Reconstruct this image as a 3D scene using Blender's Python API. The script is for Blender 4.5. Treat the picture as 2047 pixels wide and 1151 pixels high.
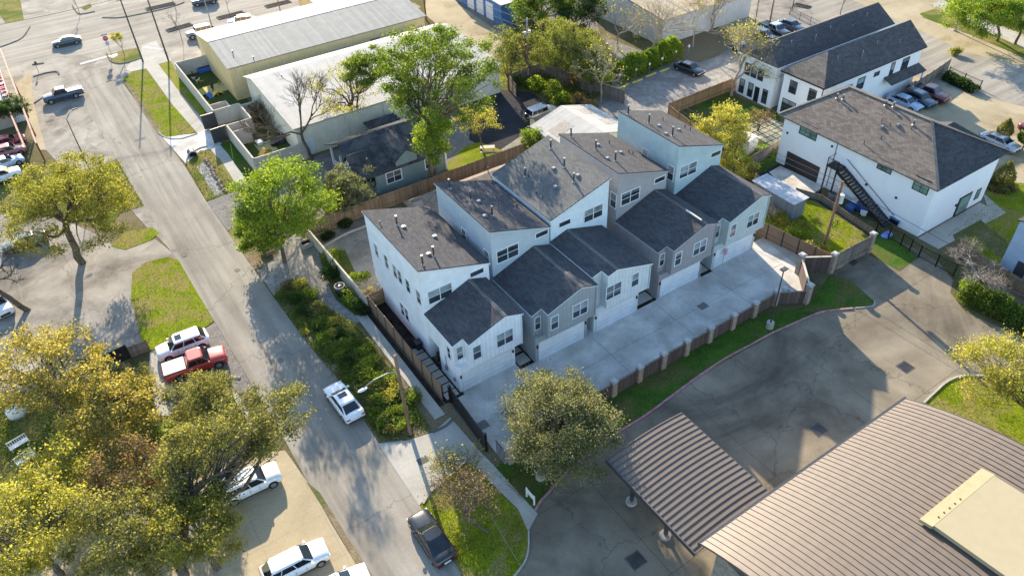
import bpy, bmesh, math, random
import numpy as np
from mathutils import Vector, Matrix

for o in list(bpy.data.objects): bpy.data.objects.remove(o)
scn = bpy.context.scene
COL = scn.collection
rad = math.radians

# ------------------------------------------------------------------ camera
F_PX, PITCH, ROLL, YAW, CAM_H = 1514.296, rad(40.20465), rad(2.62588), rad(31.93306), 50.0
CX, CY = 1023.5, 575.5
_cp, _sp = math.cos(PITCH), math.sin(PITCH)
_fw = Vector((math.sin(YAW)*_cp, math.cos(YAW)*_cp, -_sp))
_r = Vector((math.cos(YAW), -math.sin(YAW), 0)); _d = _fw.cross(_r)
_cr, _sr = math.cos(ROLL), math.sin(ROLL)
RX = _cr*_r + _sr*_d; RD = -_sr*_r + _cr*_d
cam = bpy.data.cameras.new('camera'); camo = bpy.data.objects.new('camera', cam); COL.objects.link(camo)
cam.sensor_width = 36; cam.lens = F_PX/2047*36; cam.clip_end = 2000; cam.clip_start = 1
m = Matrix.Identity(4)
for i, v in enumerate((RX, -RD, -_fw)):
    for j in range(3): m[j][i] = v[j]
m.translation = (0, 0, CAM_H); camo.matrix_world = m; scn.camera = camo

def at(x, y, z=0.0):
    "world point at height z seen at photograph pixel (x, y)"
    v = RX*((x-CX)/F_PX) + RD*((y-CY)/F_PX) + _fw
    t = (z-CAM_H)/v.z
    return (v.x*t, v.y*t, z)

# ------------------------------------------------------------------ light
SUN_EL, SUN_AZ = rad(19.7), rad(13.8)           # azimuth from +y towards +x
w = bpy.data.worlds.new("World"); scn.world = w; w.use_nodes = True
nt = w.node_tree; bg = nt.nodes['Background']
sky = nt.nodes.new('ShaderNodeTexSky'); sky.sky_type = 'NISHITA'; sky.sun_disc = False
sky.sun_elevation = SUN_EL; sky.sun_rotation = SUN_AZ; sky.air_density = 1.2; sky.dust_density = 0.5; sky.ozone_density = 2.5
nt.links.new(sky.outputs[0], bg.inputs[0]); bg.inputs[1].default_value = 0.14
sl = bpy.data.lights.new('sun', 'SUN'); sl.energy = 5.0; sl.angle = rad(0.5); sl.color = (1.0, 0.85, 0.64)
so = bpy.data.objects.new('sun', sl); COL.objects.link(so)
so.rotation_euler = Vector((math.sin(SUN_AZ)*math.cos(SUN_EL), math.cos(SUN_AZ)*math.cos(SUN_EL), math.sin(SUN_EL))).to_track_quat('Z', 'Y').to_euler()
so.location = (0, 0, 80)
scn.view_settings.view_transform = 'Standard'; scn.view_settings.look = 'None'
scn.view_settings.exposure = 1.58; scn.view_settings.gamma = 1.0
scn.render.engine = 'CYCLES'
try:
    scn.cycles.max_bounces = 6; scn.cycles.transparent_max_bounces = 6
    scn.cycles.diffuse_bounces = 3; scn.cycles.glossy_bounces = 2
except Exception: pass

# ------------------------------------------------------------------ tagging
def tag(o, label=None, cat=None, group=None, kind=None):
    if label: o['label'] = label
    if cat: o['category'] = cat
    if group: o['group'] = group
    if kind: o['kind'] = kind
    return o

def thing(name, label, cat, loc=(0, 0, 0), rz=0, group=None):
    o = bpy.data.objects.new(name, None); COL.objects.link(o); o.empty_display_size = .3
    o.location = (loc[0], loc[1], loc[2] if len(loc) > 2 else 0); o.rotation_euler = (0, 0, rz)
    return tag(o, label, cat, group)

# ------------------------------------------------------------------ mesh builder
class MB:
    def __init__(s): s.v = []; s.f = []
    def poly(s, pts):
        n = len(s.v); s.v += [tuple(p) for p in pts]; s.f.append(tuple(range(n, n+len(pts)))); return s
    def box(s, x0, x1, y0, y1, z0, z1):
        if x0 > x1: x0, x1 = x1, x0
        if y0 > y1: y0, y1 = y1, y0
        n = len(s.v)
        s.v += [(x0,y0,z0),(x1,y0,z0),(x1,y1,z0),(x0,y1,z0),(x0,y0,z1),(x1,y0,z1),(x1,y1,z1),(x0,y1,z1)]
        s.f += [(n,n+3,n+2,n+1),(n+4,n+5,n+6,n+7),(n,n+1,n+5,n+4),(n+1,n+2,n+6,n+5),(n+2,n+3,n+7,n+6),(n+3,n,n+4,n+7)]
        return s
    def slab(s, pts, d):
        "closed prism: polygon pts and the same polygon moved by vector d (bottom)"
        n = len(s.v); k = len(pts); s.v += [tuple(p) for p in pts]
        s.v += [(p[0]+d[0], p[1]+d[1], p[2]+d[2]) for p in pts]
        s.f.append(tuple(range(n, n+k))); s.f.append(tuple(range(n+2*k-1, n+k-1, -1)))
        for i in range(k):
            j = (i+1) % k; s.f.append((n+j, n+i, n+k+i, n+k+j))
        return s
    def prism(s, xy, z0, z1):
        return s.slab([(p[0], p[1], z1) for p in xy], (0, 0, z0-z1))
    def beam(s, a, b, wd, h):
        "box beam from a to b (points = bottom centre), width wd, height h"
        a = Vector(a); b = Vector(b); d = b-a; n = Vector((-d.y, d.x, 0))
        if n.length < 1e-6: n = Vector((1, 0, 0))
        n = n.normalized()*wd/2
        return s.slab([a-n+Vector((0,0,h)), b-n+Vector((0,0,h)), b+n+Vector((0,0,h)), a+n+Vector((0,0,h))], (0,0,-h))
    def tube(s, a, b, r0, r1=None, n=8, cap=True):
        r1 = r0 if r1 is None else r1
        a = Vector(a); b = Vector(b); d = (b-a)
        if d.length < 1e-6: return s
        q = d.to_track_quat('Z', 'Y'); k = len(s.v)
        for p, r in ((a, r0), (b, r1)):
            for i in range(n):
                t = 2*math.pi*i/n; s.v.append(tuple(p + q @ Vector((r*math.cos(t), r*math.sin(t), 0))))
        for i in range(n):
            j = (i+1) % n; s.f.append((k+i, k+j, k+n+j, k+n+i))
        if cap: s.f.append(tuple(range(k+n-1, k-1, -1))); s.f.append(tuple(range(k+n, k+2*n)))
        return s
    def path(s, pts, r, n=6):
        for a, b in zip(pts[:-1], pts[1:]): s.tube(a, b, r, r, n)
        return s
    def loft(s, rings, closed=True, caps=True):
        k = len(s.v); n = len(rings[0])
        for R_ in rings: s.v += [tuple(p) for p in R_]
        for a in range(len(rings)-1):
            for i in range(n if closed else n-1):
                j = (i+1) % n; s.f.append((k+a*n+i, k+a*n+j, k+(a+1)*n+j, k+(a+1)*n+i))
        if caps: s.f.append(tuple(range(k+n-1, k-1, -1))); s.f.append(tuple(range(k+(len(rings)-1)*n, k+len(rings)*n)))
        return s
    def build(s, name, mat, parent=None, loc=None, smooth=False, local=False, bevel=0):
        me = bpy.data.meshes.new(name)
        if parent is not None and not local:
            p = parent
            while p.parent is not None: p = p.parent
            o0 = p.location
        else: o0 = Vector(loc) if loc is not None else Vector((0, 0, 0))
        if local: o0 = Vector((0, 0, 0))
        me.from_pydata([(v[0]-o0[0], v[1]-o0[1], v[2]-o0[2]) for v in s.v], [], s.f); me.update()
        if bevel:
            bm = bmesh.new(); bm.from_mesh(me)
            bmesh.ops.remove_doubles(bm, verts=bm.verts, dist=1e-5)
            bmesh.ops.bevel(bm, geom=[e for e in bm.edges if e.calc_face_angle(0) > .4], offset=bevel, segments=2, affect='EDGES', clamp_overlap=True)
            bm.to_mesh(me); bm.free()
        me.materials.append(mat)
        if smooth: me.shade_smooth()
        o = bpy.data.objects.new(name, me); COL.objects.link(o)
        if parent is not None: o.parent = parent
        elif loc is not None: o.location = loc
        return o

def copy_tree(o, parent=None):
    c = o.copy(); COL.objects.link(c)
    if parent is not None: c.parent = parent
    for ch in list(o.children): copy_tree(ch, c)
    return c

# ------------------------------------------------------------------ materials
MAT = {}
def nodes(name):
    mt = bpy.data.materials.new(name); mt.use_nodes = True
    t = mt.node_tree; return mt, t, t.nodes['Principled BSDF'], (lambda k: t.nodes.new(k)), t.links.new
def ramp2(N, L, fac, c1, c2, lo=.35, hi=.65):
    r = N('ShaderNodeValToRGB'); r.color_ramp.elements[0].position = lo; r.color_ramp.elements[1].position = hi
    r.color_ramp.elements[0].color = (*c1, 1); r.color_ramp.elements[1].color = (*c2, 1); L(fac, r.inputs[0]); return r.outputs[0]
def coords(N, L, rot=(0,0,0), scale=(1,1,1)):
    g = N('ShaderNodeTexCoord'); mp = N('ShaderNodeMapping'); mp.inputs['Rotation'].default_value = rot
    mp.inputs['Scale'].default_value = scale; L(g.outputs['Object'], mp.inputs[0]); return mp.outputs[0]
def noise(N, L, co, sc, det=4, rough=.6, dist=0):
    n = N('ShaderNodeTexNoise'); n.inputs['Scale'].default_value = sc; n.inputs['Detail'].default_value = det
    n.inputs['Roughness'].default_value = rough; n.inputs['Distortion'].default_value = dist; L(co, n.inputs[0]); return n.outputs['Fac']
def mixc(N, L, fac, a, b, mode='MIX'):
    x = N('ShaderNodeMix'); x.data_type = 'RGBA'; x.blend_type = mode
    for s_, i in ((fac, 0), (a, 6), (b, 7)):
        if isinstance(s_, (int, float)): x.inputs[i].default_value = s_
        elif isinstance(s_, tuple): x.inputs[i].default_value = (*s_, 1)
        else: L(s_, x.inputs[i])
    return x.outputs[2]
def bump(N, L, b, fac, st, dist=.05):
    bp = N('ShaderNodeBump'); bp.inputs['Strength'].default_value = st; bp.inputs['Distance'].default_value = dist
    L(fac, bp.inputs['Height']); L(bp.outputs[0], b.inputs['Normal'])

def m_noise(name, c1, c2, sc=.3, fine=6, fine_amt=.25, rough=.9, bmp=.2, c3=None, sc3=.07, metal=0, spec=.02, stretch=(1,1,1)):
    "two-scale mottled surface"
    mt, t, b, N, L = nodes(name); co = coords(N, L, scale=stretch)
    c = ramp2(N, L, noise(N, L, co, sc, 5, .65, .4), c1, c2)
    if c3: c = mixc(N, L, ramp2(N, L, noise(N, L, co, sc3, 4, .6, .8), (0,0,0), (1,1,1), .45, .6), c, c3)
    nf = noise(N, L, co, fine, 3, .7)
    c = mixc(N, L, 1.0, c, ramp2(N, L, nf, (1-fine_amt,)*3, (1+fine_amt*.4,)*3, .3, .7), 'MULTIPLY')
    L(c, b.inputs['Base Color']); b.inputs['Roughness'].default_value = rough; b.inputs['Metallic'].default_value = metal
    b.inputs['Specular IOR Level'].default_value = spec
    if bmp: bump(N, L, b, nf, bmp, .03)
    return mt
def m_plain(name, c, rough=.6, metal=0, spec=.5, coat=0, var=.12):
    mt, t, b, N, L = nodes(name); co = coords(N, L)
    L(ramp2(N, L, noise(N, L, co, 1.7, 4), tuple(x*(1-var) for x in c), c, .3, .6), b.inputs['Base Color'])
    b.inputs['Roughness'].default_value = rough; b.inputs['Metallic'].default_value = metal
    b.inputs['Specular IOR Level'].default_value = spec; b.inputs['Coat Weight'].default_value = coat
    b.inputs['Coat Roughness'].default_value = .05
    return mt
def m_shingle(name, c1, c2, rotz=0, row=.19, wd=.42):
    mt, t, b, N, L = nodes(name); co = coords(N, L, rot=(0,0,rotz))
    br = N('ShaderNodeTexBrick'); L(co, br.inputs[0])
    br.inputs['Color1'].default_value = (*c1, 1); br.inputs['Color2'].default_value = (*c2, 1)
    br.inputs['Mortar'].default_value = tuple(x*.45 for x in c1)+(1,)
    br.inputs['Scale'].default_value = 1; br.inputs['Mortar Size'].default_value = .012; br.inputs['Mortar Smooth'].default_value = .4
    br.inputs['Brick Width'].default_value = wd; br.inputs['Row Height'].default_value = row; br.offset = .5
    br.inputs['Bias'].default_value = .1
    co2 = coords(N, L)
    c = mixc(N, L, 1.0, br.outputs[0], ramp2(N, L, noise(N, L, co2, 14, 3, .8), (.84,)*3, (1.12,)*3, .3, .7), 'MULTIPLY')
    c = mixc(N, L, 1.0, c, ramp2(N, L, noise(N, L, co2, .5, 4), (.92,)*3, (1.06,)*3, .35, .65), 'MULTIPLY')
    L(c, b.inputs['Base Color']); b.inputs['Roughness'].default_value = .95; b.inputs['Specular IOR Level'].default_value = .08
    bump(N, L, b, br.outputs[1], -.5, .02)
    return mt
def m_stripe(name, c1, c2, axis='Z', step=.2, bmp=.5, rough=.7, metal=0, edge=.12, var=.15, spec=.4):
    "siding, battens, corrugation or planks: a groove every step along an axis"
    mt, t, b, N, L = nodes(name); co = coords(N, L)
    sx = N('ShaderNodeSeparateXYZ'); L(co, sx.inputs[0])
    if axis == 'XY':
        ad = N('ShaderNodeMath'); ad.operation = 'ADD'; L(sx.outputs[0], ad.inputs[0]); L(sx.outputs[1], ad.inputs[1]); src = ad.outputs[0]
    else: src = sx.outputs['XYZ'.index(axis)]
    dv = N('ShaderNodeMath'); dv.operation = 'DIVIDE'; L(src, dv.inputs[0]); dv.inputs[1].default_value = step
    fr = N('ShaderNodeMath'); fr.operation = 'FRACT'; L(dv.outputs[0], fr.inputs[0])
    pp = N('ShaderNodeMath'); pp.operation = 'PINGPONG'; L(fr.outputs[0], pp.inputs[0]); pp.inputs[1].default_value = .5
    fl = N('ShaderNodeMath'); fl.operation = 'FLOOR'; L(dv.outputs[0], fl.inputs[0])
    wn = N('ShaderNodeTexWhiteNoise'); wn.noise_dimensions = '1D'; L(fl.outputs[0], wn.inputs['W'])
    base = ramp2(N, L, wn.outputs[0], tuple(x*(1-var) for x in c1), tuple(x*(1+var*.6) for x in c1), 0, 1)
    base = mixc(N, L, 1.0, base, ramp2(N, L, noise(N, L, co, .8, 5, .7), (.85,)*3, (1.08,)*3, .3, .7), 'MULTIPLY')
    g = ramp2(N, L, pp.outputs[0], (1,1,1), (0,0,0), 0, edge)
    L(mixc(N, L, g, base, c2), b.inputs['Base Color'])
    b.inputs['Roughness'].default_value = rough; b.inputs['Metallic'].default_value = metal; b.inputs['Specular IOR Level'].default_value = spec
    bump(N, L, b, pp.outputs[0], bmp, .03)
    return mt
def m_brick(name, c1, c2, mortar, wd=.3, row=.1, msz=.015):
    mt, t, b, N, L = nodes(name); g = N('ShaderNodeTexCoord'); sx = N('ShaderNodeSeparateXYZ'); L(g.outputs['Object'], sx.inputs[0])
    ad = N('ShaderNodeMath'); L(sx.outputs[0], ad.inputs[0]); L(sx.outputs[1], ad.inputs[1])
    cb = N('ShaderNodeCombineXYZ'); L(ad.outputs[0], cb.inputs[0]); L(sx.outputs[2], cb.inputs[1])
    br = N('ShaderNodeTexBrick'); L(cb.outputs[0], br.inputs[0]); br.inputs['Scale'].default_value = 1
    br.inputs['Color1'].default_value = (*c1, 1); br.inputs['Color2'].default_value = (*c2, 1); br.inputs['Mortar'].default_value = (*mortar, 1)
    br.inputs['Brick Width'].default_value = wd; br.inputs['Row Height'].default_value = row; br.inputs['Mortar Size'].default_value = msz
    c = mixc(N, L, 1.0, br.outputs[0], ramp2(N, L, noise(N, L, g.outputs['Object'], 5, 3), (.75,)*3, (1.15,)*3), 'MULTIPLY')
    L(c, b.inputs['Base Color']); b.inputs['Roughness'].default_value = .9; bump(N, L, b, br.outputs[1], -.4, .02)
    return mt
def m_leaf(name, c1, c2, c3, sc=.5, trans=.35):
    mt, t, b, N, L = nodes(name); t.nodes.remove(b)
    g = N('ShaderNodeNewGeometry')
    n1 = noise(N, L, g.outputs['Position'], sc, 3, .6)
    wn = N('ShaderNodeTexWhiteNoise'); L(g.outputs['Random Per Island'], wn.inputs['Vector']) if False else None
    c = ramp2(N, L, n1, c1, c2, .38, .62)
    c = mixc(N, L, ramp2(N, L, g.outputs['Random Per Island'], (0,0,0), (.55,.55,.55), .3, 1.0), c, c3)
    df = N('ShaderNodeBsdfDiffuse'); tr = N('ShaderNodeBsdfTranslucent'); gl = N('ShaderNodeBsdfGlossy'); gl.inputs['Roughness'].default_value = .45
    L(c, df.inputs[0]); L(mixc(N, L, 1.0, c, (1.25, 1.2, .6), 'MULTIPLY'), tr.inputs[0])
    m1 = N('ShaderNodeMixShader'); m1.inputs[0].default_value = trans; L(df.outputs[0], m1.inputs[1]); L(tr.outputs[0], m1.inputs[2])
    m2 = N('ShaderNodeMixShader'); m2.inputs[0].default_value = .015; L(m1.outputs[0], m2.inputs[1]); L(gl.outputs[0], m2.inputs[2])
    L(m2.outputs[0], t.nodes['Material Output'].inputs[0])
    return mt
def m_glass(name, c=(.02,.03,.04), rough=.06):
    mt, t, b, N, L = nodes(name); co = coords(N, L)
    L(ramp2(N, L, noise(N, L, co, .6, 2), tuple(x*.6 for x in c), tuple(x*1.5 for x in c)), b.inputs['Base Color'])
    b.inputs['Roughness'].default_value = rough; b.inputs['Specular IOR Level'].default_value = .8; b.inputs['IOR'].default_value = 1.5
    return mt
def m_paint(name, c, coat=.6, rough=.35, metal=0):
    mt, t, b, N, L = nodes(name); co = coords(N, L)
    L(ramp2(N, L, noise(N, L, co, 3, 4), tuple(x*.9 for x in c), c, .3, .6), b.inputs['Base Color'])
    b.inputs['Roughness'].default_value = rough; b.inputs['Metallic'].default_value = metal
    b.inputs['Coat Weight'].default_value = coat; b.inputs['Coat Roughness'].default_value = .05
    return mt
def m_pave(name, c1, c2, joint, jx=4.5, jy=4.5, jw=.03, off=(0,0), sc=.25, stain=(.5,.5,.5), rough=.85, smin=.55, crack=0, streak=None):
    "poured concrete or asphalt: mottling, stains, straight joints, optional cracks"
    mt, t, b, N, L = nodes(name); co = coords(N, L)
    c = ramp2(N, L, noise(N, L, co, sc, 6, .65, .5), c1, c2, .35, .65)
    st = ramp2(N, L, noise(N, L, co, sc*.45, 5, .7, 1.2), (0,0,0), (1,1,1), smin, smin+.2)
    c = mixc(N, L, st, c, mixc(N, L, 1.0, c, stain, 'MULTIPLY'))
    nf = noise(N, L, co, 9, 4, .8)
    c = mixc(N, L, 1.0, c, ramp2(N, L, nf, (.82,)*3, (1.12,)*3, .3, .7), 'MULTIPLY')
    if streak:
        c = mixc(N, L, 1.0, c, ramp2(N, L, noise(N, L, coords(N, L, scale=streak), 1, 5, .6, .3), (.80,.79,.78), (1.13,1.13,1.12), .36, .64), 'MULTIPLY')
        c = mixc(N, L, ramp2(N, L, noise(N, L, co, .8, 6, .75, .5), (0,0,0), (.8,.8,.8), .64, .70), c, mixc(N, L, 1.0, c, (.62,.6,.58), 'MULTIPLY'))
    if crack:
        vo = N('ShaderNodeTexVoronoi'); vo.feature = 'DISTANCE_TO_EDGE'; vo.inputs['Scale'].default_value = crack
        nn = N('ShaderNodeTexNoise'); nn.inputs['Scale'].default_value = .9; nn.inputs['Detail'].default_value = 5; L(co, nn.inputs[0])
        vv = N('ShaderNodeVectorMath'); vv.operation = 'MULTIPLY_ADD'; L(nn.outputs['Color'], vv.inputs[0]); vv.inputs[1].default_value = (2.2,)*3; L(co, vv.inputs[2])
        L(vv.outputs[0], vo.inputs[0])
        c = mixc(N, L, ramp2(N, L, vo.outputs['Distance'], (.55,)*3, (0,0,0), 0, .012*crack/.12), c, tuple(x*.45 for x in c1))
    if jx:
        sx = N('ShaderNodeSeparateXYZ'); L(co, sx.inputs[0]); last = None
        for k, stp in ((0, jx), (1, jy)):
            if not stp: continue
            a1 = N('ShaderNodeMath'); a1.operation = 'ADD'; L(sx.outputs[k], a1.inputs[0]); a1.inputs[1].default_value = off[k]
            a = N('ShaderNodeMath'); a.operation = 'PINGPONG'; L(a1.outputs[0], a.inputs[0]); a.inputs[1].default_value = stp/2
            q = N('ShaderNodeMath'); q.operation = 'LESS_THAN'; L(a.outputs[0], q.inputs[0]); q.inputs[1].default_value = jw
            c = mixc(N, L, q.outputs[0], c, joint)
    L(c, b.inputs['Base Color']); b.inputs['Roughness'].default_value = rough; b.inputs['Specular IOR Level'].default_value = .02
    bump(N, L, b, nf, .15, .02)
    return mt
# ------------------------------------------------------------------ ground materials
ASPH = m_pave('street_asphalt', (.235,.217,.187), (.305,.282,.243), (.2,.19,.17), 0, 0, sc=.12, stain=(.74,.73,.72), crack=.05, smin=.58, streak=(1.1,.05,1))
AVE = m_pave('avenue_concrete', (.26,.24,.207), (.33,.305,.265), (.2,.19,.17), 0, 6.0, sc=.08, stain=(.72,.71,.7), smin=.5, streak=(.05,.8,1))
CONC = m_pave('driveway_concrete', (.49,.465,.425), (.61,.58,.535), (.3,.3,.29), 0, 0, sc=.2, stain=(.68,.69,.7), smin=.5, streak=(.4,.4,1))
WALK = m_pave('sidewalk_concrete', (.34,.325,.29), (.42,.40,.36), (.22,.31,.3), 0, 1.5, .025, sc=.4, stain=(.78,.77,.74))
LOTD = m_pave('lot_concrete_dark', (.18,.154,.118), (.262,.226,.172), (.09,.08,.07), 12.2, 9.2, .02, (1.2,.6), sc=.13, stain=(.5,.5,.52), smin=.46, crack=.08, streak=(.25,.25,1))
LOTL = m_pave('lot_concrete_light', (.27,.25,.215), (.345,.32,.28), (.3,.28,.25), 0, 5, .03, sc=.22, stain=(.62,.6,.58), smin=.48, crack=.12, streak=(.3,.3,1))
LOTB = m_pave('lot_worn', (.235,.215,.19), (.32,.295,.26), (.24,.22,.2), 5.5, 0, .03, sc=.25, stain=(.55,.54,.54), smin=.47, crack=.11, streak=(.3,.3,1))
TAN = m_pave('lot_tan', (.33,.275,.18), (.41,.35,.24), (.3,.26,.2), 4.8, 5.2, .03, sc=.2, stain=(.66,.62,.56), smin=.5)
GRAV = m_noise('gravel', (.24,.225,.205), (.38,.36,.33), 1.2, 9, .5, .95, .6, (.22,.21,.2), .2)
DASPH = m_pave('dark_asphalt', (.03,.03,.034), (.05,.05,.055), (.03,.03,.03), 0, 0, sc=.2, stain=(.75,.75,.75))
DGRAV = m_noise('dark_gravel', (.17,.16,.15), (.27,.25,.23), .8, 8, .5, .95, .5)
DIRT = m_noise('dirt', (.17,.13,.085), (.27,.215,.14), .7, 7, .4, .95, .4, (.12,.13,.05), .15)
GROUNDM = m_noise('ground_scrub', (.09,.095,.035), (.155,.13,.065), .4, 6, .5, .95, .5, (.2,.16,.1), .08)
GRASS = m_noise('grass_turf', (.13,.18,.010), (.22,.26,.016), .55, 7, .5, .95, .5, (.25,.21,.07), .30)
GRASSD = m_noise('grass_deep', (.045,.10,.018), (.08,.145,.022), .6, 8, .45, .95, .5, (.12,.12,.04), .2)
GRASSY = m_noise('grass_dry', (.15,.15,.035), (.25,.21,.08), .8, 7, .45, .95, .5, (.09,.125,.02), .2)
SOIL = m_noise('mulch', (.025,.022,.02), (.055,.045,.038), 1.5, 10, .6, .95, .6)
TURF = m_noise('artificial_turf', (.055,.085,.025), (.075,.105,.03), .8, 12, .3, .95, .2)
PEBB = m_noise('pebbles', (.14,.14,.14), (.42,.42,.43), 3.5, 6, .4, .9, .8)
KERB = m_noise('kerb_concrete', (.36,.34,.31), (.44,.42,.38), 1.2, 8, .3, .9, .1)
KRED = m_noise('kerb_red_paint', (.34,.15,.17), (.45,.27,.28), 1.4, 6, .4, .8, .1)
KDARK = m_noise('kerb_dark', (.1,.095,.09), (.2,.19,.17), 1.2, 8, .3, .9, .1)
WPAINT = m_noise('white_road_paint', (.42,.42,.4), (.55,.55,.52), 2, 9, .4, .8, 0)
YPAINT = m_plain('yellow_paint', (.75,.62,.08), .6)
IRON = m_plain('cast_iron', (.03,.028,.027), .6)

SHEETS = []
def sheet(name, xy, lev, mat, px=True):
    pts = [at(*p)[:2] for p in xy] if px else xy
    SHEETS.append((name, pts, lev)); zl_ = lev*.008+len(SHEETS)*.00006
    c = MB().poly([(p[0], p[1], zl_) for p in pts])
    # make sure it faces up
    a = sum(pts[i][0]*pts[(i+1)%len(pts)][1]-pts[(i+1)%len(pts)][0]*pts[i][1] for i in range(len(pts)))
    if a < 0: c.f = [tuple(reversed(f)) for f in c.f]
    o = c.build(name, mat); o['kind'] = 'structure'; return o
def kerb(name, pts, mat, wd=.16, h=.13, px=True):
    P = [Vector(at(*p) if px else (p[0], p[1], 0)) for p in pts]
    # smooth polyline
    if len(P) > 2:
        Q = []
        for i in range(len(P)-1):
            p0 = P[max(i-1,0)]; p1 = P[i]; p2 = P[i+1]; p3 = P[min(i+2,len(P)-1)]
            for k in range(5):
                t = k/5; Q.append(.5*((2*p1)+(p2-p0)*t+(2*p0-5*p1+4*p2-p3)*t*t+(3*p1-p0-3*p2+p3)*t**3))
        Q.append(P[-1]); P = Q
    rings = []
    for i, p in enumerate(P):
        d = (P[min(i+1,len(P)-1)]-P[max(i-1,0)]).normalized(); n = Vector((-d.y, d.x, 0))*wd/2
        rings.append([p-n, p-n*.85+Vector((0,0,h)), p+n*.85+Vector((0,0,h)), p+n])
    o = MB().loft(rings).build(name, mat); o['kind'] = 'structure'; return o

g = MB(); n = 40; S = 420
for i in range(n+1):
    for j in range(n+1): g.v.append((-S+60+2*S*i/n, -S+80+2*S*j/n, 0))
for i in range(n):
    for j in range(n): k = i*(n+1)+j; g.f.append((k, k+n+1, k+n+2, k+1))
o = g.build('ground', GROUNDM); o['kind'] = 'structure'

PATCHA = m_noise('asphalt_patch', (.16,.15,.14), (.22,.205,.185), .8, 9, .4, .95, .2)
def blotch(x, y, rx, ry, seed, lev=5, mat=None, name='street_patch'):
    rb = random.Random(seed); p = at(x, y); pts = []
    for i in range(16):
        a = i*math.pi/8; k = rb.uniform(.7,1.15); pts.append((p[0]+rx*k*math.cos(a), p[1]+ry*k*math.sin(a)))
    sheet(name, pts, lev, mat or PATCHA, px=False)
# far pavements
sheet('plaza', [(-60,127),(20.6,127),(20.6,126.5),(62,126.5),(62,136),(70,300),(-60,300)], 1, LOTL, px=False)
sheet('avenue', [(-60,153),(-20,151),(-5.9,148),(5.9,143.8),(16.4,139.8),(30.7,138.2),(53,138.2),(120,139),(120,160),(53,160),(20,163.5),(4,170),(-20,176),(-60,180)], 2, AVE, px=False)
sheet('boulevard', [(97,139),(97,66),(93.2,60.5),(93.2,54),(84.8,53),(84.8,36),(86.5,31),(90,20),(100,-30),(260,-30),(260,300),(130,300)], 1, TAN, px=False)
sheet('boulevard_lane', [(103,139),(106,72),(106,50),(110,36),(118,10),(135,-30),(150,-30),(133,10),(122,40),(119,56),(124,80),(133,120),(140,180),(118,180)], 2, AVE, px=False)
sheet('street', [(160,195),(234,318),(273,390),(345,505),(430,644),(505,770),(560,862),(615,964),(665,1045),(726,1151),(900,1450),(1120,1450),(918,1137),(840,1011),(758,887),(676,759),(618,691),(544,590),(508,539),(455,464),(413,404),(369,332),(325,274),(285,220),(245,166),(225,133),(130,150)], 3, ASPH)
sheet('bay_pavement', [(55,152),(78,140),(160,180),(234,318),(175,345),(120,330),(92,300),(66,215)], 2, LOTL)
sheet('plaza_walk', [(50,152),(62,140),(68,210),(92,300),(80,300),(30,170)], 3, TAN)
sheet('alley', [(852,-30),(945,-30),(975,20),(1010,75),(1003,100),(990,125),(880,55),(850,30)], 2, TAN)
sheet('alley_dark', [(905,-30),(990,-30),(1030,60),(1010,75),(975,50),(915,8)], 3, DGRAV)
sheet('yard_asphalt', [(988,184),(1005,180),(1060,185),(1110,215),(1110,260),(1075,300),(1000,312),(938,280),(940,215)], 2, DASPH)
sheet('yard_path', [(998,302),(1045,270),(1085,262),(1085,285),(1020,318)], 3, LOTB)
sheet('back_grass', [(935,290),(960,285),(1015,305),(1015,330),(900,362),(880,340)], 4, GRASS)
sheet('vacant_grass', [(990,125),(1020,60),(1110,40),(1190,60),(1230,110),(1232,150),(1192,205),(1168,215),(1000,160)], 2, GRASSY)
sheet('vacant_bright_grass', [(990,150),(1000,165),(1060,150),(1100,175),(1140,190),(1150,140),(1130,95),(1080,75),(1050,100),(1020,90)], 3, GRASS)
sheet('gravel_lot', [(1186,200),(1232,160),(1345,118),(1400,125),(1470,100),(1500,120),(1478,180),(1425,190),(1335,228),(1330,300),(1240,300),(1185,262)], 3, GRAV)
sheet('back_lot', [(1440,110),(1500,60),(1520,-20),(1600,-20),(1640,60),(1600,95),(1480,160)], 4, LOTB)
sheet('rear_yard', [(1335,232),(1440,180),(1560,230),(1560,330),(1515,420),(1440,380)], 2, GRASSD)
sheet('gravel_road', [(1080,0),(1185,20),(1200,70),(1300,110),(1340,112),(1240,150),(1190,90),(1100,40)], 1, DGRAV)
# bank lot and its lawns
sheet('bank_lot', [(1068,1022),(1095,984),(1130,944),(1225,869),(1290,829),(1400,749),(1500,689),(1580,649),(1640,624),(1705,616),(1746,606),(1665,545),(1700,522),(1735,500),(1760,478),(1780,470),(1800,482),(1875,522),(1905,560),(1900,585),(1930,625),(2000,655),(2060,690),(2300,820),(2400,1500),(900,1500),(940,1300),(1030,1151),(1056,1110),(1062,1062)], 1, LOTD)
sheet('bank_island', [(1850,806),(1870,783),(1896,760),(1930,750),(1980,752),(2060,762),(2200,900),(2047,915),(1812,830)], 3, GRASS)
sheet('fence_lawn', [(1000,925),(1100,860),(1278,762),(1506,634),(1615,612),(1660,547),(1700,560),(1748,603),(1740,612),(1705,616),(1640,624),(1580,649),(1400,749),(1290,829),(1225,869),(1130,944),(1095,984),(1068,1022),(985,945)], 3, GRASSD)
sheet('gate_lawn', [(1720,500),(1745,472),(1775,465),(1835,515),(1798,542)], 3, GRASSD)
sheet('east_lawn', [(1893,470),(1975,408),(1960,360),(2090,370),(2300,420),(2300,700),(1990,560)], 3, GRASS)
sheet('east_path', [(82.6,30.5),(84.8,32.5),(83,28.6),(71.2,29.0),(71.2,31.4),(82.6,31.4)], 4, WALK, px=False)
sheet('stone_path', [(1905,470),(1960,440),(2010,480),(2030,520),(1990,510),(1950,470),(1910,485)], 5, DIRT)
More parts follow.
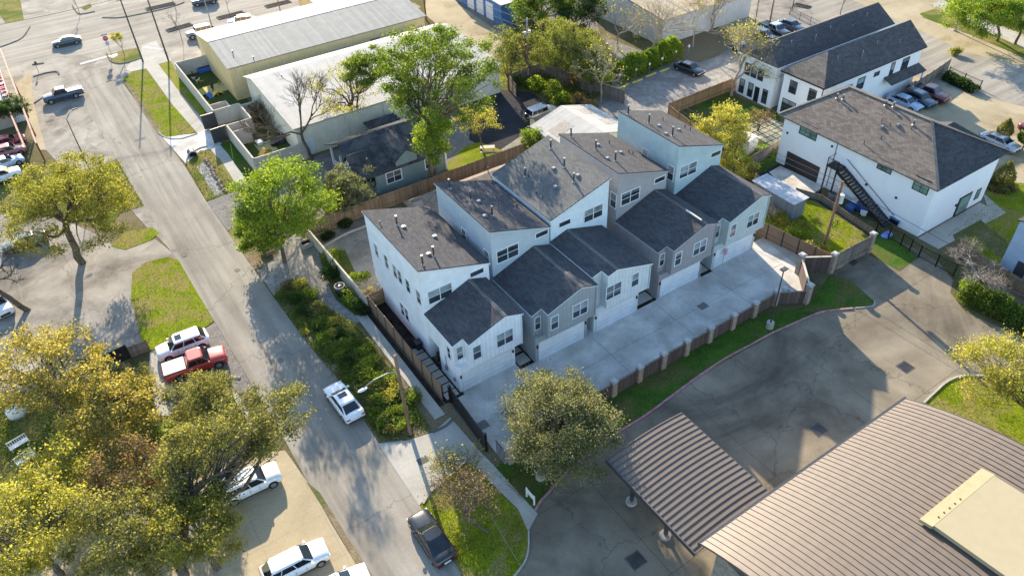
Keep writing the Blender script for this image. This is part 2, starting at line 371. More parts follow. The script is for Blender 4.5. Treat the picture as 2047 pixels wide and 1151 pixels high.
# shared driveway of the five houses
sheet('shared_driveway', [(18.7,32.3),(19.6,32.6),(22,32.95),(50.6,33.0),(53.3,31.4),(56.3,34.9),(58.8,33.3),(58.2,41.2),(55.9,41.2),(18.9,41.2)], 4, CONC, px=False)
sheet('walk_slab', [(57.9,40.9),(59.0,38.0),(59.6,33.8),(58.5,33.4),(57.2,36)], 5, WALK, px=False)
dj = MB()
for x in (26.6, 33.4, 41.4, 48.9): dj.box(x-.015, x+.015, 33.2, 40.6, .038, .046)
dj.box(19, 56, 36.9, 36.93, .038, .046)
o = dj.build('driveway_joints', m_plain('joint_dark', (.22,.22,.21), .9)); o['kind'] = 'structure'
sheet('apron', [(756,886),(815,880),(866,864),(900,834),(962,905),(930,925),(880,968),(860,985),(838,1010)], 4, WALK)
sheet('sidewalk', [(16.35,39.6),(17.35,39.6),(17.35,55.2),(16.35,55.8)], 6, WALK, px=False)
sheet('sidewalk_lower', [(962,905),(985,928),(1075,1027),(1056,1062),(1036,1018),(938,922)], 5, WALK)
sheet('mulch_strip', [(17.35,40.6),(17.85,40.6),(17.75,55.8),(17.35,55.2)], 7, SOIL, px=False)
sheet('side_mulch', [(17.95,40.6),(19.9,40.6),(19.9,57),(17.85,57)], 4, SOIL, px=False)
for i in range(8):
    sheet('paver', [(18.3,40.9+i*.93),(19.55,40.9+i*.93),(19.55,41.7+i*.93),(18.3,41.7+i*.93)], 6, WALK, px=False)
sheet('gravel_path', [(590,468),(632,490),(640,515),(652,560),(672,600),(712,632),(736,634),(705,652),(660,622),(632,590),(608,560),(585,556),(548,592),(520,552),(500,520),(545,500)], 5, GRAV)
sheet('planting_bed', [(548,592),(575,560),(605,560),(640,600),(712,645),(790,745),(865,862),(815,880),(758,884),(676,757),(618,689)], 3, DIRT)
sheet('patio', [(17.9,57),(27,57),(27,70.8),(17.6,70.8)], 2, LOTB, px=False)
sheet('garden_bed', [(642,505),(690,500),(735,600),(712,630),(672,598)], 4, GRASSD)
sheet('corner_lawn', [(841,1012),(862,986),(882,969),(936,924),(1036,1020),(1056,1062),(1053,1110),(1030,1148),(960,1260),(918,1140)], 4, GRASS)
# west verge and side of the dog yard
sheet('verge_grass', [(246,158),(262,145),(292,138),(345,210),(394,266),(332,275),(322,268),(290,225)], 4, GRASS)
sheet('verge_dirt', [(246,160),(262,170),(300,225),(325,268),(318,272),(285,224)], 5, DIRT)
sheet('verge_walk', [(292,137),(316,128),(360,186),(410,245),(450,300),(497,366),(478,378),(430,310),(394,266),(345,210)], 5, WALK)
sheet('gate_drive', [(326,276),(394,267),(410,258),(452,296),(400,302),(372,328)], 6, CONC)
sheet('wall_grass', [(316,128),(341,122),(365,165),(412,222),(408,244),(360,186)], 4, GRASS)
sheet('wall_grass_lower', [(440,290),(465,283),(500,332),(520,350),(495,362),(468,322)], 6, GRASSD)
sheet('ditch_grass', [(372,328),(390,308),(412,298),(440,318),(478,378),(445,392),(413,402)], 5, GRASSY)
sheet('ditch_stones', [(393,334),(408,324),(428,352),(448,388),(430,392)], 6, PEBB)
sheet('bungalow_drive', [(413,404),(445,392),(478,380),(486,400),(500,430),(455,462)], 4, DGRAV)
sheet('west_kerb_walk', [(455,464),(500,430),(520,470),(560,505),(520,540),(508,539)], 6, DIRT)
sheet('yard_turf', [(17.4,87.8),(24,87.8),(23,124),(17.4,124)], 2, TURF, px=False)
sheet('bungalow_yard', [(18,71.5),(50,71.5),(50,87.5),(24,87.5),(18,86)], 1, DGRAV, px=False)
# left side
sheet('west_lot', [(-200,370),(0,430),(60,430),(140,445),(215,478),(225,492),(252,500),(310,478),(345,505),(356,518),(330,515),(268,545),(262,600),(286,690),(240,720),(180,760),(0,800),(-250,860)], 2, LOTB)
sheet('west_lawn', [(236,320),(262,372),(289,412),(240,425),(215,465),(140,440),(60,425),(-60,420),(-60,330),(100,330),(180,345)], 3, GRASSY)
sheet('west_stub', [(262,420),(292,412),(345,505),(318,476),(300,462)], 4, LOTB)
sheet('island_grass', [(222,492),(250,464),(305,455),(319,466),(300,481),(250,500)], 5, GRASS)
sheet('verge_lawn', [(264,546),(290,525),(332,514),(356,519),(428,642),(400,662),(322,694),(303,700),(287,690),(262,600)], 5, GRASS)
sheet('parking_gravel', [(303,702),(322,695),(400,663),(430,645),(505,772),(480,790),(455,760),(330,780)], 4, DGRAV)
sheet('house_walk', [(300,704),(318,710),(328,750),(350,780),(346,830),(316,832),(296,760)], 5, WALK)
sheet('west_garden', [(-100,800),(180,760),(296,760),(316,832),(400,780),(480,800),(520,880),(330,985),(240,1010),(-100,1200)], 3, GRASSY)
sheet('west_garden_lawn', [(240,770),(285,745),(300,800),(285,840),(240,830)], 4, GRASS)
sheet('west_garden_lawn_b', [(400,800),(440,775),(485,870),(430,915),(395,880)], 4, GRASS)
sheet('south_lot', [(330,985),(520,905),(570,900),(618,968),(665,1050),(726,1151),(900,1450),(-200,1450),(120,1060)], 4, TAN)
sheet('street_edge_dirt', [(612,962),(640,985),(690,1065),(745,1151),(726,1151),(665,1047)], 5, DIRT)
# land between the row and the white house
sheet('side_yard', [(1505,425),(1560,390),(1640,402),(1742,470),(1705,498),(1662,535),(1640,520),(1530,455)], 2, GRASS)
sheet('service_lane', [(1508,352),(1560,326),(1630,380),(1730,455),(1750,470),(1742,476),(1630,402),(1560,388)], 3, DASPH)
sheet('garage_pad', [(1537,345),(1560,332),(1648,374),(1600,402)], 4, CONC)
for px in ((1405,613),): pass
def grate(name, x, y, w, d, lab):
    p = at(x, y); r = thing(name, lab, 'drain', (p[0], p[1], .02))
    MB().box(p[0]-w/2-.08, p[0]+w/2+.08, p[1]-d/2-.08, p[1]+d/2+.08, .0, .03).build('rim', KDARK, r)
    b = MB()
    for i in range(9): b.box(p[0]-w/2, p[0]+w/2, p[1]-d/2+i*d/9, p[1]-d/2+i*d/9+d/16, .03, .045)
    b.build('grate', IRON, r)
grate('storm_drain', 1405, 612, 1.0, .8, 'square drain grate in the middle of the shared driveway')
grate('storm_drain', 965, 849, .9, .9, 'drain grate in the driveway just inside the black sliding gate')
grate('storm_drain', 1635, 858, 1.1, 1.0, 'dark drain grate in the bank lot near the long ribbed roof edge')
grate('storm_drain', 1809, 733, 1.1, 1.0, 'drain grate in the sunlit tan part of the bank lot')
grate('storm_drain', 1271, 1119, 1.1, 1.0, 'drain grate in the shade left of the round metal roof corner')
grate('storm_drain', 845, 920, .9, .7, 'dark drain plate in the pale apron crossed by the pole shadow')
grate('storm_drain', 1706, 525, .9, .6, 'drain slot in the grey drive beside the wooden fence end')

for i, (x, y, rx, ry) in enumerate(((368,510,.35,.5),(640,905,.18,.2),(560,720,.25,.5),(100,242,.7,.35),(475,540,.3,.4))): blotch(x, y, rx, ry, i)
# kerbs
kerb('red_kerb', [(1070,1020),(1082,1000),(1097,984),(1131,945),(1180,905),(1226,870),(1291,830),(1345,790),(1400,750),(1450,717),(1500,690),(1540,668),(1580,650),(1612,636),(1640,625),(1672,620),(1705,617)], KRED, .18)
kerb('lot_kerb', [(1846,806),(1868,785),(1895,762),(1930,751),(1985,754),(2047,764)], KERB, .2)
kerb('bed_kerb', [(1748,602),(1745,612),(1708,616)], KERB, .12, .08)
kerb('corner_kerb', [(1057,1062),(1054,1110),(1031,1148),(990,1190)], KERB, .14)
kerb('verge_kerb', [(395,268),(360,278),(332,276),(318,266)], KERB, .15)
kerb('drive_kerb', [(372,330),(378,312),(398,298),(414,294)], KDARK, .2)
kerb('apron_kerb', [(865,864),(890,852),(905,838)], KDARK, .2)
kerb('apron_kerb_lower', [(846,1007),(862,982),(884,966)], KERB, .2)
kerb('street_corner_kerb', [(213,108),(222,123),(240,128),(262,124),(282,117)], KDARK, .2)
kerb('north_kerb', [(145,12),(150,20),(160,29),(190,24)], KDARK, .25)
kerb('north_kerb_long', [(205,36),(240,36),(280,29),(330,18),(360,9),(368,5)], KDARK, .25)
kerb('west_corner_kerb', [(0,95),(20,88),(45,76),(60,55)], KDARK, .22)
kerb('bay_kerb', [(67,154),(90,147),(113,144),(118,150)], KDARK, .25)
kerb('bay_kerb_lower', [(69,207),(86,195)], KDARK, .25)
kerb('bay_kerb_upper', [(65,130),(88,127)], KDARK, .25)
kerb('edging_wall', [(470,790),(478,805),(505,850),(520,880)], KERB, .5, .4)
kerb('lot_divide', [(455,752),(480,756)], KERB, .25, .15)
# concrete corner island with ramps
sheet('street_island', [(213,110),(255,100),(277,97),(283,117),(262,124),(240,128),(222,123)], 4, GRASSY)
sheet('island_ramp', [(219,112),(232,107),(236,112),(224,118)], 5, WPAINT)
sheet('street_bar', [(159,127),(234,107),(237,110),(161,131)], 5, WPAINT)
sheet('corner_walk', [(283,92),(312,82),(330,110),(345,122),(318,128),(296,137),(262,144),(250,140),(262,124),(283,117)], 4, WALK)
for i in range(7):
    sheet('hatch_marking', [(286+i*2+i*3,96-i*1.6+i*2),(296+i*2+i*4,92+i*1.2),(298+i*2+i*4,93.5+i*1.2),(288+i*2+i*3,98-i*1.6+i*2)], 5, WPAINT)
sheet('north_lawn', [(-20,-30),(35,-30),(48,40),(12,48),(-20,0)], 4, GRASSY)
sheet('north_strip', [(163,17),(180,8),(184,14),(170,22)], 4, GRASSY)
sheet('east_verge', [(1838,28),(1870,18),(1925,42),(2047,98),(2150,140),(2150,175),(2047,116),(1940,70),(1845,36)], 4, GRASSY)
sheet('east_sidewalk', [(1860,8),(1885,2),(1960,38),(2047,75),(2150,120),(2150,140),(2047,98),(1925,42)], 5, WALK)
sheet('east_bed', [(1885,0),(1930,-20),(2100,30),(2100,90),(1960,36)], 4, GRASSD)
for (x, y, w_) in ((1180,166,0),): pass
# parking stripes in the gravel lot (concrete wheel stops)
for i, (x0, y0, x1, y1) in enumerate(((1208,189,1228,180),(1236,178,1256,169),(1264,167,1284,159),(1291,155,1311,147),(1319,145,1337,138))):
    a, b_ = at(x0, y0), at(x1, y1)
    lab = ['first', 'second', 'third', 'fourth', 'fifth'][i]
    tag(MB().beam((a[0],a[1],0.01), (b_[0],b_[1],0.01), .22, .14).build('wheel_stop', YPAINT, None, None), f'yellow wheel stop at the gravel lot edge, {lab} counted from the left', 'wheel stop', 'yellow wheel stops along the gravel lot')
# paving grid behind the white house
pg = MB()
p0 = Vector(at(1545,262)); 
for i in range(6):
    for j in range(6): pg.box(p0.x-3+i*.95, p0.x-3+i*.95+.78, p0.y-2.5+j*.95, p0.y-2.5+j*.95+.78, .0, .03)
o = pg.build('patio_slabs', WALK); o['kind'] = 'structure'
# ------------------------------------------------------------------ shared object materials
WHITE = m_plain('white_trim', (.78,.78,.77), .5)
CREAM = m_plain('cream_trim', (.72,.68,.58), .6)
BLACK = m_plain('black_metal', (.012,.012,.014), .45)
DGREY = m_plain('dark_grey_metal', (.05,.05,.055), .5)
GREYM = m_plain('grey_metal', (.3,.3,.31), .4, .5)
GLASS = m_glass('window_glass', (.03,.04,.055)); GLASSL = m_glass('blind_glass', (.22,.26,.28), .12)
GLASSG = m_glass('green_glass', (.16,.26,.22), .1)
GLASSL2 = m_glass('shade_glass', (.13,.16,.18), .1); WRNG = random.Random(4)
CGLASS = m_glass('car_glass', (.012,.016,.02), .04)
TYRE = m_plain('tyre_rubber', (.015,.015,.015), .85); RIM = m_plain('alloy_rim', (.5,.5,.52), .3, .8)
LAMPW = m_plain('lamp_lens', (.75,.77,.8), .15); LAMPR = m_plain('red_lens', (.45,.02,.02), .2)
WOODP = m_stripe('fence_wood', (.25,.17,.11), (.07,.05,.035), 'XY', .14, .6, .9, 0, .1, .3)
WOODN = m_stripe('fence_wood_new', (.42,.25,.12), (.14,.08,.04), 'XY', .14, .6, .9, 0, .1, .2)
WOODG = m_stripe('fence_wood_grey', (.22,.19,.165), (.07,.06,.05), 'XY', .14, .6, .9, 0, .1, .25)
WOODH = m_stripe('fence_wood_slats', (.26,.17,.115), (.05,.035,.03), 'Z', .16, .6, .9, 0, .12, .2)
TIMB = m_noise('timber', (.17,.12,.085), (.26,.19,.13), 1.5, 8, .4, .9, .3, stretch=(1,1,.2))
POLEW = m_noise('pole_wood', (.20,.13,.08), (.32,.22,.14), 2, 8, .4, .9, .3, stretch=(1,1,.1))
BRICKP = m_brick('pillar_stone', (.40,.30,.22), (.28,.2,.15), (.32,.29,.25), .3, .12)
STUCCO = m_noise('stone_wall', (.48,.43,.36), (.58,.53,.45), .6, 8, .2, .95, .2)
BARK = m_noise('bark', (.10,.08,.06), (.19,.155,.12), 2.5, 9, .4, .95, .6, stretch=(1,1,.25))
BARKL = m_noise('bark_pale', (.30,.25,.19), (.46,.40,.32), 2.5, 9, .4, .95, .4, stretch=(1,1,.25))

def window(root, o, u, w, h, frame, style='double', name='window', proud=.05, ft=.08, gl=None, blind=True, nrm=None):
    """window in a vertical wall: o = lower left corner on the wall, u = unit vector along the wall,
    frame material, style: panes as (cols, rows); outward normal = u x up"""
    u = Vector(u); o = Vector(o); up = Vector((0,0,1)); n = Vector(nrm) if nrm else u.cross(up)
    gl = gl or GLASS
    def brd(m_, a0, a1, b0, b1, d0, d1):
        pts = [o+u*a0+up*b0+n*d1, o+u*a1+up*b0+n*d1, o+u*a1+up*b1+n*d1, o+u*a0+up*b1+n*d1]
        m_.slab(pts, tuple(n*(d0-d1)))
    cols, rows = {'double': (1,2), 'twin': (2,2), 'single': (1,1), 'grid': (3,3), 'grid23': (3,2), 'grid2': (2,3)}[style]
    fr = MB()
    brd(fr, -ft, w+ft, -ft, 0, -.02, proud); brd(fr, -ft, w+ft, h, h+ft, -.02, proud)
    brd(fr, -ft, 0, 0, h, -.02, proud); brd(fr, w, w+ft, 0, h, -.02, proud)
    th = .045
    for c in range(1, cols):
        ww = .07 if style == 'twin' else th
        brd(fr, w*c/cols-ww/2, w*c/cols+ww/2, 0, h, -.02, proud-.008)
    for r in range(1, rows): brd(fr, 0, w, h*r/rows-th/2, h*r/rows+th/2, -.02, proud-.016)
    f = fr.build(name, frame, root)
    bf = WRNG.choice((.47,.47,.47,.75,.25,.12)) if blind and rows == 2 else 0
    if blind and rows == 2:
        pn = MB(); brd(pn, 0, w, 0, h*(1-bf), -.02, .012); pn.build('pane', gl, f)
        bl = MB(); brd(bl, 0, w, h*(1-bf), h, -.02, .014); bl.build('blind_pane', WRNG.choice((GLASSL,GLASSL,GLASSL2)), f)
    else:
        pn = MB(); brd(pn, 0, w, 0, h, -.02, .012); pn.build('pane', gl, f)
    return f

# ------------------------------------------------------------------ trees
def leaf_mesh(name, P, size, mat, parent, rng, flat=.4):
    "many small leaf-sized quads around the points P (local coordinates)"
    n = len(P); nr = rng.normal(size=(n,3)); nr[:,2] = np.abs(nr[:,2])+flat; nr /= np.linalg.norm(nr,axis=1)[:,None]
    a = np.cross(nr, rng.normal(size=(n,3))); a /= np.linalg.norm(a,axis=1)[:,None]; b = np.cross(nr, a)
    s = size*rng.uniform(.6, 1.35, size=(n,1)); a = a*s; b = b*s*rng.uniform(.45,.8,size=(n,1))
    V = np.stack([P-a, P-b*.9+a*.1, P+a, P+b*.9+a*.1], 1).reshape(-1,3)
    me = bpy.data.meshes.new(name); me.vertices.add(4*n); me.vertices.foreach_set('co', V.astype(np.float32).ravel())
    me.loops.add(4*n); me.loops.foreach_set('vertex_index', np.arange(4*n, dtype=np.int32))
    me.polygons.add(n); me.polygons.foreach_set('loop_start', np.arange(0,4*n,4,dtype=np.int32)); me.polygons.foreach_set('loop_total', np.full(n,4,dtype=np.int32))
    me.update(calc_edges=True); me.materials.append(mat)
    o = bpy.data.objects.new(name, me); COL.objects.link(o)
    if parent is not None: o.parent = parent
    return o
def curved(mb, a, b, r0, r1, rng, seg=4, wob=.12, n=6, sag=0):
    a = np.array(a, float); b = np.array(b, float); L_ = np.linalg.norm(b-a); off = rng.normal(size=3)*L_*wob
    prev = a
    for i in range(1, seg+1):
        t = i/seg; p = a+(b-a)*t + off*math.sin(math.pi*t) + np.array([0,0,-sag*L_*math.sin(math.pi*t)]) + (rng.normal(size=3)*L_*.02 if i < seg else 0)
        mb.tube(prev, p, r0+(r1-r0)*(i-1)/seg, r0+(r1-r0)*t, n, cap=False); prev = p
def tree(name, label, cat, base, h, R, leafm, seed=1, nclump=60, per=110, size=.16, cz=None, rz=None, lean=(0,0), tr=None, bark=None,
         fork=.35, off=(0,0), group=None, clump=.85, ry=None, gap=.0, limbs=6, twigs=True, low=-.6, nm2=None):
    "trunk, curved limbs and a crown made of leaf clumps spread through an uneven ellipsoid"
    rng = np.random.default_rng(seed); bark = bark or BARK
    root = thing(name, label, cat, (base[0], base[1], 0), 0, group)
    rz = rz or h*.36; cz = cz or h-rz*.85; tr = tr or .03*h+.06; ry = ry or R
    c = np.array([off[0], off[1], cz]); fk = np.array([lean[0], lean[1], h*fork])
    # uneven outline: radius scaled by a few random lobes
    ld = rng.normal(size=(9,3)); ld /= np.linalg.norm(ld,axis=1)[:,None]; la = rng.uniform(-.28,.30,size=9)
    C = []
    while len(C) < nclump:
        d = rng.normal(size=3); d /= np.linalg.norm(d)
        if d[2] < low: continue
        k = 1+sum(la[i]*max(0, d@ld[i])**3 for i in range(9)); r = rng.uniform(.15,1)**.45*k
        if rng.random() < gap: continue
        C.append(c+d*np.array([R, ry, rz])*r)
    C = np.array(C)
    tk = MB(); curved(tk, (0,0,-.1), fk, tr, tr*.72, rng, 5, .04, 9)
    # limbs
    idx = rng.choice(len(C), min(limbs, len(C)), replace=False); cen = C[idx].copy()
    for _ in range(5):
        a = np.argmin(((C[:,None]-cen[None])**2).sum(2), 1)
        for i in range(len(cen)):
            if (a == i).any(): cen[i] = C[a == i].mean(0)
    for i in range(len(cen)):
        mid = fk+(cen[i]-fk)*.75; curved(tk, fk, mid, tr*.55, tr*.22, rng, 5, .1, 7)
        for p in C[a == i]:
            t = rng.uniform(.3,.95); s = fk+(mid-fk)*t; curved(tk, s, p, tr*.2*(1.1-t*.6), .015, rng, 3, .1, 4)
            if twigs:
                for _ in range(3): tk.tube(p, p+rng.normal(size=3)*clump*.8, .015, .006, 3, cap=False)
    tk.build('trunk', bark, root, smooth=True, local=True)
    P = []
    for p in C:
        k = int(per*1.7*rng.uniform(.45,1.4)); q = rng.normal(size=(k,3))*np.array([clump,clump,clump*.5])*rng.uniform(.42,.68)
        P.append(p+q)
    P = np.concatenate(P); P = P[P[:,2] > .25]
    leaf_mesh('crown', P, size*.74, leafm, root, rng)
    return root
def bare_tree(name, label, base, h, spread, seed=1, tr=None, bark=None, depth=5, kids=3, leafm=None, nleaf=0, size=.12, group=None, lean=(0,0), trunk=.28, ang=.6, cat='bare tree', multi=1, jit=.15):
    "trunk that forks again and again into thin twigs; optional sparse leaves at the tips"
    rng = np.random.default_rng(seed); bark = bark or BARK; tr = tr or .025*h+.03
    root = thing(name, label, cat, (base[0], base[1], 0), 0, group); tk = MB(); tips = []
    def grow(p, d, L_, r, k):
        q = p+d*L_; mid = (p+q)/2+rng.normal(size=3)*L_*.06
        sd = 7 if k > 3 else (4 if k > 1 else 3)
        tk.tube(p, mid, r, r*.85, sd, cap=False); tk.tube(mid, q, r*.85, r*.66, sd, cap=False)
        if k == 0: tips.append(q); return
        for _ in range(kids + (rng.random() < .3)):
            e = d + rng.normal(size=3)*ang*spread; e[2] = max(e[2], -.1)+.12; e /= np.linalg.norm(e)
            t = rng.uniform(.55,1); grow(p+(q-p)*t, e, L_*rng.uniform(.62,.85), r*.6, k-1)
        if k <= 2: tips.append(q)
    tot = sum(.73**i for i in range(depth)); L1 = h*(1-trunk)/tot*1.15
    for i in range(multi):
        st = np.array([rng.normal()*jit*(multi>1), rng.normal()*jit*(multi>1), -.1]); top = np.array([lean[0], lean[1], h*trunk])+np.array([*(rng.normal(size=2)*.35*(multi>1)),0])
        curved(tk, st, top, tr, tr*.8, rng, 4, .04, 8)
        for _ in range(kids):
            e = np.array([lean[0]*.05, lean[1]*.05, 1.0])+rng.normal(size=3)*ang*spread; e[2] = max(e[2], .35); e /= np.linalg.norm(e); grow(top, e, L1, tr*.62, depth-1)
    tk.build('trunk', bark, root, smooth=True, local=True)
    if nleaf and leafm:
        T = np.array(tips); P = T[rng.integers(0, len(T), nleaf)]+rng.normal(size=(nleaf,3))*.28
        leaf_mesh('crown', P, size, leafm, root, rng)
    return root
def shrub(name, label, base, R, h, leafm, seed=1, n=1400, size=.1, group=None, cat='shrub', lump=5):
    rng = np.random.default_rng(seed); root = thing(name, label, cat, (base[0], base[1], 0), 0, group)
    C = np.column_stack([rng.normal(size=(lump,2))*R*.4, rng.uniform(.3,.7,size=lump)*h])
    C = np.vstack([C, [[0,0,h*.5]]]); pick = rng.integers(0, len(C), n); d = rng.normal(size=(n,3)); d /= np.linalg.norm(d,axis=1)[:,None]
    P = C[pick]+d*np.array([R*.6,R*.6,h*.42])*(rng.uniform(.3,1,size=(n,1))**.5)*rng.uniform(.8,1.15,size=(n,1)); P = P[P[:,2] > .03]
    st = MB()
    for i in range(7):
        a = rng.uniform(0, 6.28); st.tube((0,0,-.02), (math.cos(a)*R*.4, math.sin(a)*R*.4, h*.6), .025, .008, 4, cap=False)
    st.build('stem', BARK, root, local=True); leaf_mesh('foliage', P, size, leafm, root, rng, .2)
    return root

# ------------------------------------------------------------------ cars
CARP = {
 # L, W, H, belt, hood z, cabin: windscreen base, roof front, roof rear, rear base (fractions from the front), deck z, clearance, wheel r
 'sedan':  dict(L=4.8, W=1.84, H=1.43, belt=.92, hood=.84, c=(.25,.41,.73,.92), deck=.98, cl=.2, wr=.33),
 'coupe':  dict(L=4.7, W=1.84, H=1.38, belt=.90, hood=.82, c=(.29,.45,.66,.90), deck=.95, cl=.18, wr=.33),
 'suv':    dict(L=4.75, W=1.9, H=1.70, belt=1.08, hood=1.02, c=(.24,.37,.86,.965), deck=1.08, cl=.26, wr=.36),
 'wagon':  dict(L=4.8, W=1.84, H=1.58, belt=1.0, hood=.94, c=(.24,.38,.84,.965), deck=1.0, cl=.22, wr=.34),
 'pickup': dict(L=5.6, W=2.0, H=1.86, belt=1.2, hood=1.14, c=(.25,.35,.585,.635), deck=1.16, cl=.32, wr=.40),
 'jeep':   dict(L=4.5, W=1.85, H=1.84, belt=1.12, hood=1.1, c=(.33,.37,.93,.97), deck=1.1, cl=.34, wr=.42),
}
def car(name, label, kind, x, y, heading, paint, trim=None, group='cars parked in the lots and on the street', cat='car', roofm=None, sunroof=False, bed=None, scale=1.0, z=.03, rack=False, plate=True, spare=False):
    """heading: degrees of the nose counter-clockwise from +x. Built along local +x (nose), then turned."""
    p = CARP[kind]; L_, W, H = p['L']*scale, p['W'], p['H']; hw = W/2; cl = p['cl']; wr = p['wr']
    r = thing(name, label, cat, (x, y, z), rad(heading), group)
    X = lambda f: L_/2-f*L_
    c0, c1, c2, c3 = p['c']; bt, hd, dk = p['belt'], p['hood'], p['deck']
    boxy = kind in ('jeep', 'pickup', 'suv')
    st = [(0,.80,hd*.62), (.015,.90,hd*.86), (.06,.97,hd*.94), (.14,1,hd), (c0,1,bt*.985), (c1,1,bt), ((c1+c2)/2,1,bt), (c2,1,bt), (c3,1,dk if kind != 'pickup' else bt), (.94,.985,dk), (.985,.93,dk*.93), (1,.84,dk*.7)]
    if boxy: st[0] = (0,.88,hd*.8); st[1] = (.012,.96,hd*.93); st[-1] = (1,.92,dk*.86); st[-2] = (.988,.97,dk*.97)
    if kind == 'pickup': st = [s for s in st if s[0] <= c3] + [(c3+.005,1,bt*.97),(.985,.99,bt*.97),(1,.96,bt*.93)]
    st.sort()
    rings = []
    for (f, k, zt) in st:
        w_ = hw*k; zb = cl if .05 < f < .95 else cl+.1; xx = X(f); cr_ = .04 if f < c0+.01 or f > c3-.01 else 0.0
        rings.append([(xx,-w_*.90,zb),(xx,-w_,zb+.16),(xx,-w_,zb+(zt-zb)*.55),(xx,-w_*.965,zt-.10),(xx,-w_*.86,zt-.015),(xx,-w_*.4,zt+cr_),(xx,w_*.4,zt+cr_),
                      (xx,w_*.86,zt-.015),(xx,w_*.965,zt-.10),(xx,w_,zb+(zt-zb)*.55),(xx,w_,zb+.16),(xx,w_*.90,zb)])
    b = MB(); b.loft(rings)
    body = b.build('body', paint, r, smooth=True, local=True)
    # cabin (greenhouse) in body colour with glass panels laid on it
    kb, kr = (.86, .72) if not boxy else (.93, .80)
    bw, rw = hw*kb, hw*kr; zt = H
    B = [(X(c0),bw,bt-.02),(X(c3),bw,bt-.02),(X(c3),-bw,bt-.02),(X(c0),-bw,bt-.02)]
    T = [(X(c1),rw,zt-.05),(X(c2),rw,zt-.05),(X(c2),-rw,zt-.05),(X(c1),-rw,zt-.05)]
    cb = MB(); mid = lambda a, c_, t: tuple(a[i]+(c_[i]-a[i])*t for i in range(3))
    def ringz(Q, e=.12, nn=1):
        out = []
        for i in range(4):
            a, c_ = Q[i], Q[(i+1) % 4]
            Ld = math.dist(a, c_); out += [mid(a, c_, e/Ld), mid(a, c_, .5), mid(a, c_, 1-e/Ld)]
        return out
    tb = ringz(B, .1); tt = ringz(T, .16); cx_ = X((c1+c2)/2)
    top = [(cx_+(q[0]-cx_)*.86, q[1]*.84, zt) for q in tt]
    cb.loft([tb, tt, top], caps=True)
    cabin = cb.build('cabin', roofm or paint, r, smooth=False, local=True)
    def glass(nm, quad, ins=(.08,.08,.1,.08), outn=None):
        a, b_, c_, d = [Vector(q) for q in quad]          # a,b bottom; c,d top (b under c)
        def Q(s, t): return (a*(1-s)+b_*s)*(1-t)+(d*(1-s)+c_*s)*t
        w_ = (b_-a).length; h_ = (d-a).length
        n = (b_-a).cross(d-a).normalized()*.014
        if outn and n.dot(Vector(outn)) < 0: n = -n
        s0, s1, t0, t1 = ins[0]/w_, 1-ins[1]/w_, ins[2]/h_, 1-ins[3]/h_
        return MB().slab([Q(s0,t0)+n, Q(s1,t0)+n, Q(s1,t1)+n, Q(s0,t1)+n], tuple(-n*1.8)).build(nm, CGLASS, r, local=True)
    glass('windscreen', (B[3], B[0], T[0], T[3]), (.1,.1,.05,.06), (1,0,.3))
    glass('rear_window', (B[1], B[2], T[2], T[1]), (.12,.12,.08 if kind != 'sedan' else .05,.06), (-1,0,.3))
    for sgn, (Bf, Br, Tr, Tf) in ((1,(B[0],B[1],T[1],T[0])), (-1,(B[3],B[2],T[2],T[3]))):
        nsp = 2 if kind in ('sedan','coupe','pickup') else 3
        cuts = [0,.5,1] if nsp == 2 else [0,.36,.7,1]
        for i in range(nsp):
            a = mid(Bf,Br,cuts[i]); b_ = mid(Bf,Br,cuts[i+1]); c_ = mid(Tf,Tr,cuts[i+1]); d = mid(Tf,Tr,cuts[i])
            glass('side_window', (a,b_,c_,d), (.12 if i == 0 else .04, .12 if i == nsp-1 else .04, .07, .05), (0,sgn,.2))
    if sunroof: MB().box(X(c1)-.75, X(c1)-.18, -.38, .38, zt-.002, zt+.012).build('sunroof', CGLASS, r, local=True)
    if rack:
        for s_ in (-1,1): MB().beam((X(c1)-.1, s_*rw*.86, zt-.02), (X(c2)+.1, s_*rw*.86, zt-.02), .04, .06).build('roof_rail', DGREY, r, local=True)
    # wheels
    xa = (X(.175), X(.82)) if kind != 'pickup' else (X(.16), X(.78))
    for xx in xa:
        for s_ in (-1,1):
            w_ = MB().tube((xx, s_*(hw-.24), wr), (xx, s_*(hw+.012), wr), wr, wr, 20).build('wheel', TYRE, r, smooth=False, local=True)
            MB().tube((xx, s_*(hw-.05), wr), (xx, s_*(hw+.02), wr), wr*.66, wr*.62, 12).build('rim', RIM, w_, local=True)
            arc = MB(); pts = []
            for k in range(13):
                t = math.pi*k/12; pts.append((xx+math.cos(t)*wr*1.16, s_*(hw+.004), wr+math.sin(t)*wr*1.16))
            arc.slab(pts, (0, -s_*.12, 0)).build('wheel_arch', BLACK, r, local=True)
    # lamps, bumpers, mirrors, plate
    for s_ in (-1,1):
        MB().box(X(.004), X(.05), s_*hw*.58, s_*hw*.93, hd*.62, hd*.78).build('headlight', LAMPW, r, local=True, bevel=.02)
        MB().box(X(.965), X(.999), s_*hw*.55, s_*hw*.93, dk*.70, dk*.84).build('taillight', LAMPR, r, local=True, bevel=.015)
        MB().box(X(c0)-.28, X(c0)-.1, s_*(bw+.02), s_*(hw+.16), bt-.02, bt+.12).build('mirror', trim or paint, r, local=True, bevel=.03)
    MB().box(X(-.004), X(.02), -hw*.5, hw*.5, cl+.16, hd*.66).build('grille', BLACK, r, local=True)
    MB().box(X(.985), X(1.006), -hw*.8, hw*.8, cl+.12, cl+.28).build('rear_bumper', DGREY, r, local=True)
    if plate: MB().box(X(.99), X(1.009), -.26, .26, cl+.32, cl+.46).build('license_plate', WHITE, r, local=True)
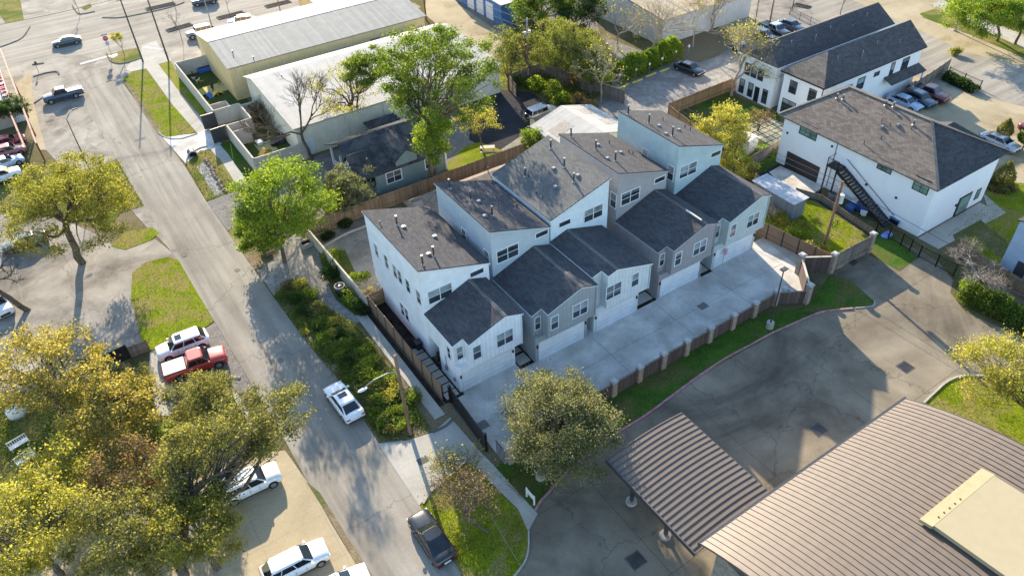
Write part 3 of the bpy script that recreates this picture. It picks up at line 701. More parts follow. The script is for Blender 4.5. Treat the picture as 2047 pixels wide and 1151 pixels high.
    for s_ in (-1,1):
        sm = MB()
        for f in ((.40,.58) if kind in ('sedan','coupe') else (.38,.54,.72) if kind != 'pickup' else (.36,.49,.62)): sm.box(X(f)-.012, X(f)+.012, s_*(hw-.02), s_*(hw+.003), cl+.25, bt-.12)
        sm.build('door_seam', BLACK, r, local=True)
        MB().box(X(.78), X(.22), s_*(hw-.08), s_*(hw+.006), cl+.0, cl+.12).build('sill', DGREY, r, local=True)
    if kind == 'pickup':
        if bed == 'cover': MB().box(X(c3+.01), X(.985), -hw*.88, hw*.88, bt-.02, bt+.06).build('bed_cover', CREAM, r, local=True, bevel=.02)
        else:
            MB().box(X(c3+.02), X(.975), -hw*.78, hw*.78, bt-.12, bt+.05).build('bed', BLACK, r, local=True)
            for s_ in (-1,1): MB().box(X(c3+.01), X(.99), s_*hw*.80, s_*hw*.93, bt-.08, bt+.09).build('bed_rail', paint, r, local=True)
    if spare: 
        q = MB().tube((X(1)-.02,0,.95), (X(1)-.24,0,.95), .37, .37, 18).build('spare_wheel', TYRE, r, local=True)
    return r
def car_px(name, label, kind, rear, front, paint, zc=.35, **kw):
    "place by the photograph pixels of the middle of the tail and of the nose"
    a, b = at(rear[0], rear[1], zc), at(front[0], front[1], zc)
    return car(name, label, kind, (a[0]+b[0])/2, (a[1]+b[1])/2, math.degrees(math.atan2(b[1]-a[1], b[0]-a[0])), paint, **kw)
# ------------------------------------------------------------------ the row of five houses
SHX = m_shingle('roof_shingle', (.064,.064,.072), (.102,.10,.103), rad(90))     # slopes that fall along x
SHL = m_shingle('roof_shingle_light', (.12,.12,.12), (.17,.165,.155), rad(90), .22, .5)
FASC = m_plain('fascia', (.42,.45,.46), .6)
GDOOR = m_stripe('garage_door_white', (.76,.78,.8), (.5,.52,.55), 'Z', .53, .4, .5, 0, .07, .02)
def sid(name, c, step=.30): return m_stripe(name, c, tuple(x*.78 for x in c), 'Z', step, .4, .75, 0, .10, .03)

def ray_plane(px, py, p0, n):
    v = RX*((px-CX)/F_PX) + RD*((py-CY)/F_PX) + _fw; c = Vector((0,0,CAM_H)); p0 = Vector(p0); n = Vector(n)
    t = (p0-c).dot(n)/v.dot(n); return c+v*t
def slope_roof(root, name, quads, mat, th=.1, fascia=None, fm=None):
    "quads: sloped polygons (top faces)"
    m_ = MB()
    for q in quads: m_.slab(q, (0,0,-th))
    o = m_.build(name, mat, root)
    return o
def vent_kit(root, plane, pipes=(), boxes=(), stubs=(), hp=.95):
    for (x, y) in pipes:
        p = ray_plane(x, y, *plane)
        v = MB().tube(p-Vector((0,0,.1)), p+Vector((0,0,hp)), .085, .085, 10).build('vent_pipe', DGREY, root)
        c = MB(); c.tube(p+Vector((0,0,hp)), p+Vector((0,0,hp+.13)), .13, .12, 10); c.build('vent_cap', GREYM, v)
        MB().tube(p-Vector((0,0,.02)), p+Vector((0,0,.1)), .2, .1, 10).build('flashing', GREYM, v)
    for (x, y) in boxes:
        p = ray_plane(x, y, *plane)
        MB().box(p.x-.2, p.x+.2, p.y-.18, p.y+.2, p.z-.1, p.z+.2).build('box_vent', GREYM, root, bevel=.05)
    for (x, y) in stubs:
        p = ray_plane(x, y, *plane)
        MB().tube(p-Vector((0,0,.1)), p+Vector((0,0,.38)), .05, .05, 8).build('stub_vent', DGREY, root)

def row_house(label, x0, xg, xr, yf, yt, yb, ridge, tall, cw_tall, cw_low, shl, mir=False, sL=.35, sR=.36, tw=None, dy=0, side_windows=(), front=(), lamp=True):
    """one house: garage block, overhanging upper floor with one corner set back, and the tall block behind"""
    root = thing('row_house', label, 'house', (x0, yf, 0), 0, 'row of five tall narrow houses')
    xR, zR = ridge; zl, zr_ = tall; yu = yf-.55; nd = 1.0; nw = 1.0
    W1 = m_stripe('siding_low_%d' % int(x0), cw_low, tuple(x*.74 for x in cw_low), 'XY', .42, .4, .75, 0, .11, .03); W2 = sid('siding_tall_%d' % int(x0), cw_tall)
    X0, X1 = x0, xr
    ze = lambda x: zR-sL*(xR-x) if x < xR else zR-sR*(x-xR)
    # ground floor
    g = MB()
    if mir: g.box(x0+.05, xg, yf, yt, 0, 2.96)
    else: g.prism([(x0+.02,yf),(xg,yf),(xg,yt),(x0+1.3,yt),(x0+1.3,yt-2.0),(x0+.02,yt-2.0)], 0, 2.96)
    g.build('garage_wall', W1, root)
    # upper floor, section polygon extruded along y, corner cut back
    u = MB()
    def sect(xa, xb, y0, y1):
        xs = [xa] + ([xR] if xa < xR < xb else []) + [xb]
        pts = [(x, y0, ze(x)-.06) for x in xs] + [(xb, y0, 2.95), (xa, y0, 2.95)]
        u.slab(pts, (0, y1-y0, 0))
    if mir: sect(X0, X1, yu+nd, yt); sect(X0, X1-nw, yu, yu+nd-.001)
    else: sect(X0, X1, yu+nd, yt); sect(X0+nw, X1, yu, yu+nd-.001)
    u.build('upper_wall', W1, root)
    # tall block
    t = MB(); zz = lambda x: zl+(zr_-zl)*(x-x0)/(tw-x0)
    tw = tw or xr
    t.slab([(x0+.0,yt,0),(tw,yt,0),(tw,yt,zz(tw)-.06),(x0,yt,zz(x0)-.06)], (0, yb-yt, 0)); t.build('tall_wall', W2, root)
    # roofs
    ov = .1
    q = []
    fa = MB(); ft = .17
    def add(xa, xb, y0, y1, f):
        p = [(xa,y0,f(xa)),(xb,y0,f(xb)),(xb,y1,f(xb)),(xa,y1,f(xa))]; q.append([(a,b,c+.03) for a,b,c in p])
        fa.slab([(xa-(.03 if xa != xR else 0),y0-.03,f(xa)-.065),(xb+(.03 if xb != xR else 0),y0-.03,f(xb)-.065),(xb+(.03 if xb != xR else 0),y1,f(xb)-.065),(xa-(.03 if xa != xR else 0),y1,f(xa)-.065)], (0,0,-ft+.06))
    if mir:
        add(X0-ov, xR, yu-ov, yt-.003, ze); add(xR, X1+ov, yu+nd-ov, yt-.003, ze)
        add(xR, X1-nw+ov*.5, yu-ov, yu+nd-ov, ze)
    else:
        add(X0-ov, xR, yu+nd-ov, yt-.003, ze); add(X0+nw-ov*.5, xR, yu-ov, yu+nd-ov, ze); add(xR, X1+ov, yu-ov, yt-.003, ze)
    slope_roof(root, 'lower_roof', q, SHX)
    MB().slab([(xR-.16,yu-ov-.01,ze(xR-.16)+.045),(xR,yu-ov-.01,ze(xR)+.05),(xR+.16,yu-ov-.01,ze(xR+.16)+.045),(xR+.16,yu-ov-.01,ze(xR+.16)+.02),(xR-.16,yu-ov-.01,ze(xR-.16)+.02)], (0,yt-yu+ov,0)).build('ridge_cap', SHL, root)
    q2 = [[(x0-ov,yt-ov,zz(x0-ov)+.03),(tw+ov,yt-ov,zz(tw+ov)+.03),(tw+ov,yb+ov,zz(tw+ov)+.03),(x0-ov,yb+ov,zz(x0-ov)+.03)]]
    slope_roof(root, 'tall_roof', q2, SHL if shl else SHX)
    fa.slab([(x0-ov-.03,yt-ov-.03,zz(x0-ov)-.072),(tw+ov+.03,yt-ov-.03,zz(tw+ov)-.072),(tw+ov+.03,yb+ov+.03,zz(tw+ov)-.072),(x0-ov-.03,yb+ov+.03,zz(x0-ov)-.072)], (0,0,-.1))
    for xd in (x0+.07, (xr if not mir else x0+6.0)-.07):
        MB().box(xd-.05, xd+.05, (yu+nd if xd < x0+1 and not mir else yu)-.09, (yu+nd if xd < x0+1 and not mir else yu)-.005, .1 if False else 2.95, ze(xd)-.2).build('downspout', m_plain('spout_%d' % int(x0), tuple(x*.85 for x in cw_low), .6), root)
    fa.build('fascia', m_plain('fascia_%d' % int(x0), tuple(min(.8, c*1.15) for c in cw_tall), .6), root)
    # garage door and lamps
    ga, gb = (x0+.45, xg-.5) if not mir else (x0+.4, xg-.5)
    d = MB().box(ga, gb, yf-.035, yf+.02, .03, 2.15).build('garage_door', GDOOR, root)
    fr = MB(); fr.box(ga-.1, ga-.002, yf-.055, yf+.02, 0, 2.25); fr.box(gb+.002, gb+.1, yf-.055, yf+.02, 0, 2.25); fr.box(ga-.1, gb+.1, yf-.058, yf+.02, 2.152, 2.27)
    fr.build('door_trim', WHITE, root)
    for x in (ga-.25, gb+.27): MB().box(x-.06, x+.06, yf-.14, yf+.01, 1.75, 2.05).build('wall_lamp', BLACK, root, bevel=.015)
    # windows on the front: (x, z, w, h, which face, style)
    for (x, z, w_, h_, face, style) in front:
        yy = {'u': yu, 'n': yu+nd, 't': yt}[face]
        window(root, (x, yy, z), (1,0,0), w_, h_, WHITE, style, gl=GLASS)
    for (y, z, w_, h_, style) in side_windows:
        window(root, (x0, y+w_, z), (0,-1,0), w_, h_, WHITE, style)
    plane = (Vector((x0,yt,zz(x0)+.03)), Vector(((zl-zr_),0,tw-x0)).normalized())
    return root, plane

def std_front(x0, yt_x, zt, zo=0, low=0):
    "window set shared by the four houses of the same hand: low part offsets from x0, tall part at height zt"
    return [(x0+3.75, 3.85+low, 1.6, 1.45, 'u', 'twin'), (x0+1.35, 3.75+low, .75, 1.45, 'u', 'double'), (x0+.32, 3.55+low, .55, 1.4, 'n', 'double'),
            (x0+.55, zt, 2.3, 1.35, 't', 'twin'), (x0+4.85, zt+.95, 1.35, .5, 't', 'single')]
h1, P1 = row_house('white sided house nearest the street, with a column of windows facing the slat fence', 19.7, 25.55, 26.05, 41.0, 46.3, 57.2, (24.35,7.15), (10.35,8.1), (.80,.83,.86), (.80,.83,.86), False, tw=26.5,
  side_windows=[(55.2,6.0,.7,1.5,'double'),(53.1,6.0,.7,1.5,'double'),(51.35,6.0,.7,1.5,'double'),(50.35,6.0,.7,1.5,'double'),(48.75,6.0,.75,1.5,'double'),(46.7,6.1,.75,1.5,'double'),(51.1,1.5,.7,1.5,'double'),(50.2,1.5,.7,1.5,'double'),(42.05,3.2,.5,1.4,'double')],
  front=std_front(19.7, 0, 6.3))
vent_kit(h1, P1, [(794,450.5),(845.5,530),(867.5,512)], [(807,455),(857,509),(869,474)], [(760,448)])
h2, P2 = row_house('slate grey-blue house whose tall roof is dappled by tree shadow, second from the street', 27.2, 33.1, 33.55, 40.15, 46.85, 56.7, (31.8,7.2), (10.85,8.7), (.47,.53,.57), (.34,.365,.37), False, tw=33.6,
  side_windows=[(47.35,6.75,.8,1.4,'double'),(51.4,6.9,.75,1.3,'double')], front=std_front(27.2, 0, 7.0, low=0))
vent_kit(h2, P2, [(941,400),(984,431),(899,377)], [(957,404),(969,433)], [(997,413),(1033,413)])
h3, P3 = row_house('pale blue-white house with its roof high on the right, the middle one of the five', 33.85, 39.3, 40.0, 40.15, 47.0, 57.0, (35.8,7.3), (9.2,11.2), (.70,.78,.82), (.66,.70,.70), True, tw=40.75, sL=.3, sR=.31,
  front=[(34.75,4.05,1.7,1.5,'u','twin'),(37.75,4.15,.8,1.45,'u','double'),(34.85,7.9,1.3,.5,'t','single'),(37.85,7.2,2.2,1.35,'t','twin')])
vent_kit(h3, P3, [(1101,297),(1128,334),(1147,364),(1050,353)], [(1107,338),(1155,352),(1110,375)], [(1057,354),(1073,388),(1085,397)], .9)
h4, P4 = row_house('taupe brown-grey house with a flat pipe on its lower ridge, fourth from the street', 42.0, 47.95, 48.5, 40.35, 47.1, 56.6, (46.95,7.42), (11.2,9.15), (.38,.355,.36), (.33,.31,.32), False, tw=48.5,
  side_windows=[(47.25,7.0,.8,1.6,'double')], front=std_front(42.0, 0, 7.2, low=.15))
vent_kit(h4, P4, [(1141.5,274),(1191,299),(1230,322)], [(1195,291),(1214,318),(1241,306)], [(1218,287),(1257,305),(1265,309)])
h5, P5 = row_house('sage blue house at the wooden fence end of the row, highest of the five', 49.6, 55.75, 56.05, 40.55, 46.95, 56.3, (54.74,7.46), (11.6,9.55), (.46,.56,.58), (.50,.56,.54), False, tw=56.0,
  side_windows=[(47.3,7.3,.8,1.6,'double'),(51.3,7.7,.8,1.3,'double')], front=std_front(49.6, 0, 7.55, low=.1))
vent_kit(h5, P5, [(1255.5,229),(1297,247),(1344,272)], [(1317,253),(1331,269),(1357,261)], [(1325,241),(1369,256),(1380,261)])
# pipes lying along the lower ridges
for nm, lab, a, b in (('gutter_pipe','pale pipe lying on the lower ridge of the taupe house',(1372,420),(1402,440)),):
    p, q = ray_plane(*a, (46.9,0,7.6), (0,0,1)), ray_plane(*b, (46.9,0,7.6), (0,0,1))
    tag(MB().tube(p, q, .09, .09, 8).build(nm, CREAM), lab, 'pipe')
# narrow walks between the garages: slab joints and mulch
for x0_, x1_ in ((25.6,27.15),(39.4,41.95),(48.0,49.55)):
    sheet('side_walk_mulch', [(x0_,40.2),(x1_,40.2),(x1_,47),(x0_,47)], 5, SOIL, px=False)
    for i in range(4): sheet('side_walk_slab', [(x0_+.15,40.6+i*1.5),(x1_-.15,40.6+i*1.5),(x1_-.15,41.85+i*1.5),(x0_+.15,41.85+i*1.5)], 6, WALK, px=False)

# meters and pipes on the street-side wall
MB().box(19.56,19.71,42.9,43.25,1.2,1.75).build('meter_box', GREYM, h1, bevel=.02); MB().tube((19.66,43.07,1.75),(19.66,43.07,2.9),.03).build('conduit', GREYM, h1)
MB().box(19.6,19.71,41.6,41.85,.9,1.3).build('meter_box', GREYM, h1, bevel=.02)
# ------------------------------------------------------------------ other buildings
METR = m_stripe('white_metal_roof', (.41,.395,.37), (.35,.37,.35), 'X', .45, .4, .8, 0, .12, .05, .1)
METR2 = m_stripe('worn_metal_roof', (.38,.355,.31), (.31,.325,.29), 'X', .40, .4, .8, 0, .12, .12, .1)
METY = m_stripe('metal_roof_y', (.44,.425,.40), (.30,.29,.28), 'Y', .4, .5, .8, 0, .16, .07, .1)
YWALL = m_stripe('yellow_metal_wall', (.74,.55,.27), (.6,.45,.22), 'XY', .5, .3, .6, 0, .08, .03)
GWALL = m_stripe('ivory_metal_wall', (.74,.68,.54), (.62,.57,.46), 'XY', .4, .35, .6, 0, .08, .03)
BROWNR = m_shingle('brown_shingle', (.12,.10,.088), (.19,.165,.145), rad(90), .24, .5)
BROWNY = m_shingle('brown_shingle_y', (.15,.125,.105), (.23,.19,.165), 0, .24, .5)
DARKY = m_shingle('dark_shingle_y', (.055,.055,.06), (.085,.083,.085), 0, .24, .5)
DARKX = m_shingle('dark_shingle_x', (.055,.055,.06), (.085,.083,.085), rad(90), .24, .5)
BUNGR = m_noise('old_dark_roof', (.045,.05,.06), (.075,.078,.085), 1.2, 9, .5, .95, .4, (.11,.11,.11), .6)
WSTUC = m_noise('white_stucco', (.80,.82,.85), (.86,.87,.88), .5, 10, .08, .85, .08)

def gable(root, x0, x1, y0, y1, ze, zr, mat, axis='X', ridge=None, ov=.35, hip=(0,0), th=.14, name='roof', rm2=None, ov2=None, lean=0):
    """ridge along axis; hip=(start,end) hip run at each end"""
    X0, X1, Y0, Y1 = x0-ov, x1+ov, y0-ov, y1+ov
    if axis == 'X':
        yr = ridge if ridge is not None else (y0+y1)/2
        a, b = (X0+hip[0], yr, zr), (X1-hip[1], yr, zr)
        s = MB().slab([(X0,Y0,ze),(X1,Y0,ze),b,a], (0,0,-th)); s.slab([(X1,Y1,ze),(X0,Y1,ze),a,b], (0,0,-th))
        e = MB()
        if hip[0]: MB().slab([(X0,Y1,ze),(X0,Y0,ze),a], (0,0,-th)).build('hip_roof', rm2 or mat, root)
        if hip[1]: MB().slab([(X1,Y0,ze),(X1,Y1,ze),b], (0,0,-th)).build('hip_roof', rm2 or mat, root)
    else:
        xr = ridge if ridge is not None else (x0+x1)/2
        a, b = (xr, Y0+hip[0], zr), (xr, Y1-hip[1], zr)
        s = MB().slab([(X0,Y1,ze),(X0,Y0,ze),a,b], (0,0,-th)); s.slab([(X1,Y0,ze),(X1,Y1,ze),b,a], (0,0,-th))
        e = MB()
        if hip[0]: MB().slab([(X0,Y0,ze),(X1,Y0,ze),a], (0,0,-th)).build('hip_roof', rm2 or mat, root)
        if hip[1]: MB().slab([(X1,Y1,ze),(X0,Y1,ze),b], (0,0,-th)).build('hip_roof', rm2 or mat, root)
    o = s.build(name, mat, root)
    if e.v: e.build('hip_roof', rm2 or mat, root)
    return o
def gable_wall(root, x0, x1, y0, y1, ze, zr, mat, axis='X', ridge=None, hip=False, name='wall', z0=0):
    m_ = MB()
    if hip: m_.box(x0,x1,y0,y1,z0,ze-.02)
    elif axis == 'X':
        yr = ridge if ridge is not None else (y0+y1)/2
        m_.slab([(x0,y0,z0),(x0,y0,ze-.16),(x0,yr,zr-.16),(x0,y1,ze-.16),(x0,y1,z0)], (x1-x0,0,0))
    else:
        xr = ridge if ridge is not None else (x0+x1)/2
        m_.slab([(x0,y0,z0),(x1,y0,z0),(x1,y0,ze-.16),(xr,y0,zr-.16),(x0,y0,ze-.16)], (0,y1-y0,0))
    return m_.build(name, mat, root)

# yellow-walled warehouse
r = thing('warehouse', 'long yellow warehouse with a pale worn metal roof', 'warehouse', (22,110,0))
gable_wall(r, 22.1, 54.2, 110, 127, 5, 6.3, YWALL, 'X', 118)
gable(r, 22, 54.4, 110, 127, 5.05, 6.4, METR2, 'X', 118, ov=.15, th=.08)
MB().slab([(21.85,118,6.44),(54.5,118,6.44),(54.5,118.35,6.40),(21.85,118.35,6.40)], (0,0,-.06)).build('ridge_cap', METR, r)
MB().slab([(37.5,108.7,3.1),(41.5,108.7,3.1),(41.5,110,3.5),(37.5,110,3.5)], (0,0,-.08)).build('door_canopy', GREYM, r)
MB().box(37.7,41.3,109.94,110.02,0,3.0).build('loading_door', GREYM, r)
for x in (44.5, 52.0): window(r, (x,110,2.6), (1,0,0), 1.6, 1.0, GREYM, 'double')
for a in ((500+20/2.95,117),(465,105)):
    p = ray_plane(*a, (0,114,5.75), (0,-.17,1)); MB().tube(p, p+Vector((0,0,.3)), .08).build('stub_vent', DGREY, r)
# low white-roofed warehouse
r = thing('warehouse', 'low ivory warehouse with a bright white corrugated roof behind the bungalow', 'warehouse', (23,88,0))
gable_wall(r, 23.6, 54.6, 88.3, 107.5, 4.2, 5.4, GWALL, 'X', 103)
gable(r, 23.4, 54.9, 88.2, 107.6, 4.3, 5.5, METR, 'X', 103.5, ov=.12, th=.08)
for x in (30.5, 36, 43, 49): MB().box(x-.05, x+.05, 88.14, 88.3, .1, 4.1).build('downspout', CREAM, r)
p = at(565,160,4.8); MB().tube(p, (p[0],p[1],5.6), .06).build('stub_vent', DGREY, r)
MB().box(24.3,25.6,88.22,88.32,.05,2.2).build('door', WHITE, r)
# dog yard walls
r = thing('yard_wall', 'tall cream stucco wall round the dog yard beside the sidewalk', 'wall', (17.3,88,0))
W_ = MB(); H_ = 2.35
def wl(pts, m_=None, th=.2, h=H_):
    for a, b in zip(pts[:-1], pts[1:]): (m_ or W_).beam((a[0],a[1],0), (b[0],b[1],0), th, h)
wl([(23.1,124),(17.2,124)]); wl([(17.3,123.9),(17.3,104.0)]); wl([(17.4,104.0),(20.9,104.0)]); wl([(20.9,103.9),(20.9,98.6)]); wl([(20.8,98.6),(17.4,98.6)])
wl([(17.5,98.5),(17.5,87.8)]); wl([(17.6,87.7),(24.4,87.7)]); wl([(21,103.2),(23.4,103.2)])
W_.build('wall', STUCCO, r)
b_ = MB(); wl([(17.4,106.3),(19.6,106.3)], b_, .15, 2.2); wl([(19.7,106.35),(19.7,104.1)], b_, .15, 2.2); b_.build('bin_enclosure', STUCCO, r)
b_ = MB(); wl([(17.6,96.5),(19.8,96.5)], b_, .15, 2.2); wl([(19.85,96.45),(19.85,98.5)], b_, .15, 2.2); b_.build('bin_enclosure', STUCCO, r)
for i, (a, b, lab) in enumerate((((17.3,103.7),(15.4,103.75),'open black gate leaf of the cream yard wall, the one nearer the street sign'), ((17.4,99.0),(15.3,98.9),'open black gate leaf of the cream yard wall, the one nearer the green tree'))):
    tag(MB().beam((a[0],a[1],.12), (b[0],b[1],.12), .09, 2.1).build('gate_leaf', DGREY), lab, 'gate', 'black gate leaves of the yard wall')

# bungalow with dormers
BW = m_stripe('teal_siding', (.20,.28,.29), (.14,.2,.21), 'Z', .16, .4, .75, 0, .1, .03)
r = thing('bungalow', 'small teal bungalow with an old dark roof, gable dormer and white porch', 'house', (26,74,0))
gable_wall(r, 27.9, 37.5, 74.3, 83.6, 3.0, 5.4, BW, 'X', 79)
gable(r, 26.0, 37.7, 74.0, 84.0, 3.0, 5.6, BUNGR, 'X', 79, ov=.35)
cg = MB(); cg.slab([(30.6,73.9,2.9),(33.4,73.9,2.9),(33.4,73.9,3.9),(32.0,73.9,4.9),(30.6,73.9,3.9)], (0,4,0)); cg.build('cross_gable_wall', BW, r)
cg = MB(); cg.slab([(30.2,73.6,3.8),(32.0,73.6,5.1),(32.0,79,5.65),(30.2,77.0,4.7)], (0,0,-.12)); cg.slab([(32.0,73.6,5.1),(33.8,73.6,3.8),(33.8,77.0,4.7),(32.0,79,5.65)], (0,0,-.12)); cg.build('cross_gable_roof', BUNGR, r)
dm = MB(); dm.slab([(25.75,75.6,3.7),(25.75,77.6,3.7),(25.75,76.6,4.9)], (2.2,0,0)); dm.build('dormer_wall', m_plain('pale_blue', (.45,.55,.58)), r)
dm = MB(); dm.slab([(25.5,75.3,3.7),(25.5,76.6,5.05),(28.6,76.6,5.05),(27.0,75.3,3.75)], (0,0,-.1)); dm.slab([(25.5,76.6,5.05),(25.5,77.9,3.7),(27.4,77.9,4.4),(28.6,76.6,5.05)], (0,0,-.1)); dm.build('dormer_roof', BUNGR, r)
window(r, (29.3,74.3,1.0), (1,0,0), 1.9, 1.35, WHITE, 'twin', ft=.14); window(r, (34.6,74.3,1.1), (1,0,0), 1.0, 1.3, WHITE, 'double', ft=.14)
MB().box(26.0,27.9,74.3,83.6,0,.45).build('porch_floor', GREYM, r)
for y in (74.5, 77.5, 80.5, 83.4): MB().box(26.05,26.3,y-.13,y+.13,.45,2.95).build('porch_column', WHITE, r)
pr = MB()
for a, b in ((74.6,77.4),(80.6,83.3)):
    pr.beam((26.18,a,1.25),(26.18,b,1.25),.07,.07); pr.beam((26.18,a,.6),(26.18,b,.6),.05,.06)
    for k in range(14): y = a+(b-a)*k/13; pr.box(26.16,26.2,y-.02,y+.02,.6,1.28)
pr.box(26.1,27.9,74.32,74.38,1.2,1.28); pr.build('porch_railing', WHITE, r)
MB().box(26.3,27.8,74.26,74.34,1.2,2.6).build('porch_screen', CGLASS, r)
MB().box(37.3,37.55,74.2,74.45,0,2.9).build('corner_trim', WHITE, r)
# small hip roofed shed behind it
r = thing('garden_shed', 'small shed roof with pale streaks between the bungalow and the ivory warehouse', 'shed', (33,84,0))
gable_wall(r, 32.8, 37, 84.9, 87.7, 2.3, 3.1, BW, 'X', hip=True); gable(r, 32.8, 37, 84.9, 87.7, 2.35, 3.2, BUNGR, 'X', ov=.2, hip=(1.4,1.4))
# low brown house behind the fence
BR = m_noise('brown_wall', (.26,.21,.16), (.32,.27,.21), 1, 8, .2)
r = thing('low_house', 'low brown-roofed building squeezed between the wooden fence and the row houses', 'house', (27.5,60,0))
gable_wall(r, 28.6, 41.6, 59.2, 67.2, 2.3, 3.1, BR, 'X', 66); gable(r, 28.5, 41.7, 59, 67.4, 2.35, 3.2, BROWNY, 'X', 66.0, ov=.3, hip=(2.2,.9))
p = at(976,347,3.0); MB().tube(p, (p[0],p[1],3.9), .06).build('vent_pipe', DGREY, r)
p = at(985,350,3.0); MB().box(p[0]-.2,p[0]+.2,p[1]-.15,p[1]+.15,2.8,3.15).build('box_vent', WHITE, r)
# cream metal-roofed house behind the row
r = thing('metal_roof_house', 'house with a cream ribbed metal roof and brown patches behind the row', 'house', (49,64,0))
gable_wall(r, 49.4, 58.6, 64, 72.2, 3.0, 4.3, GWALL, 'Y'); gable(r, 49.2, 58.8, 63.8, 72.4, 3.0, 4.35, METY, 'Y', ov=.2, th=.08)
for a, sg in (((1108,262),1), ((1181,232),-1), ((1220,254),-1)):
    pass
PATCH = m_noise('roof_patch', (.38,.33,.28), (.46,.41,.36), 2, 8, .3)
sl_ = (4.35-3.0)/5.0
for (cx_, cy_, wx, wy) in ((51.2,68.8,1.3,1.0),(56.6,70.3,1.1,.8),(57.2,66.9,1.0,.8)):
    f_ = lambda x: 4.35-sl_*abs(x-54)+.02
    MB().slab([(cx_-wx,cy_-wy,f_(cx_-wx)),(cx_+wx,cy_-wy,f_(cx_+wx)),(cx_+wx,cy_+wy,f_(cx_+wx)),(cx_-wx,cy_+wy,f_(cx_-wx))], (0,0,-.05)).build('roof_patch', PATCH, r)
r = thing('garage', 'small cream garage with a brown roof beside the parked silver jeep', 'garage', (50.5,72.6,0))
gable_wall(r, 50.9, 56, 72.9, 75.3, 2.4, 3.0, GWALL, 'X'); gable(r, 50.8, 56.1, 72.8, 75.4, 2.45, 3.1, BROWNY, 'X', ov=.2)

# white house with the outside stair
r = thing('white_house', 'big white stucco house with a brown hip roof and black outside stair', 'house', (71.3,31.5,0))
MB().box(71.4,83.2,31.6,51.2,0,6.25).build('wall', WSTUC, r)
gable(r, 71.4, 83.4, 31.6, 51.4, 6.3, 9.3, BROWNR, 'Y', ridge=77.6, ov=.5, hip=(6.2,4.0), rm2=DARKY, th=.16)
hc = MB()
for a, b in (((70.9,31.1,6.36),(77.6,37.3,9.36)),((83.9,31.1,6.36),(77.6,37.3,9.36)),((77.6,37.3,9.34),(77.6,47.9,9.34)),((70.9,51.9,6.36),(77.6,47.9,9.36))): hc.beam(a, b, .3, .04)
hc.build('hip_cap', SHL, r)
for (y, z, w_, h_, st) in ((46.5,5.0,2.3,1.45,'grid'),(36.7,5.35,1.6,1.1,'grid23'),(32.3,5.0,1.6,1.5,'grid2')):
    window(r, (71.4,y+w_,z), (0,-1,0), w_, h_, BLACK, st, gl=GLASSG)
MB().box(71.33,71.42,45.0,49.8,.03,2.1).build('garage_door', m_stripe('garage_door_brown', (.045,.035,.035), (.02,.02,.02), 'Z', .5, .4, .6, 0, .05), r)
MB().box(77.7,80.0,31.5,31.62,.05,2.45).build('patio_door', BLACK, r); MB().box(77.85,79.85,31.47,31.55,.2,2.3).build('door_glass', GLASSG, r)
window(r, (81.2,31.6,.9), (1,0,0), .7, 1.2, BLACK, 'double', gl=GLASSG)
vent_kit(r, (Vector((70.9,0,6.35)), Vector((-3.0,0,6.7)).normalized()), [(1673,197),(1685,199),(1770,211),(1786,214),(1826,250)], [(1763,255),(1795,251)], [(1762,243),(1779,252),(1761,277),(1727,287),(1822,258)], .5)
for (y, z) in ((50.4,4.3),(44.2,5.3),(42.6,3.6),(38.9,2.9),(35.2,3.1)):
    MB().box(71.28,71.42,y-.1,y+.1,z-.12,z+.12).build('wall_lamp', BLACK, r)
MB().box(77.2,77.4,31.45,31.6,1.6,1.85).build('wall_lamp', BLACK, r)
MB().box(71.34,71.4,43.55,43.65,.2,6.1).build('downspout', GREYM, r)
# stair
MB().box(69.9,71.35,41.9,43.4,3.65,3.8).build('stair_landing', BLACK, r)
sg = MB(); n_ = 19
for i in range(n_):
    t = i/n_; y = 41.9-t*7.2; z = 3.65*(1-t); sg.box(70.0,71.25,y-.40,y,z-.05,z)
sg.build('stair_treads', DGREY, r)
sr = MB()
for x in (69.95,71.28): sr.slab([(x,41.9,3.75),(x,34.6,.05),(x,34.9,-.0),(x,42.1,3.4)], (.06,0,0)); sr.beam((x,41.9,4.7),(x,34.7,1.0),.05,.05)
for k in range(9):
    t = k/8; sr.box(69.95,70.0,41.86-t*7.1,41.9-t*7.1,3.7*(1-t),3.7*(1-t)+1.0)
for y in (41.95,43.35): sr.box(69.92,69.98,y-.03,y+.03,3.8,4.8)
sr.beam((69.95,41.95,4.75),(69.95,43.35,4.75),.05,.05); sr.beam((69.95,43.35,4.75),(71.3,43.35,4.75),.05,.05)
for k in range(10): sr.box(69.93,69.96,42.0+k*.14,42.02+k*.14,3.8,4.75)
sr.build('stair_rail', BLACK, r)
for (x, y) in ((70.0,43.3),(70.0,42.0)): MB().box(x-.07,x+.07,y-.07,y+.07,0,3.7).build('stair_post', BLACK, r)
# side wings of the white house
wr_ = thing('garage_wing', 'dark hip-roofed wing of the white house, beside the grey parked car', 'house wing', (84.5,35,0))
MB().box(83.45,89.0,35.2,41.8,0,3.2).build('wall', WSTUC, wr_); gable(wr_, 84.0, 89.2, 34.9, 42.0, 3.3, 6.4, DARKX, 'X', ov=.4, hip=(0,4.6), rm2=DARKX)
wr_ = thing('garage_wing', 'dark-roofed white carport wing beside the parked blue and white cars', 'house wing', (84.5,48,0))
MB().box(83.45,86.0,46.2,51.2,0,3.0).build('wall', WSTUC, wr_); gable(wr_, 83.9, 87.8, 45.9, 51.6, 3.1, 5.2, DARKX, 'X', ov=.3, hip=(0,2.6), rm2=DARKX)

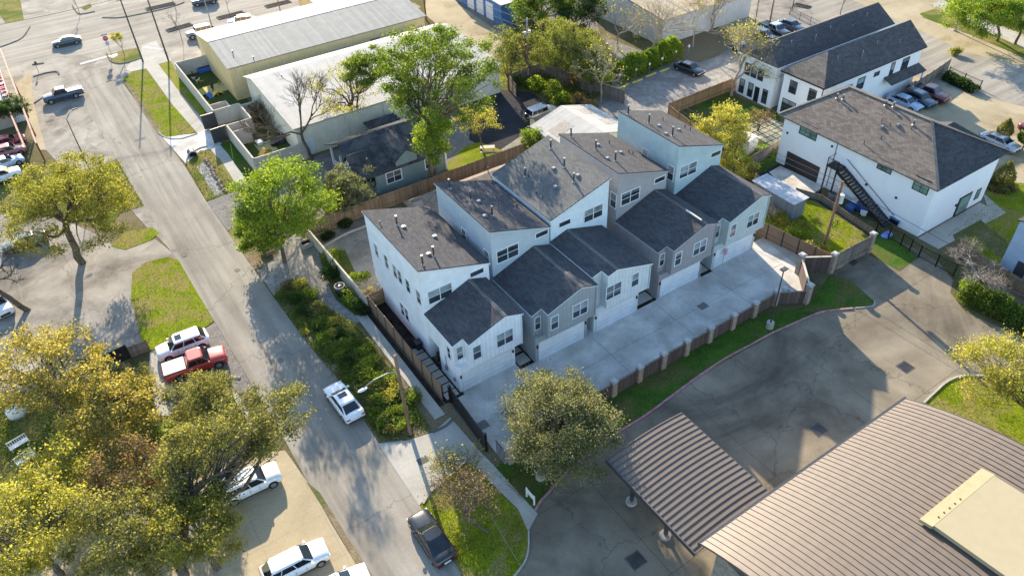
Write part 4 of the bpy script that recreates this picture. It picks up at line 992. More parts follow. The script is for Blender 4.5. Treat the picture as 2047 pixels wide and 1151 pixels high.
# two long white town houses
TG = m_shingle('town_roof', (.075,.07,.072), (.11,.105,.105), 0, .24, .5)
for (lab, x0, x1, y0, y1, ze, zr, hp) in (('long white town house at the back with a grey gable roof, behind the other', 81.4,105.5,61.2,67.5,6.0,8.2,1.6),
                                     ('long white town house in front with a dark eave line and hip end coloured sunlit brown', 81.4,102.0,53.7,59.9,6.0,8.7,4.1)):
    r = thing('town_house', lab, 'house', (x0,y0,0), 0, 'long white town houses')
    MB().box(x0,x1,y0,y1,0,ze).build('wall', WSTUC, r)
    gable(r, x0, x1, y0, y1, ze+.05, zr, TG, 'X', ov=.35, hip=(hp,0), rm2=BROWNR)  # hip end takes a lighter brown shingle: sunlight put into its colour
    MB().slab([(x1-.02,y0,ze),(x1-.02,y1,ze),(x1-.02,(y0+y1)/2,zr-.2)], (.02,0,0)).build('gable_wall', WSTUC, r)
    eb = MB(); eb.box(x0-.4,x1+.3,y0-.42,y0-.35,ze-.14,ze+.04); eb.box(x0-.42,x0-.35,y0-.42,y1+.4,ze-.14,ze+.04); eb.build('gutter', BLACK if y0 < 60 else WHITE, r)
    for k in range(5):
        x = x0+4.5+k*4; y = y0+ (1.2 if k % 2 else 2.0); z = ze+.05+(zr-ze)*(y-y0+.35)/((y1-y0)/2+.35)
        MB().tube((x,y,z-.1),(x,y,z+ (.9 if k == 1 else .35)), .07).build('vent_pipe', GREYM, r)
    if y0 > 60:
        for y in (63.2,64.4,65.6): window(r, (x0,y+.9,3.3), (0,-1,0), .85, 1.5, DGREY, 'double')
        for y in (62.0,64.6,66.2): window(r, (x0,y+.75,.4), (0,-1,0), .75, 1.9, DGREY, 'double')
        MB().box(x0-.05,x0+.02,63.4,64.2,.05,2.2).build('door', BLACK, r)
    else:
        for y in (54.5,57.6): window(r, (x0,y+1.1,3.5), (0,-1,0), 1.05, 1.6, DGREY, 'double')
        window(r, (x0,59.3,.3), (0,-1,0), 2.1, 2.0, DGREY, 'twin'); window(r, (x0,56.4,.9), (0,-1,0), 1.9, .9, DGREY, 'single')
        for x, z, w_, h_ in ((86.4,3.9,1.0,.7),(88.6,3.4,1.4,1.6),(92.0,4.4,1.0,.5),(88.9,.3,2.2,2.0),(95.5,3.2,.7,2.1),(98.0,3.2,1.4,2.0)):
            window(r, (x,y0,z), (1,0,0), w_, h_, DGREY, 'double' if h_ > 1.5 else 'single')
        MB().slab([(94.5,52.3,3.0),(102.2,52.3,3.0),(102.2,53.72,3.6),(94.5,53.72,3.6)], (0,0,-.14)).build('porch_roof', TG, r)
        MB().box(101.8,102.0,52.4,52.6,0,2.9).build('porch_post', WHITE, r)
        MB().box(81.34,81.42,53.62,53.7,0,5.9).build('downspout', BLACK, r)
# big grey warehouse top centre
r = thing('old_warehouse', 'grey-walled warehouse with a rusty tan metal roof behind bare trees', 'warehouse', at(1330,75,0)[:2])
c0 = at(1322,92,0); 
RUST = m_stripe('rust_roof', (.42,.33,.22), (.24,.19,.13), 'X', .5, .6, .7, 0, .2, .3)
OWALL = m_stripe('grey_metal_wall', (.50,.50,.49), (.38,.38,.37), 'XY', .45, .4, .7, 0, .1, .05)
wx0, wy0 = c0[0], c0[1]
gable_wall(r, wx0, wx0+20, wy0, wy0+22, 4.2, 5.2, OWALL, 'X'); gable(r, wx0, wx0+20, wy0, wy0+22, 4.25, 5.4, RUST, 'X', ov=.15)
# blue buildings at the top
BLUE = m_stripe('blue_metal_wall', (.07,.19,.42), (.04,.12,.3), 'XY', .4, .4, .6, 0, .1, .05)
r = thing('blue_shop', 'blue metal shed with white doors at the top edge by the alley', 'building', at(1035,48)[:2])
bx, by, _ = at(1003,52)
MB().box(bx, bx+5.6, by, by+16, 0, 3.6).build('wall', BLUE, r)
MB().slab([(bx-.2,by-.3,3.65),(bx+5.9,by-.3,3.65),(bx+5.9,by+16,4.4),(bx-.2,by+16,4.4)], (0,0,-.14)).build('roof', m_stripe('grey_roof', (.4,.42,.44), (.3,.3,.32), 'X', .4), r)
for i in range(3): MB().box(bx-.06, bx+.02, by+2.6+i*3.2, by+4.9+i*3.2, .1, 3.0).build('roller_door', WHITE, r)
r = thing('blue_roof_shop', 'building with a bright blue roof behind the pale worn roof at the top', 'building', at(690,3)[:2])
bx, by, _ = at(668,20,5)
MB().box(bx-1, bx+16, by+3, by+15, 0, 4.4).build('wall', YWALL, r)
MB().slab([(bx-1.3,by+2.8,4.5),(bx+16.3,by+2.8,4.5),(bx+16.3,by+15,5.2),(bx-1.3,by+15,5.2)], (0,0,-.15)).build('roof', m_stripe('blue_roof', (.05,.14,.5), (.03,.09,.35), 'X', .4), r)
# right edge blue house
r = thing('blue_house', 'blue-grey sided house cut by the right edge behind the bare white-barked tree', 'house', at(1990,540)[:2])
a_ = at(1992,541,0)
BS = m_stripe('blue_siding', (.36,.45,.58), (.28,.36,.48), 'Z', .18, .4, .75, 0, .08, .03)
MB().box(a_[0], a_[0]+11, a_[1]-12, a_[1], 0, 6.2).build('wall', BS, r)
gable(r, a_[0], a_[0]+11, a_[1]-12, a_[1], 6.25, 8.6, DARKY, 'X', ov=.2)
MB().box(a_[0]-.04, a_[0]+.1, a_[1]-2.4, a_[1]-1.4, .1, 2.2).build('door', DGREY, r)

# restaurant at the left edge
r = thing('cafe_building', 'cafe building with a grey roof, pink lettered parapet and rust-red frame, at the left edge', 'building', at(10,250)[:2])
pA = at(4,133,3.6); pB = at(26,200,3.6)
GR = m_noise('flat_roof_grey', (.42,.43,.45), (.52,.53,.55), .6, 7, .2)
MB().box(pB[0]-12, pB[0]-.9, pB[1]-.2, pA[1]+8, 0, 3.4).build('wall', m_plain('cafe_wall', (.4,.33,.26)), r)
MB().box(pB[0]-12, pB[0]-1.2, pB[1]+.2, pA[1]+8, 3.4, 3.5).build('roof', GR, r)
MB().box(pB[0]-1.1, pB[0]-.3, pB[1]+.4, pA[1]+8, 3.4, 3.75).build('parapet', m_noise('pink_parapet', (.6,.5,.46), (.7,.62,.58), 2, 8, .2), r)
lt = MB()
for i in range(9):
    y = pB[1]+1.2+i*1.55
    if i % 3 == 0: lt.box(pB[0]-1.0,pB[0]-.4,y,y+.2,3.75,3.95).box(pB[0]-1.0,pB[0]-.85,y,y+.9,3.75,3.95).box(pB[0]-.55,pB[0]-.4,y,y+.9,3.75,3.95)
    elif i % 3 == 1: lt.box(pB[0]-1.0,pB[0]-.4,y+.3,y+.5,3.75,3.95).box(pB[0]-1.0,pB[0]-.85,y,y+.9,3.75,3.95)
    else: lt.box(pB[0]-1.0,pB[0]-.4,y,y+.18,3.75,3.95).box(pB[0]-1.0,pB[0]-.4,y+.6,y+.78,3.75,3.95)
lt.build('letter_row', m_plain('sign_red', (.55,.08,.07)), r)
RUSTF = m_plain('rust_frame', (.18,.05,.03), .6)
fr = MB(); q0, q1 = at(2,100,3.9), at(74,290,2.4)
fr.beam((q0[0],q0[1],3.9),(q1[0],q1[1],2.4),.22,.3); fr.beam((q0[0]-2.2,q0[1]-1,3.9),(q1[0]-1.4,q1[1]-.4,2.4),.22,.3)
for t in (.35,.55,.75,1): fr.box(q0[0]+(q1[0]-q0[0])*t-.1, q0[0]+(q1[0]-q0[0])*t+.1, q0[1]+(q1[1]-q0[1])*t-.1, q0[1]+(q1[1]-q0[1])*t+.1, 0, 3.9-1.5*t)
fr.build('pergola_frame', RUSTF, r)
# small white hut beside it
p = at(35,240,0); r = thing('white_kiosk', 'small white kiosk with a round dark sign under the green canopy at the left edge', 'kiosk', p[:2])
MB().box(p[0]-1.6, p[0]+1.2, p[1]-1.0, p[1]+1.0, 0, 2.3).build('wall', WHITE, r, bevel=.04)
MB().tube((p[0]-.9,p[1]-.2,2.3),(p[0]-.9,p[1]-.2,2.36), .42, .42, 20).build('round_sign', DGREY, r)

# bank: canopy, barrel roof, beige tower roof
TANM = m_plain('tan_standing_seam', (.155,.124,.10), .5, .0, .3, .05); RIB = m_plain('seam_shadow_rib', (.09,.07,.06), .6)
r = thing('bank_building', 'large building under a long arched ribbed roof with a beige box roof', 'building', (23.3,16.2,0))
# arched roof: springs at y=16.2 (z 6), rises toward -y
def arc(y0, z0, span, rise, n=26):
    R_ = (span*span/4+rise*rise)/(2*rise); cy = y0-span/2; cz = z0+rise-R_; out = []
    a0 = math.asin((span/2)/R_)
    for i in range(n+1):
        a = a0-2*a0*i/n; out.append((cy+R_*math.sin(a), cz+R_*math.cos(a)))
    return out
A = arc(16.15, 6.0, 25.5, 3.1)
X0_, X1_ = 23.3, 44.4
rf = MB(); th = .14
ring = lambda x: [(x,y,z) for y,z in A]+[(x,y,z-th) for y,z in reversed(A)]
rf.loft([ring(X0_), ring(X1_)]); rf.build('arched_roof', TANM, r, smooth=False)
rb = MB(); x = X0_+.02
k = 0
while x < X1_:
    rb.loft([[(x-.025,y,z+.0),(x-.018,y,z+.05),(x+.018,y,z+.05),(x+.025,y,z+.0)] for y,z in A]); x += .447; k += 1
rb.build('roof_seams', RIB, r)
MB().box(X0_-.06,X1_+.06,16.12,16.3,5.78,6.02).build('gutter', DGREY, r)
bw = MB(); bw.box(23.9,43.9,-9,15.2,0,5.7); bw.build('wall', m_brick('bank_stone', (.34,.3,.25), (.25,.21,.17), (.2,.18,.16), .6, .25), r)
for a in ((1630,1096),(1917,863)):
    p = ray_plane(*a, (0,12,7.3), (0,.25,1)); MB().tube(p-Vector((0,0,.3)), p+Vector((0,0,.3)), .06).build('stub_vent', CREAM, r)
BEIGE = m_plain('beige_roof_membrane', (.33,.285,.19), .8, 0, .1, var=.06); BEI2 = m_plain('beige_wall', (.55,.48,.34), .7)
b0 = at(1840,1030,9.3); b1 = at(1967,930,9.3)
bx0, bx1 = b0[0], b1[0]; byt = (b0[1]+b1[1])/2
MB().slab([(bx0,byt,9.0),(bx1,byt,9.0),(bx1,byt-.8,9.2),(bx0,byt-.8,9.2)], (0,0,-.25)).build('tower_fascia', m_noise('grey_beige', (.31,.265,.165),(.36,.31,.195), 1, 8, .1), r)
MB().slab([(bx0+.12,byt-.82,9.22),(bx1-.12,byt-.82,9.22),(bx1-.12,byt-14,10.6),(bx0+.12,byt-14,10.6)], (0,0,-.3)).build('tower_roof', BEIGE, r)
MB().box(bx0+.3,bx1-.3,byt-14,byt-.5,5.2,8.85).build('tower_wall', m_plain('pale_blue_wall', (.5,.54,.58)), r)
MB().slab([(bx0+.22,byt-3.2,8.3),(bx0+.22,byt-8,9.0),(bx0+.22,byt-8,7.4),(bx0+.22,byt-3.6,7.6)], (.1,0,0)).build('tower_window', CGLASS, r)
for i in range(5): MB().tube((bx0+.9+i*.55,byt-.6,9.1),(bx0+.9+i*.55,byt-.6,9.2), .05).build('roof_bolt', DGREY, r)
# drive-through canopy
c = thing('drive_canopy', 'ribbed tan metal canopy on posts over the drive-through lanes', 'canopy', (23.5,25.3,0))
zc = 4.5; Ac = [(25.6-9.3*t, 4.3+.75*math.sin(math.pi*(.12+.62*t))) for t in [i/12 for i in range(13)]]
cf = MB(); ring = lambda x: [(x,y,z) for y,z in Ac]+[(x,y,z-.28) for y,z in reversed(Ac)]
cr = MB()
# ribs run along x here: roof arches along x
Xa, Xb = 23.4, 30.8
Ax = [(Xa+(Xb-Xa)*t, 4.25+.55*math.sin(math.pi*(.05+.75*t))) for t in [i/14 for i in range(15)]]
ringy = lambda y: [(x,y,z) for x,z in Ax]+[(x,y,z-.22) for x,z in reversed(Ax)]
MB().loft([ringy(25.6), ringy(16.4)]).build('canopy_roof', TANM, c)
y = 25.5; cr = MB()
while y > 16.4:
    cr.loft([[(x,y-.04,z),(x,y-.025,z+.06),(x,y+.025,z+.06),(x,y+.04,z)] for x,z in Ax]); y -= .44
cr.build('roof_seams', RIB, c)
MB().box(23.32,23.42,16.4,25.6,4.05,4.42).build('fascia', DGREY, c)
for (px, py) in ((1262,1003),(1330,1070)):
    p = at(px, py); MB().tube((p[0],p[1],0),(p[0],p[1],.25), .45, .42, 16).build('post_base', KERB, c)
    MB().box(p[0]-.12,p[0]+.12,p[1]-.12,p[1]+.12,.2,4.3).build('post', DGREY, c)
for (x, y) in ((29.5,24.0),(29.5,18.5)): MB().box(x-.12,x+.12,y-.12,y+.12,0,4.5).build('post', DGREY, c)

# corrugated shed and small white shed
r = thing('corrugated_shed', 'blue-grey corrugated shed with a white ribbed roof striped by branch shadows', 'shed', (62.6,41.4,0))
MB().box(62.7,64.8,41.5,47.2,0,2.35).build('wall', m_stripe('corrugated_blue', (.22,.26,.32), (.13,.16,.2), 'XY', .22, .8, .5, .2, .25), r)
MB().slab([(62.5,41.3,2.42),(65,41.3,2.42),(65,47.4,2.5),(62.5,47.4,2.5)], (0,0,-.06)).build('roof', m_stripe('corrugated_white', (.44,.45,.48), (.28,.29,.32), 'Y', .3, .8, .7, 0, .25), r)
r = thing('small_shed', 'small white plastic shed with a low gable roof under the yellow tree', 'shed', (70.5,55,0))
gable_wall(r, 69.7, 71.3, 54.3, 56.1, 1.9, 2.3, WHITE, 'Y'); gable(r, 69.7, 71.3, 54.3, 56.1, 1.95, 2.4, WHITE, 'Y', ov=.12, th=.06)
# ------------------------------------------------------------------ fences
def fence(name, label, pts, h, mat, post=2.4, pm=None, ph=.1, th=.04, group=None, rail=True, z0=.03, pw=.1, px=True, cat='fence', open_=False):
    P = [at(*p)[:2] if px else p for p in pts]
    r = thing(name, label, cat, P[0], 0, group); pm = pm or TIMB
    for a, b in zip(P[:-1], P[1:]):
        L_ = math.dist(a, b); n = max(1, round(L_/post))
        for i in range(n):
            u, v = i/n, (i+1)/n
            p = (a[0]+(b[0]-a[0])*u, a[1]+(b[1]-a[1])*u, z0); q = (a[0]+(b[0]-a[0])*v, a[1]+(b[1]-a[1])*v, z0)
            if open_:
                pk = MB(); k_n = max(2, int(L_/n/.16))
                for k in range(k_n): t_ = u+(v-u)*(k+.5)/k_n; X_, Y_ = a[0]+(b[0]-a[0])*t_, a[1]+(b[1]-a[1])*t_; pk.box(X_-.012, X_+.012, Y_-.012, Y_+.012, .1, h)
                for k in (.12, .92): pk.beam((p[0],p[1],h*k), (q[0],q[1],h*k), .04, .05)
                pk.build('picket_panel', mat, r)
            else: MB().beam(p, q, th, h+random.uniform(-.02,.02)).build('panel', mat, r)
            MB().box(p[0]-pw/2, p[0]+pw/2, p[1]-pw/2, p[1]+pw/2, 0, h+ph).build('post', pm, r)
            if rail: 
                rr = MB(); 
                for k in (.25,.85): rr.beam((p[0],p[1],h*k), (q[0],q[1],h*k), th+.07, .08)
                rr.build('rail', pm, r)
    q = P[-1]; MB().box(q[0]-pw/2, q[0]+pw/2, q[1]-pw/2, q[1]+pw/2, 0, h+ph).build('post', pm, r)
    return r
random.seed(3)
fence('wooden_fence', 'long weathered wooden fence behind the row, between it and the bungalow', [(17.5,71),(50.5,71)], 1.9, WOODP, px=False)
fence('slat_fence', 'grey-brown slat fence with dark posts beside the white house and its pale sidewalk', [(17.95,55.6),(18.0,41.0)], 1.9, WOODH, 1.85, BLACK, .05, px=False, rail=False)
fence('stone_wall', 'low pale wall along the gravel path and planting, above the slat fence', [(17.5,70.6),(17.8,55.8)], 1.7, STUCCO, 20, STUCCO, 0, .16, rail=False, px=False, cat='wall')
fence('wooden_gate', 'short tan wooden fence closing the side yard of the white house', [(18.0,55.9),(19.7,55.9)], 1.8, WOODN, 2, px=False)
fence('wooden_fence', 'brown slat fence along the east end of the shared driveway', [(57.6,44.5),(59.2,33.4)], 1.9, WOODH, 1.9, BLACK, .05, px=False, rail=False)
fence('wooden_fence', 'grey wooden fence with white cap rail from the corner pillar to the utility pole yard', [(59.2,33.1),(64.8,33.0)], 2.2, WOODG, 2.4, px=False)
fence('wooden_fence', 'grey fence between the gravel lot and the metal-roofed house, under the shrubs', [(55.5,85.5),(56.6,89.0),(62.5,89.3),(66.5,74.5)], 2.0, WOODG, 2.4, px=False)
fence('wooden_fence', 'sunlit honey-coloured wooden fence along the gravel lot', [(1335,232),(1440,190),(1478,175)], 1.9, WOODN)
fence('wooden_fence', 'old fence between the fifth house and the yellow flowering tree', [(1335,235),(1400,285),(1475,345),(1505,365)], 1.8, WOODN)
fence('wooden_fence', 'grey fence from the small white shed down to the service lane', [(1500,335),(1560,300),(1572,290)], 1.7, WOODG)
fence('wooden_fence', 'low boundary fence of the weedy yard along the dark service lane', [(1590,388),(1640,402),(1742,470)], .8, WOODG)
fence('wooden_fence', 'dark wooden fence behind the dense hedge at the right edge', [(1905,505),(1960,545),(2047,598),(2110,640)], 1.8, WOODP)
fence('wooden_fence', 'grey plank fence beside the maroon pickup', [(1822,190),(1870,158),(1893,142)], 1.8, WOODG, 1.8)
fence('metal_fence', 'black metal fence between the gate lawn and the path of the white stucco house', [(1750,465),(1800,490),(1835,515),(1905,552)], 1.5, BLACK, 1.6, BLACK, .1, .02, rail=False, open_=True)
fence('hedge_fence', 'short iron railing above the clipped hedge by the boulevard', [(1895,150),(1958,178)], 1.2, DGREY, 2.4, DGREY, .1, .02, rail=False, open_=True)
fence('chain_fence', 'pale chain fence at the back of the parking lot behind the town houses', [(1578,30),(1640,60)], 1.3, GREYM, 3, GREYM, .05, .02, rail=False, open_=True)
fence('garden_fence', 'black slatted fence between the shaded lot and the garden', [(168,745),(215,738),(262,715)], 1.7, m_stripe('black_slats', (.02,.02,.022), (.005,.005,.005), 'XY', .12), 1.8, BLACK, .05, .06, rail=False)
fence('garden_fence', 'short olive board fence between the black fence and the white SUV', [(264,714),(300,700)], 1.3, WOODG, 1.4)
# front fence with stone pillars
rr = thing('pillar_fence', 'dark plank fence with stone pillars between the shared driveway and the lawn', 'fence', (19.4,32.6,0))
PP = [(19.6,32.5),(22.2,32.8),(24.9,33.0),(27.6,33.0),(30.4,33.0),(33.3,33.0),(36.1,33.0),(38.9,33.0),(41.8,33.0),(44.8,33.0),(47.7,33.0),(50.6,33.0),(53.3,31.4)]
DPL = m_stripe('dark_planks', (.115,.085,.075), (.04,.03,.03), 'XY', .15, .6, .9, 0, .1, .35)
CAPM = m_noise('stone_cap', (.38,.38,.38), (.5,.49,.48), 2, 8, .2)
def pillar(x, y, h=1.8, w_=.5, parent=rr):
    b = MB().box(x-w_/2, x+w_/2, y-w_/2, y+w_/2, 0, h).build('pillar', BRICKP, parent)
    MB().slab([(x-w_*.62,y-w_*.62,h+.08),(x+w_*.62,y-w_*.62,h+.08),(x+w_*.62,y+w_*.62,h+.08),(x-w_*.62,y+w_*.62,h+.08)], (0,0,-.078)).slab([(x-w_*.45,y-w_*.45,h+.17),(x+w_*.45,y-w_*.45,h+.17),(x+w_*.45,y+w_*.45,h+.17),(x-w_*.45,y+w_*.45,h+.17)], (0,0,-.088)).build('pillar_cap', CAPM, b)
for i, (x, y) in enumerate(PP):
    pillar(x, y, 1.8 if i < len(PP)-1 else 2.3)
for a, b in zip(PP[:-1], PP[1:]):
    d = math.dist(a,b); u = ((b[0]-a[0])/d, (b[1]-a[1])/d)
    p = (a[0]+u[0]*.26, a[1]+u[1]*.26, .05); q = (b[0]-u[0]*.26, b[1]-u[1]*.26, .05)
    MB().beam(p, q, .06, 1.5).build('panel', DPL, rr); MB().beam((p[0],p[1],1.55), (q[0],q[1],1.55), .14, .05).build('cap_rail', WOODG, rr)
r2 = thing('pillar_fence', 'fence wing with tall stone pillars and pale cap rail at the driveway corner', 'fence', (53.3,31.4,0))
for a, b in (((53.5,31.6),(56.3,34.9)),((56.3,34.9),(59.0,33.1))):
    MB().beam((a[0],a[1],.05),(b[0],b[1],.05),.07,2.0).build('panel', DPL, r2); MB().beam((a[0],a[1],2.05),(b[0],b[1],2.05),.18,.07).build('cap_rail', STUCCO, r2)
for x, y in ((56.3,34.9),(59.0,33.1),(64.9,33.0)): pillar(x, y, 2.4, .5, r2)
# black gate at the street
r = thing('sliding_gate', 'solid black sliding gate across the shared driveway by the apron', 'gate', (18.5,40.6,0))
MB().beam((18.5,40.3,.12),(18.25,34.5,.12),.09,1.75).build('gate_panel', BLACK, r)
for y in (40.5, 34.4): MB().box(18.35 if y > 38 else 18.1, 18.6 if y > 38 else 18.35, y-.12, y+.12, 0, 2.1).build('gate_post', BLACK, r)
MB().beam((18.4,40.2,0),(18.2,32.8,0),.1,.03).build('gate_track', DGREY, r)
r = thing('gate_pillar', 'stone gate pillar with black railings between the sliding gate and the round oak', 'pillar', (19.2,32.4,0))
b = MB().box(18.95,19.5,32.0,32.55,0,1.95).build('pillar', BRICKP, r); MB().box(18.85,19.6,31.9,32.65,1.95,2.1).build('pillar_cap', CAPM, b)
rl = MB()
for k in range(7): rl.box(18.72,18.76,32.3+k*.2,32.34+k*.2,0,1.7)
rl.beam((18.74,32.3,1.7),(18.74,33.6,1.7),.06,.06); rl.build('railing', BLACK, r)

# ------------------------------------------------------------------ poles, signs, wires
r = thing('utility_pole', 'leaning brown wooden pole with a curved street lamp arm over the planting bed', 'pole', at(821,869)[:2])
b = at(821,869); top = (b[0]-.05, b[1]+.05, 9.45)
MB().tube((b[0],b[1],-.2), top, .17, .13, 12).build('pole', POLEW, r)
hd = at(727,778,7.3); k_ = Vector((b[0],b[1],7.6)); e_ = Vector(hd)
pts = [k_, k_+(e_-k_)*.3+Vector((0,0,.45)), k_+(e_-k_)*.7+Vector((0,0,.45)), e_+Vector((0,0,.1))]
a_ = MB().path(pts, .035, 8).build('lamp_arm', GREYM, r)
MB().loft([[(e_.x+dx, e_.y+dy*s, e_.z+dz*s) for dx, dy, dz in ((-.0,-.14,0),(0,-.08,.1),(0,.08,.1),(0,.14,0),(0,.08,-.06),(0,-.08,-.06))][:] if False else
   [(e_.x+t, e_.y+.16*s*math.cos(q), e_.z+.1*s*math.sin(q)) for q in [i*math.pi/4 for i in range(8)]] for t, s in ((.3,.4),(.15,.8),(-.1,1),(-.35,.85),(-.5,.3))]).build('lamp_head', LAMPW, r, smooth=True)
r = thing('utility_pole', 'wooden utility pole with a white transformer and coiled cable in the weedy yard', 'pole', at(1648,490)[:2])
b = at(1648,490); UP = (b[0], b[1], 8.0)
MB().tube((b[0],b[1],-.2), UP, .17, .12, 12).build('pole', POLEW, r)
MB().tube((b[0]+.42,b[1]-.1,5.3),(b[0]+.42,b[1]-.1,6.3), .27, .27, 16).build('transformer', m_plain('transformer_grey', (.55,.6,.62)), r, bevel=0)
MB().tube((b[0]+.42,b[1]-.1,6.3),(b[0]+.42,b[1]-.1,6.55), .05, .04, 8).build('insulator', WHITE, r)
cb = MB(); cc = (b[0]+.25, b[1]-.25, 2.9)
cb.path([(cc[0]+.42*math.cos(q), cc[1]-.08, cc[2]+.42*math.sin(q)) for q in [i*math.pi/12 for i in range(25)]], .035, 5).build('cable_coil', BLACK, r)
MB().beam((b[0]-.6,b[1],7.3),(b[0]+.6,b[1],7.3), .1, .1).build('crossarm', POLEW, r)
r = thing('utility_pole', 'grey utility pole with two transformers and crossarms by the blue shed', 'pole', at(1056,160)[:2])
b2 = at(1056,160); U2 = (b2[0], b2[1], 9.4)
MB().tube((b2[0],b2[1],-.2), U2, .16, .12, 10).build('pole', m_noise('grey_pole', (.35,.34,.33), (.45,.44,.42), 2), r)
for s in (-.4,.4): MB().tube((b2[0]+s,b2[1],6.7),(b2[0]+s,b2[1],7.5), .22, .22, 14).build('transformer', LAMPW, r)
for z in (7.9,9.1): MB().beam((b2[0]-.8,b2[1],z),(b2[0]+.8,b2[1],z), .1, .1).build('crossarm', POLEW, r)
def wire(label, a, b, sag, n=16, r_=.028):
    pts = [(a[0]+(b[0]-a[0])*t, a[1]+(b[1]-a[1])*t, a[2]+(b[2]-a[2])*t-4*sag*t*(1-t)) for t in [i/n for i in range(n+1)]]
    tag(MB().path(pts, r_, 4).build('power_line', DGREY), label, 'power line', 'overhead power lines')
wire('power line from the coiled-cable pole up to the transformer pole, left strand', (UP[0]-.5,UP[1],7.5), (U2[0]-.7,U2[1],9.2), .9)
wire('power line from the coiled-cable pole up to the transformer pole, right strand', (UP[0]+.5,UP[1],7.5), (U2[0]+.7,U2[1],9.2), 1.0)
e1 = at(2100,742,4); e2 = at(2140,800,4)
wire('upper power line from the coiled-cable pole across the bank lot to the right edge', (UP[0],UP[1],7.7), (UP[0]+1.5,UP[1]-34,7.6), .8)
wire('lower power line from the coiled-cable pole across the bank lot to the right edge', (UP[0],UP[1],6.8), (UP[0]+.8,UP[1]-34,6.6), .9)
wire('pale cable over the corner lawn beside the bank lot', at(975,1020,5), at(1062,1165,5), .1, r_=.022)
wire('cable from the transformer pole across the alley to the top edge', (U2[0],U2[1],7.8), at(880,-20,7), .3)

PT_ = [(337,122,11.3),(286,124,10.4),(562,30,8.4),(852,40,8.9)]
q0, q1, q2, q3 = [ (at(a,b)[0], at(a,b)[1], c) for a, b, c in PT_]
wire('avenue power line between the thick pole and the brown pole, upper strand', q0, q2, .5); wire('avenue power line between the thick pole and the brown pole, lower strand', (q0[0],q0[1],q0[2]-1), (q2[0],q2[1],q2[2]-1), .6)
wire('avenue power line from the brown pole to the pole by the yellow warehouse', q2, q3, .5); wire('power line from the pole by the yellow warehouse to the transformer pole', q3, (U2[0],U2[1],9.0), .8)
wire('power line from the thick avenue pole towards the cafe', q0, (q0[0]-32, q0[1]+3, 10.8), .6)
def lamp_post(label, base, h, arm, col=DGREY, head=(.5,.2), w_=.09, bs=None, name='street_lamp'):
    b = at(*base); r = thing(name, label, 'street lamp', b[:2])
    MB().tube((b[0],b[1],0), (b[0],b[1],h), w_, w_*.6, 10).build('pole', col, r)
    if bs: 
        q = MB().tube((b[0],b[1],0), (b[0],b[1],bs[1]), bs[0], bs[0]*.95, 18).build('base', KERB, r)
    if arm:
        pts = [(b[0],b[1],h-.1),(b[0]+arm[0]*.4,b[1]+arm[1]*.4,h+arm[2]*.8),(b[0]+arm[0],b[1]+arm[1],h+arm[2])]
        MB().path(pts, .035, 6).build('lamp_arm', col, r); e = Vector(pts[-1])
    else: e = Vector((b[0],b[1],h))
    MB().box(e.x-head[0]/2, e.x+head[0]/2, e.y-head[1]/2, e.y+head[1]/2, e.z-.06, e.z+.08).build('lamp_head', col if arm else DGREY, r, bevel=.03)
    return r
lamp_post('tall dark lamp post on a round concrete base in the lawn outside the pillar fence', (1538,655), 7.1, None, head=(.7,.45), bs=(.36,.75))
lamp_post('thin curved-arm lamp post on the grass edge of the pale parking bay', (184,350), 8.0, (1.3,.9,.5), head=(.6,.16), w_=.08)
lamp_post('white lamp post on the dry verge beside the boulevard', (1908,62), 9.0, None, col=GREYM, head=(.4,.3), w_=.14, bs=(.3,.3))
lamp_post('black square-headed lamp post beside the black cars behind the town houses', (1508,54), 4.8, (.5,.1,.05), col=BLACK, head=(.5,.3), w_=.08)
lamp_post('grey avenue lamp post between the two parked cars above the long roof', (422,47), 9.0, None, col=GREYM, w_=.1)
for lab, base, h in (('thick dark utility pole beside the hatched marking on the avenue', (337,122), 12.0), ('thin dark pole on the corner pavement, left of the thick utility pole', (286,124), 11.0),
                     ('wooden pole at the right gable of the yellow warehouse', (852,40), 9.5), ('brown pole among the low kerbs beyond the long pale roof', (562,30), 9.0), ('dark pole behind the black cars near the chain fence', (1583,22), 8.5),
                     ('tall bare wooden pole behind the parked black pickup', (1538,50), 8.0)):
    b = at(*base); r = thing('utility_pole', lab, 'pole', b[:2]); MB().tube((b[0],b[1],-.1),(b[0],b[1],h), .15 if 'thick' in lab or 'wood' in lab else .09, .09, 10).build('pole', POLEW if 'wood' in lab or 'brown' in lab else DGREY, r)
    MB().beam((b[0]-.7,b[1],h-1),(b[0]+.7,b[1],h-1),.1,.1).build('crossarm', POLEW, r)
for i, (x, y) in enumerate(((1238,170),(1270,159),(1297,148),(1322,137),(1349,123),(1375,112))):
    b = at(x, y); r = thing('meter_post', 'white-topped lot post beside the ivy hedge, %s from the left' % ['first','second','third','fourth','fifth','sixth'][i], 'post', b[:2], 0, 'white-topped posts along the gravel lot')
    MB().tube((b[0],b[1],0),(b[0],b[1],1.5), .04, .04, 6).build('post', GREYM, r); MB().box(b[0]-.14,b[0]+.14,b[1]-.1,b[1]+.1,1.4,1.75).build('sign_plate', WHITE, r, bevel=.02)

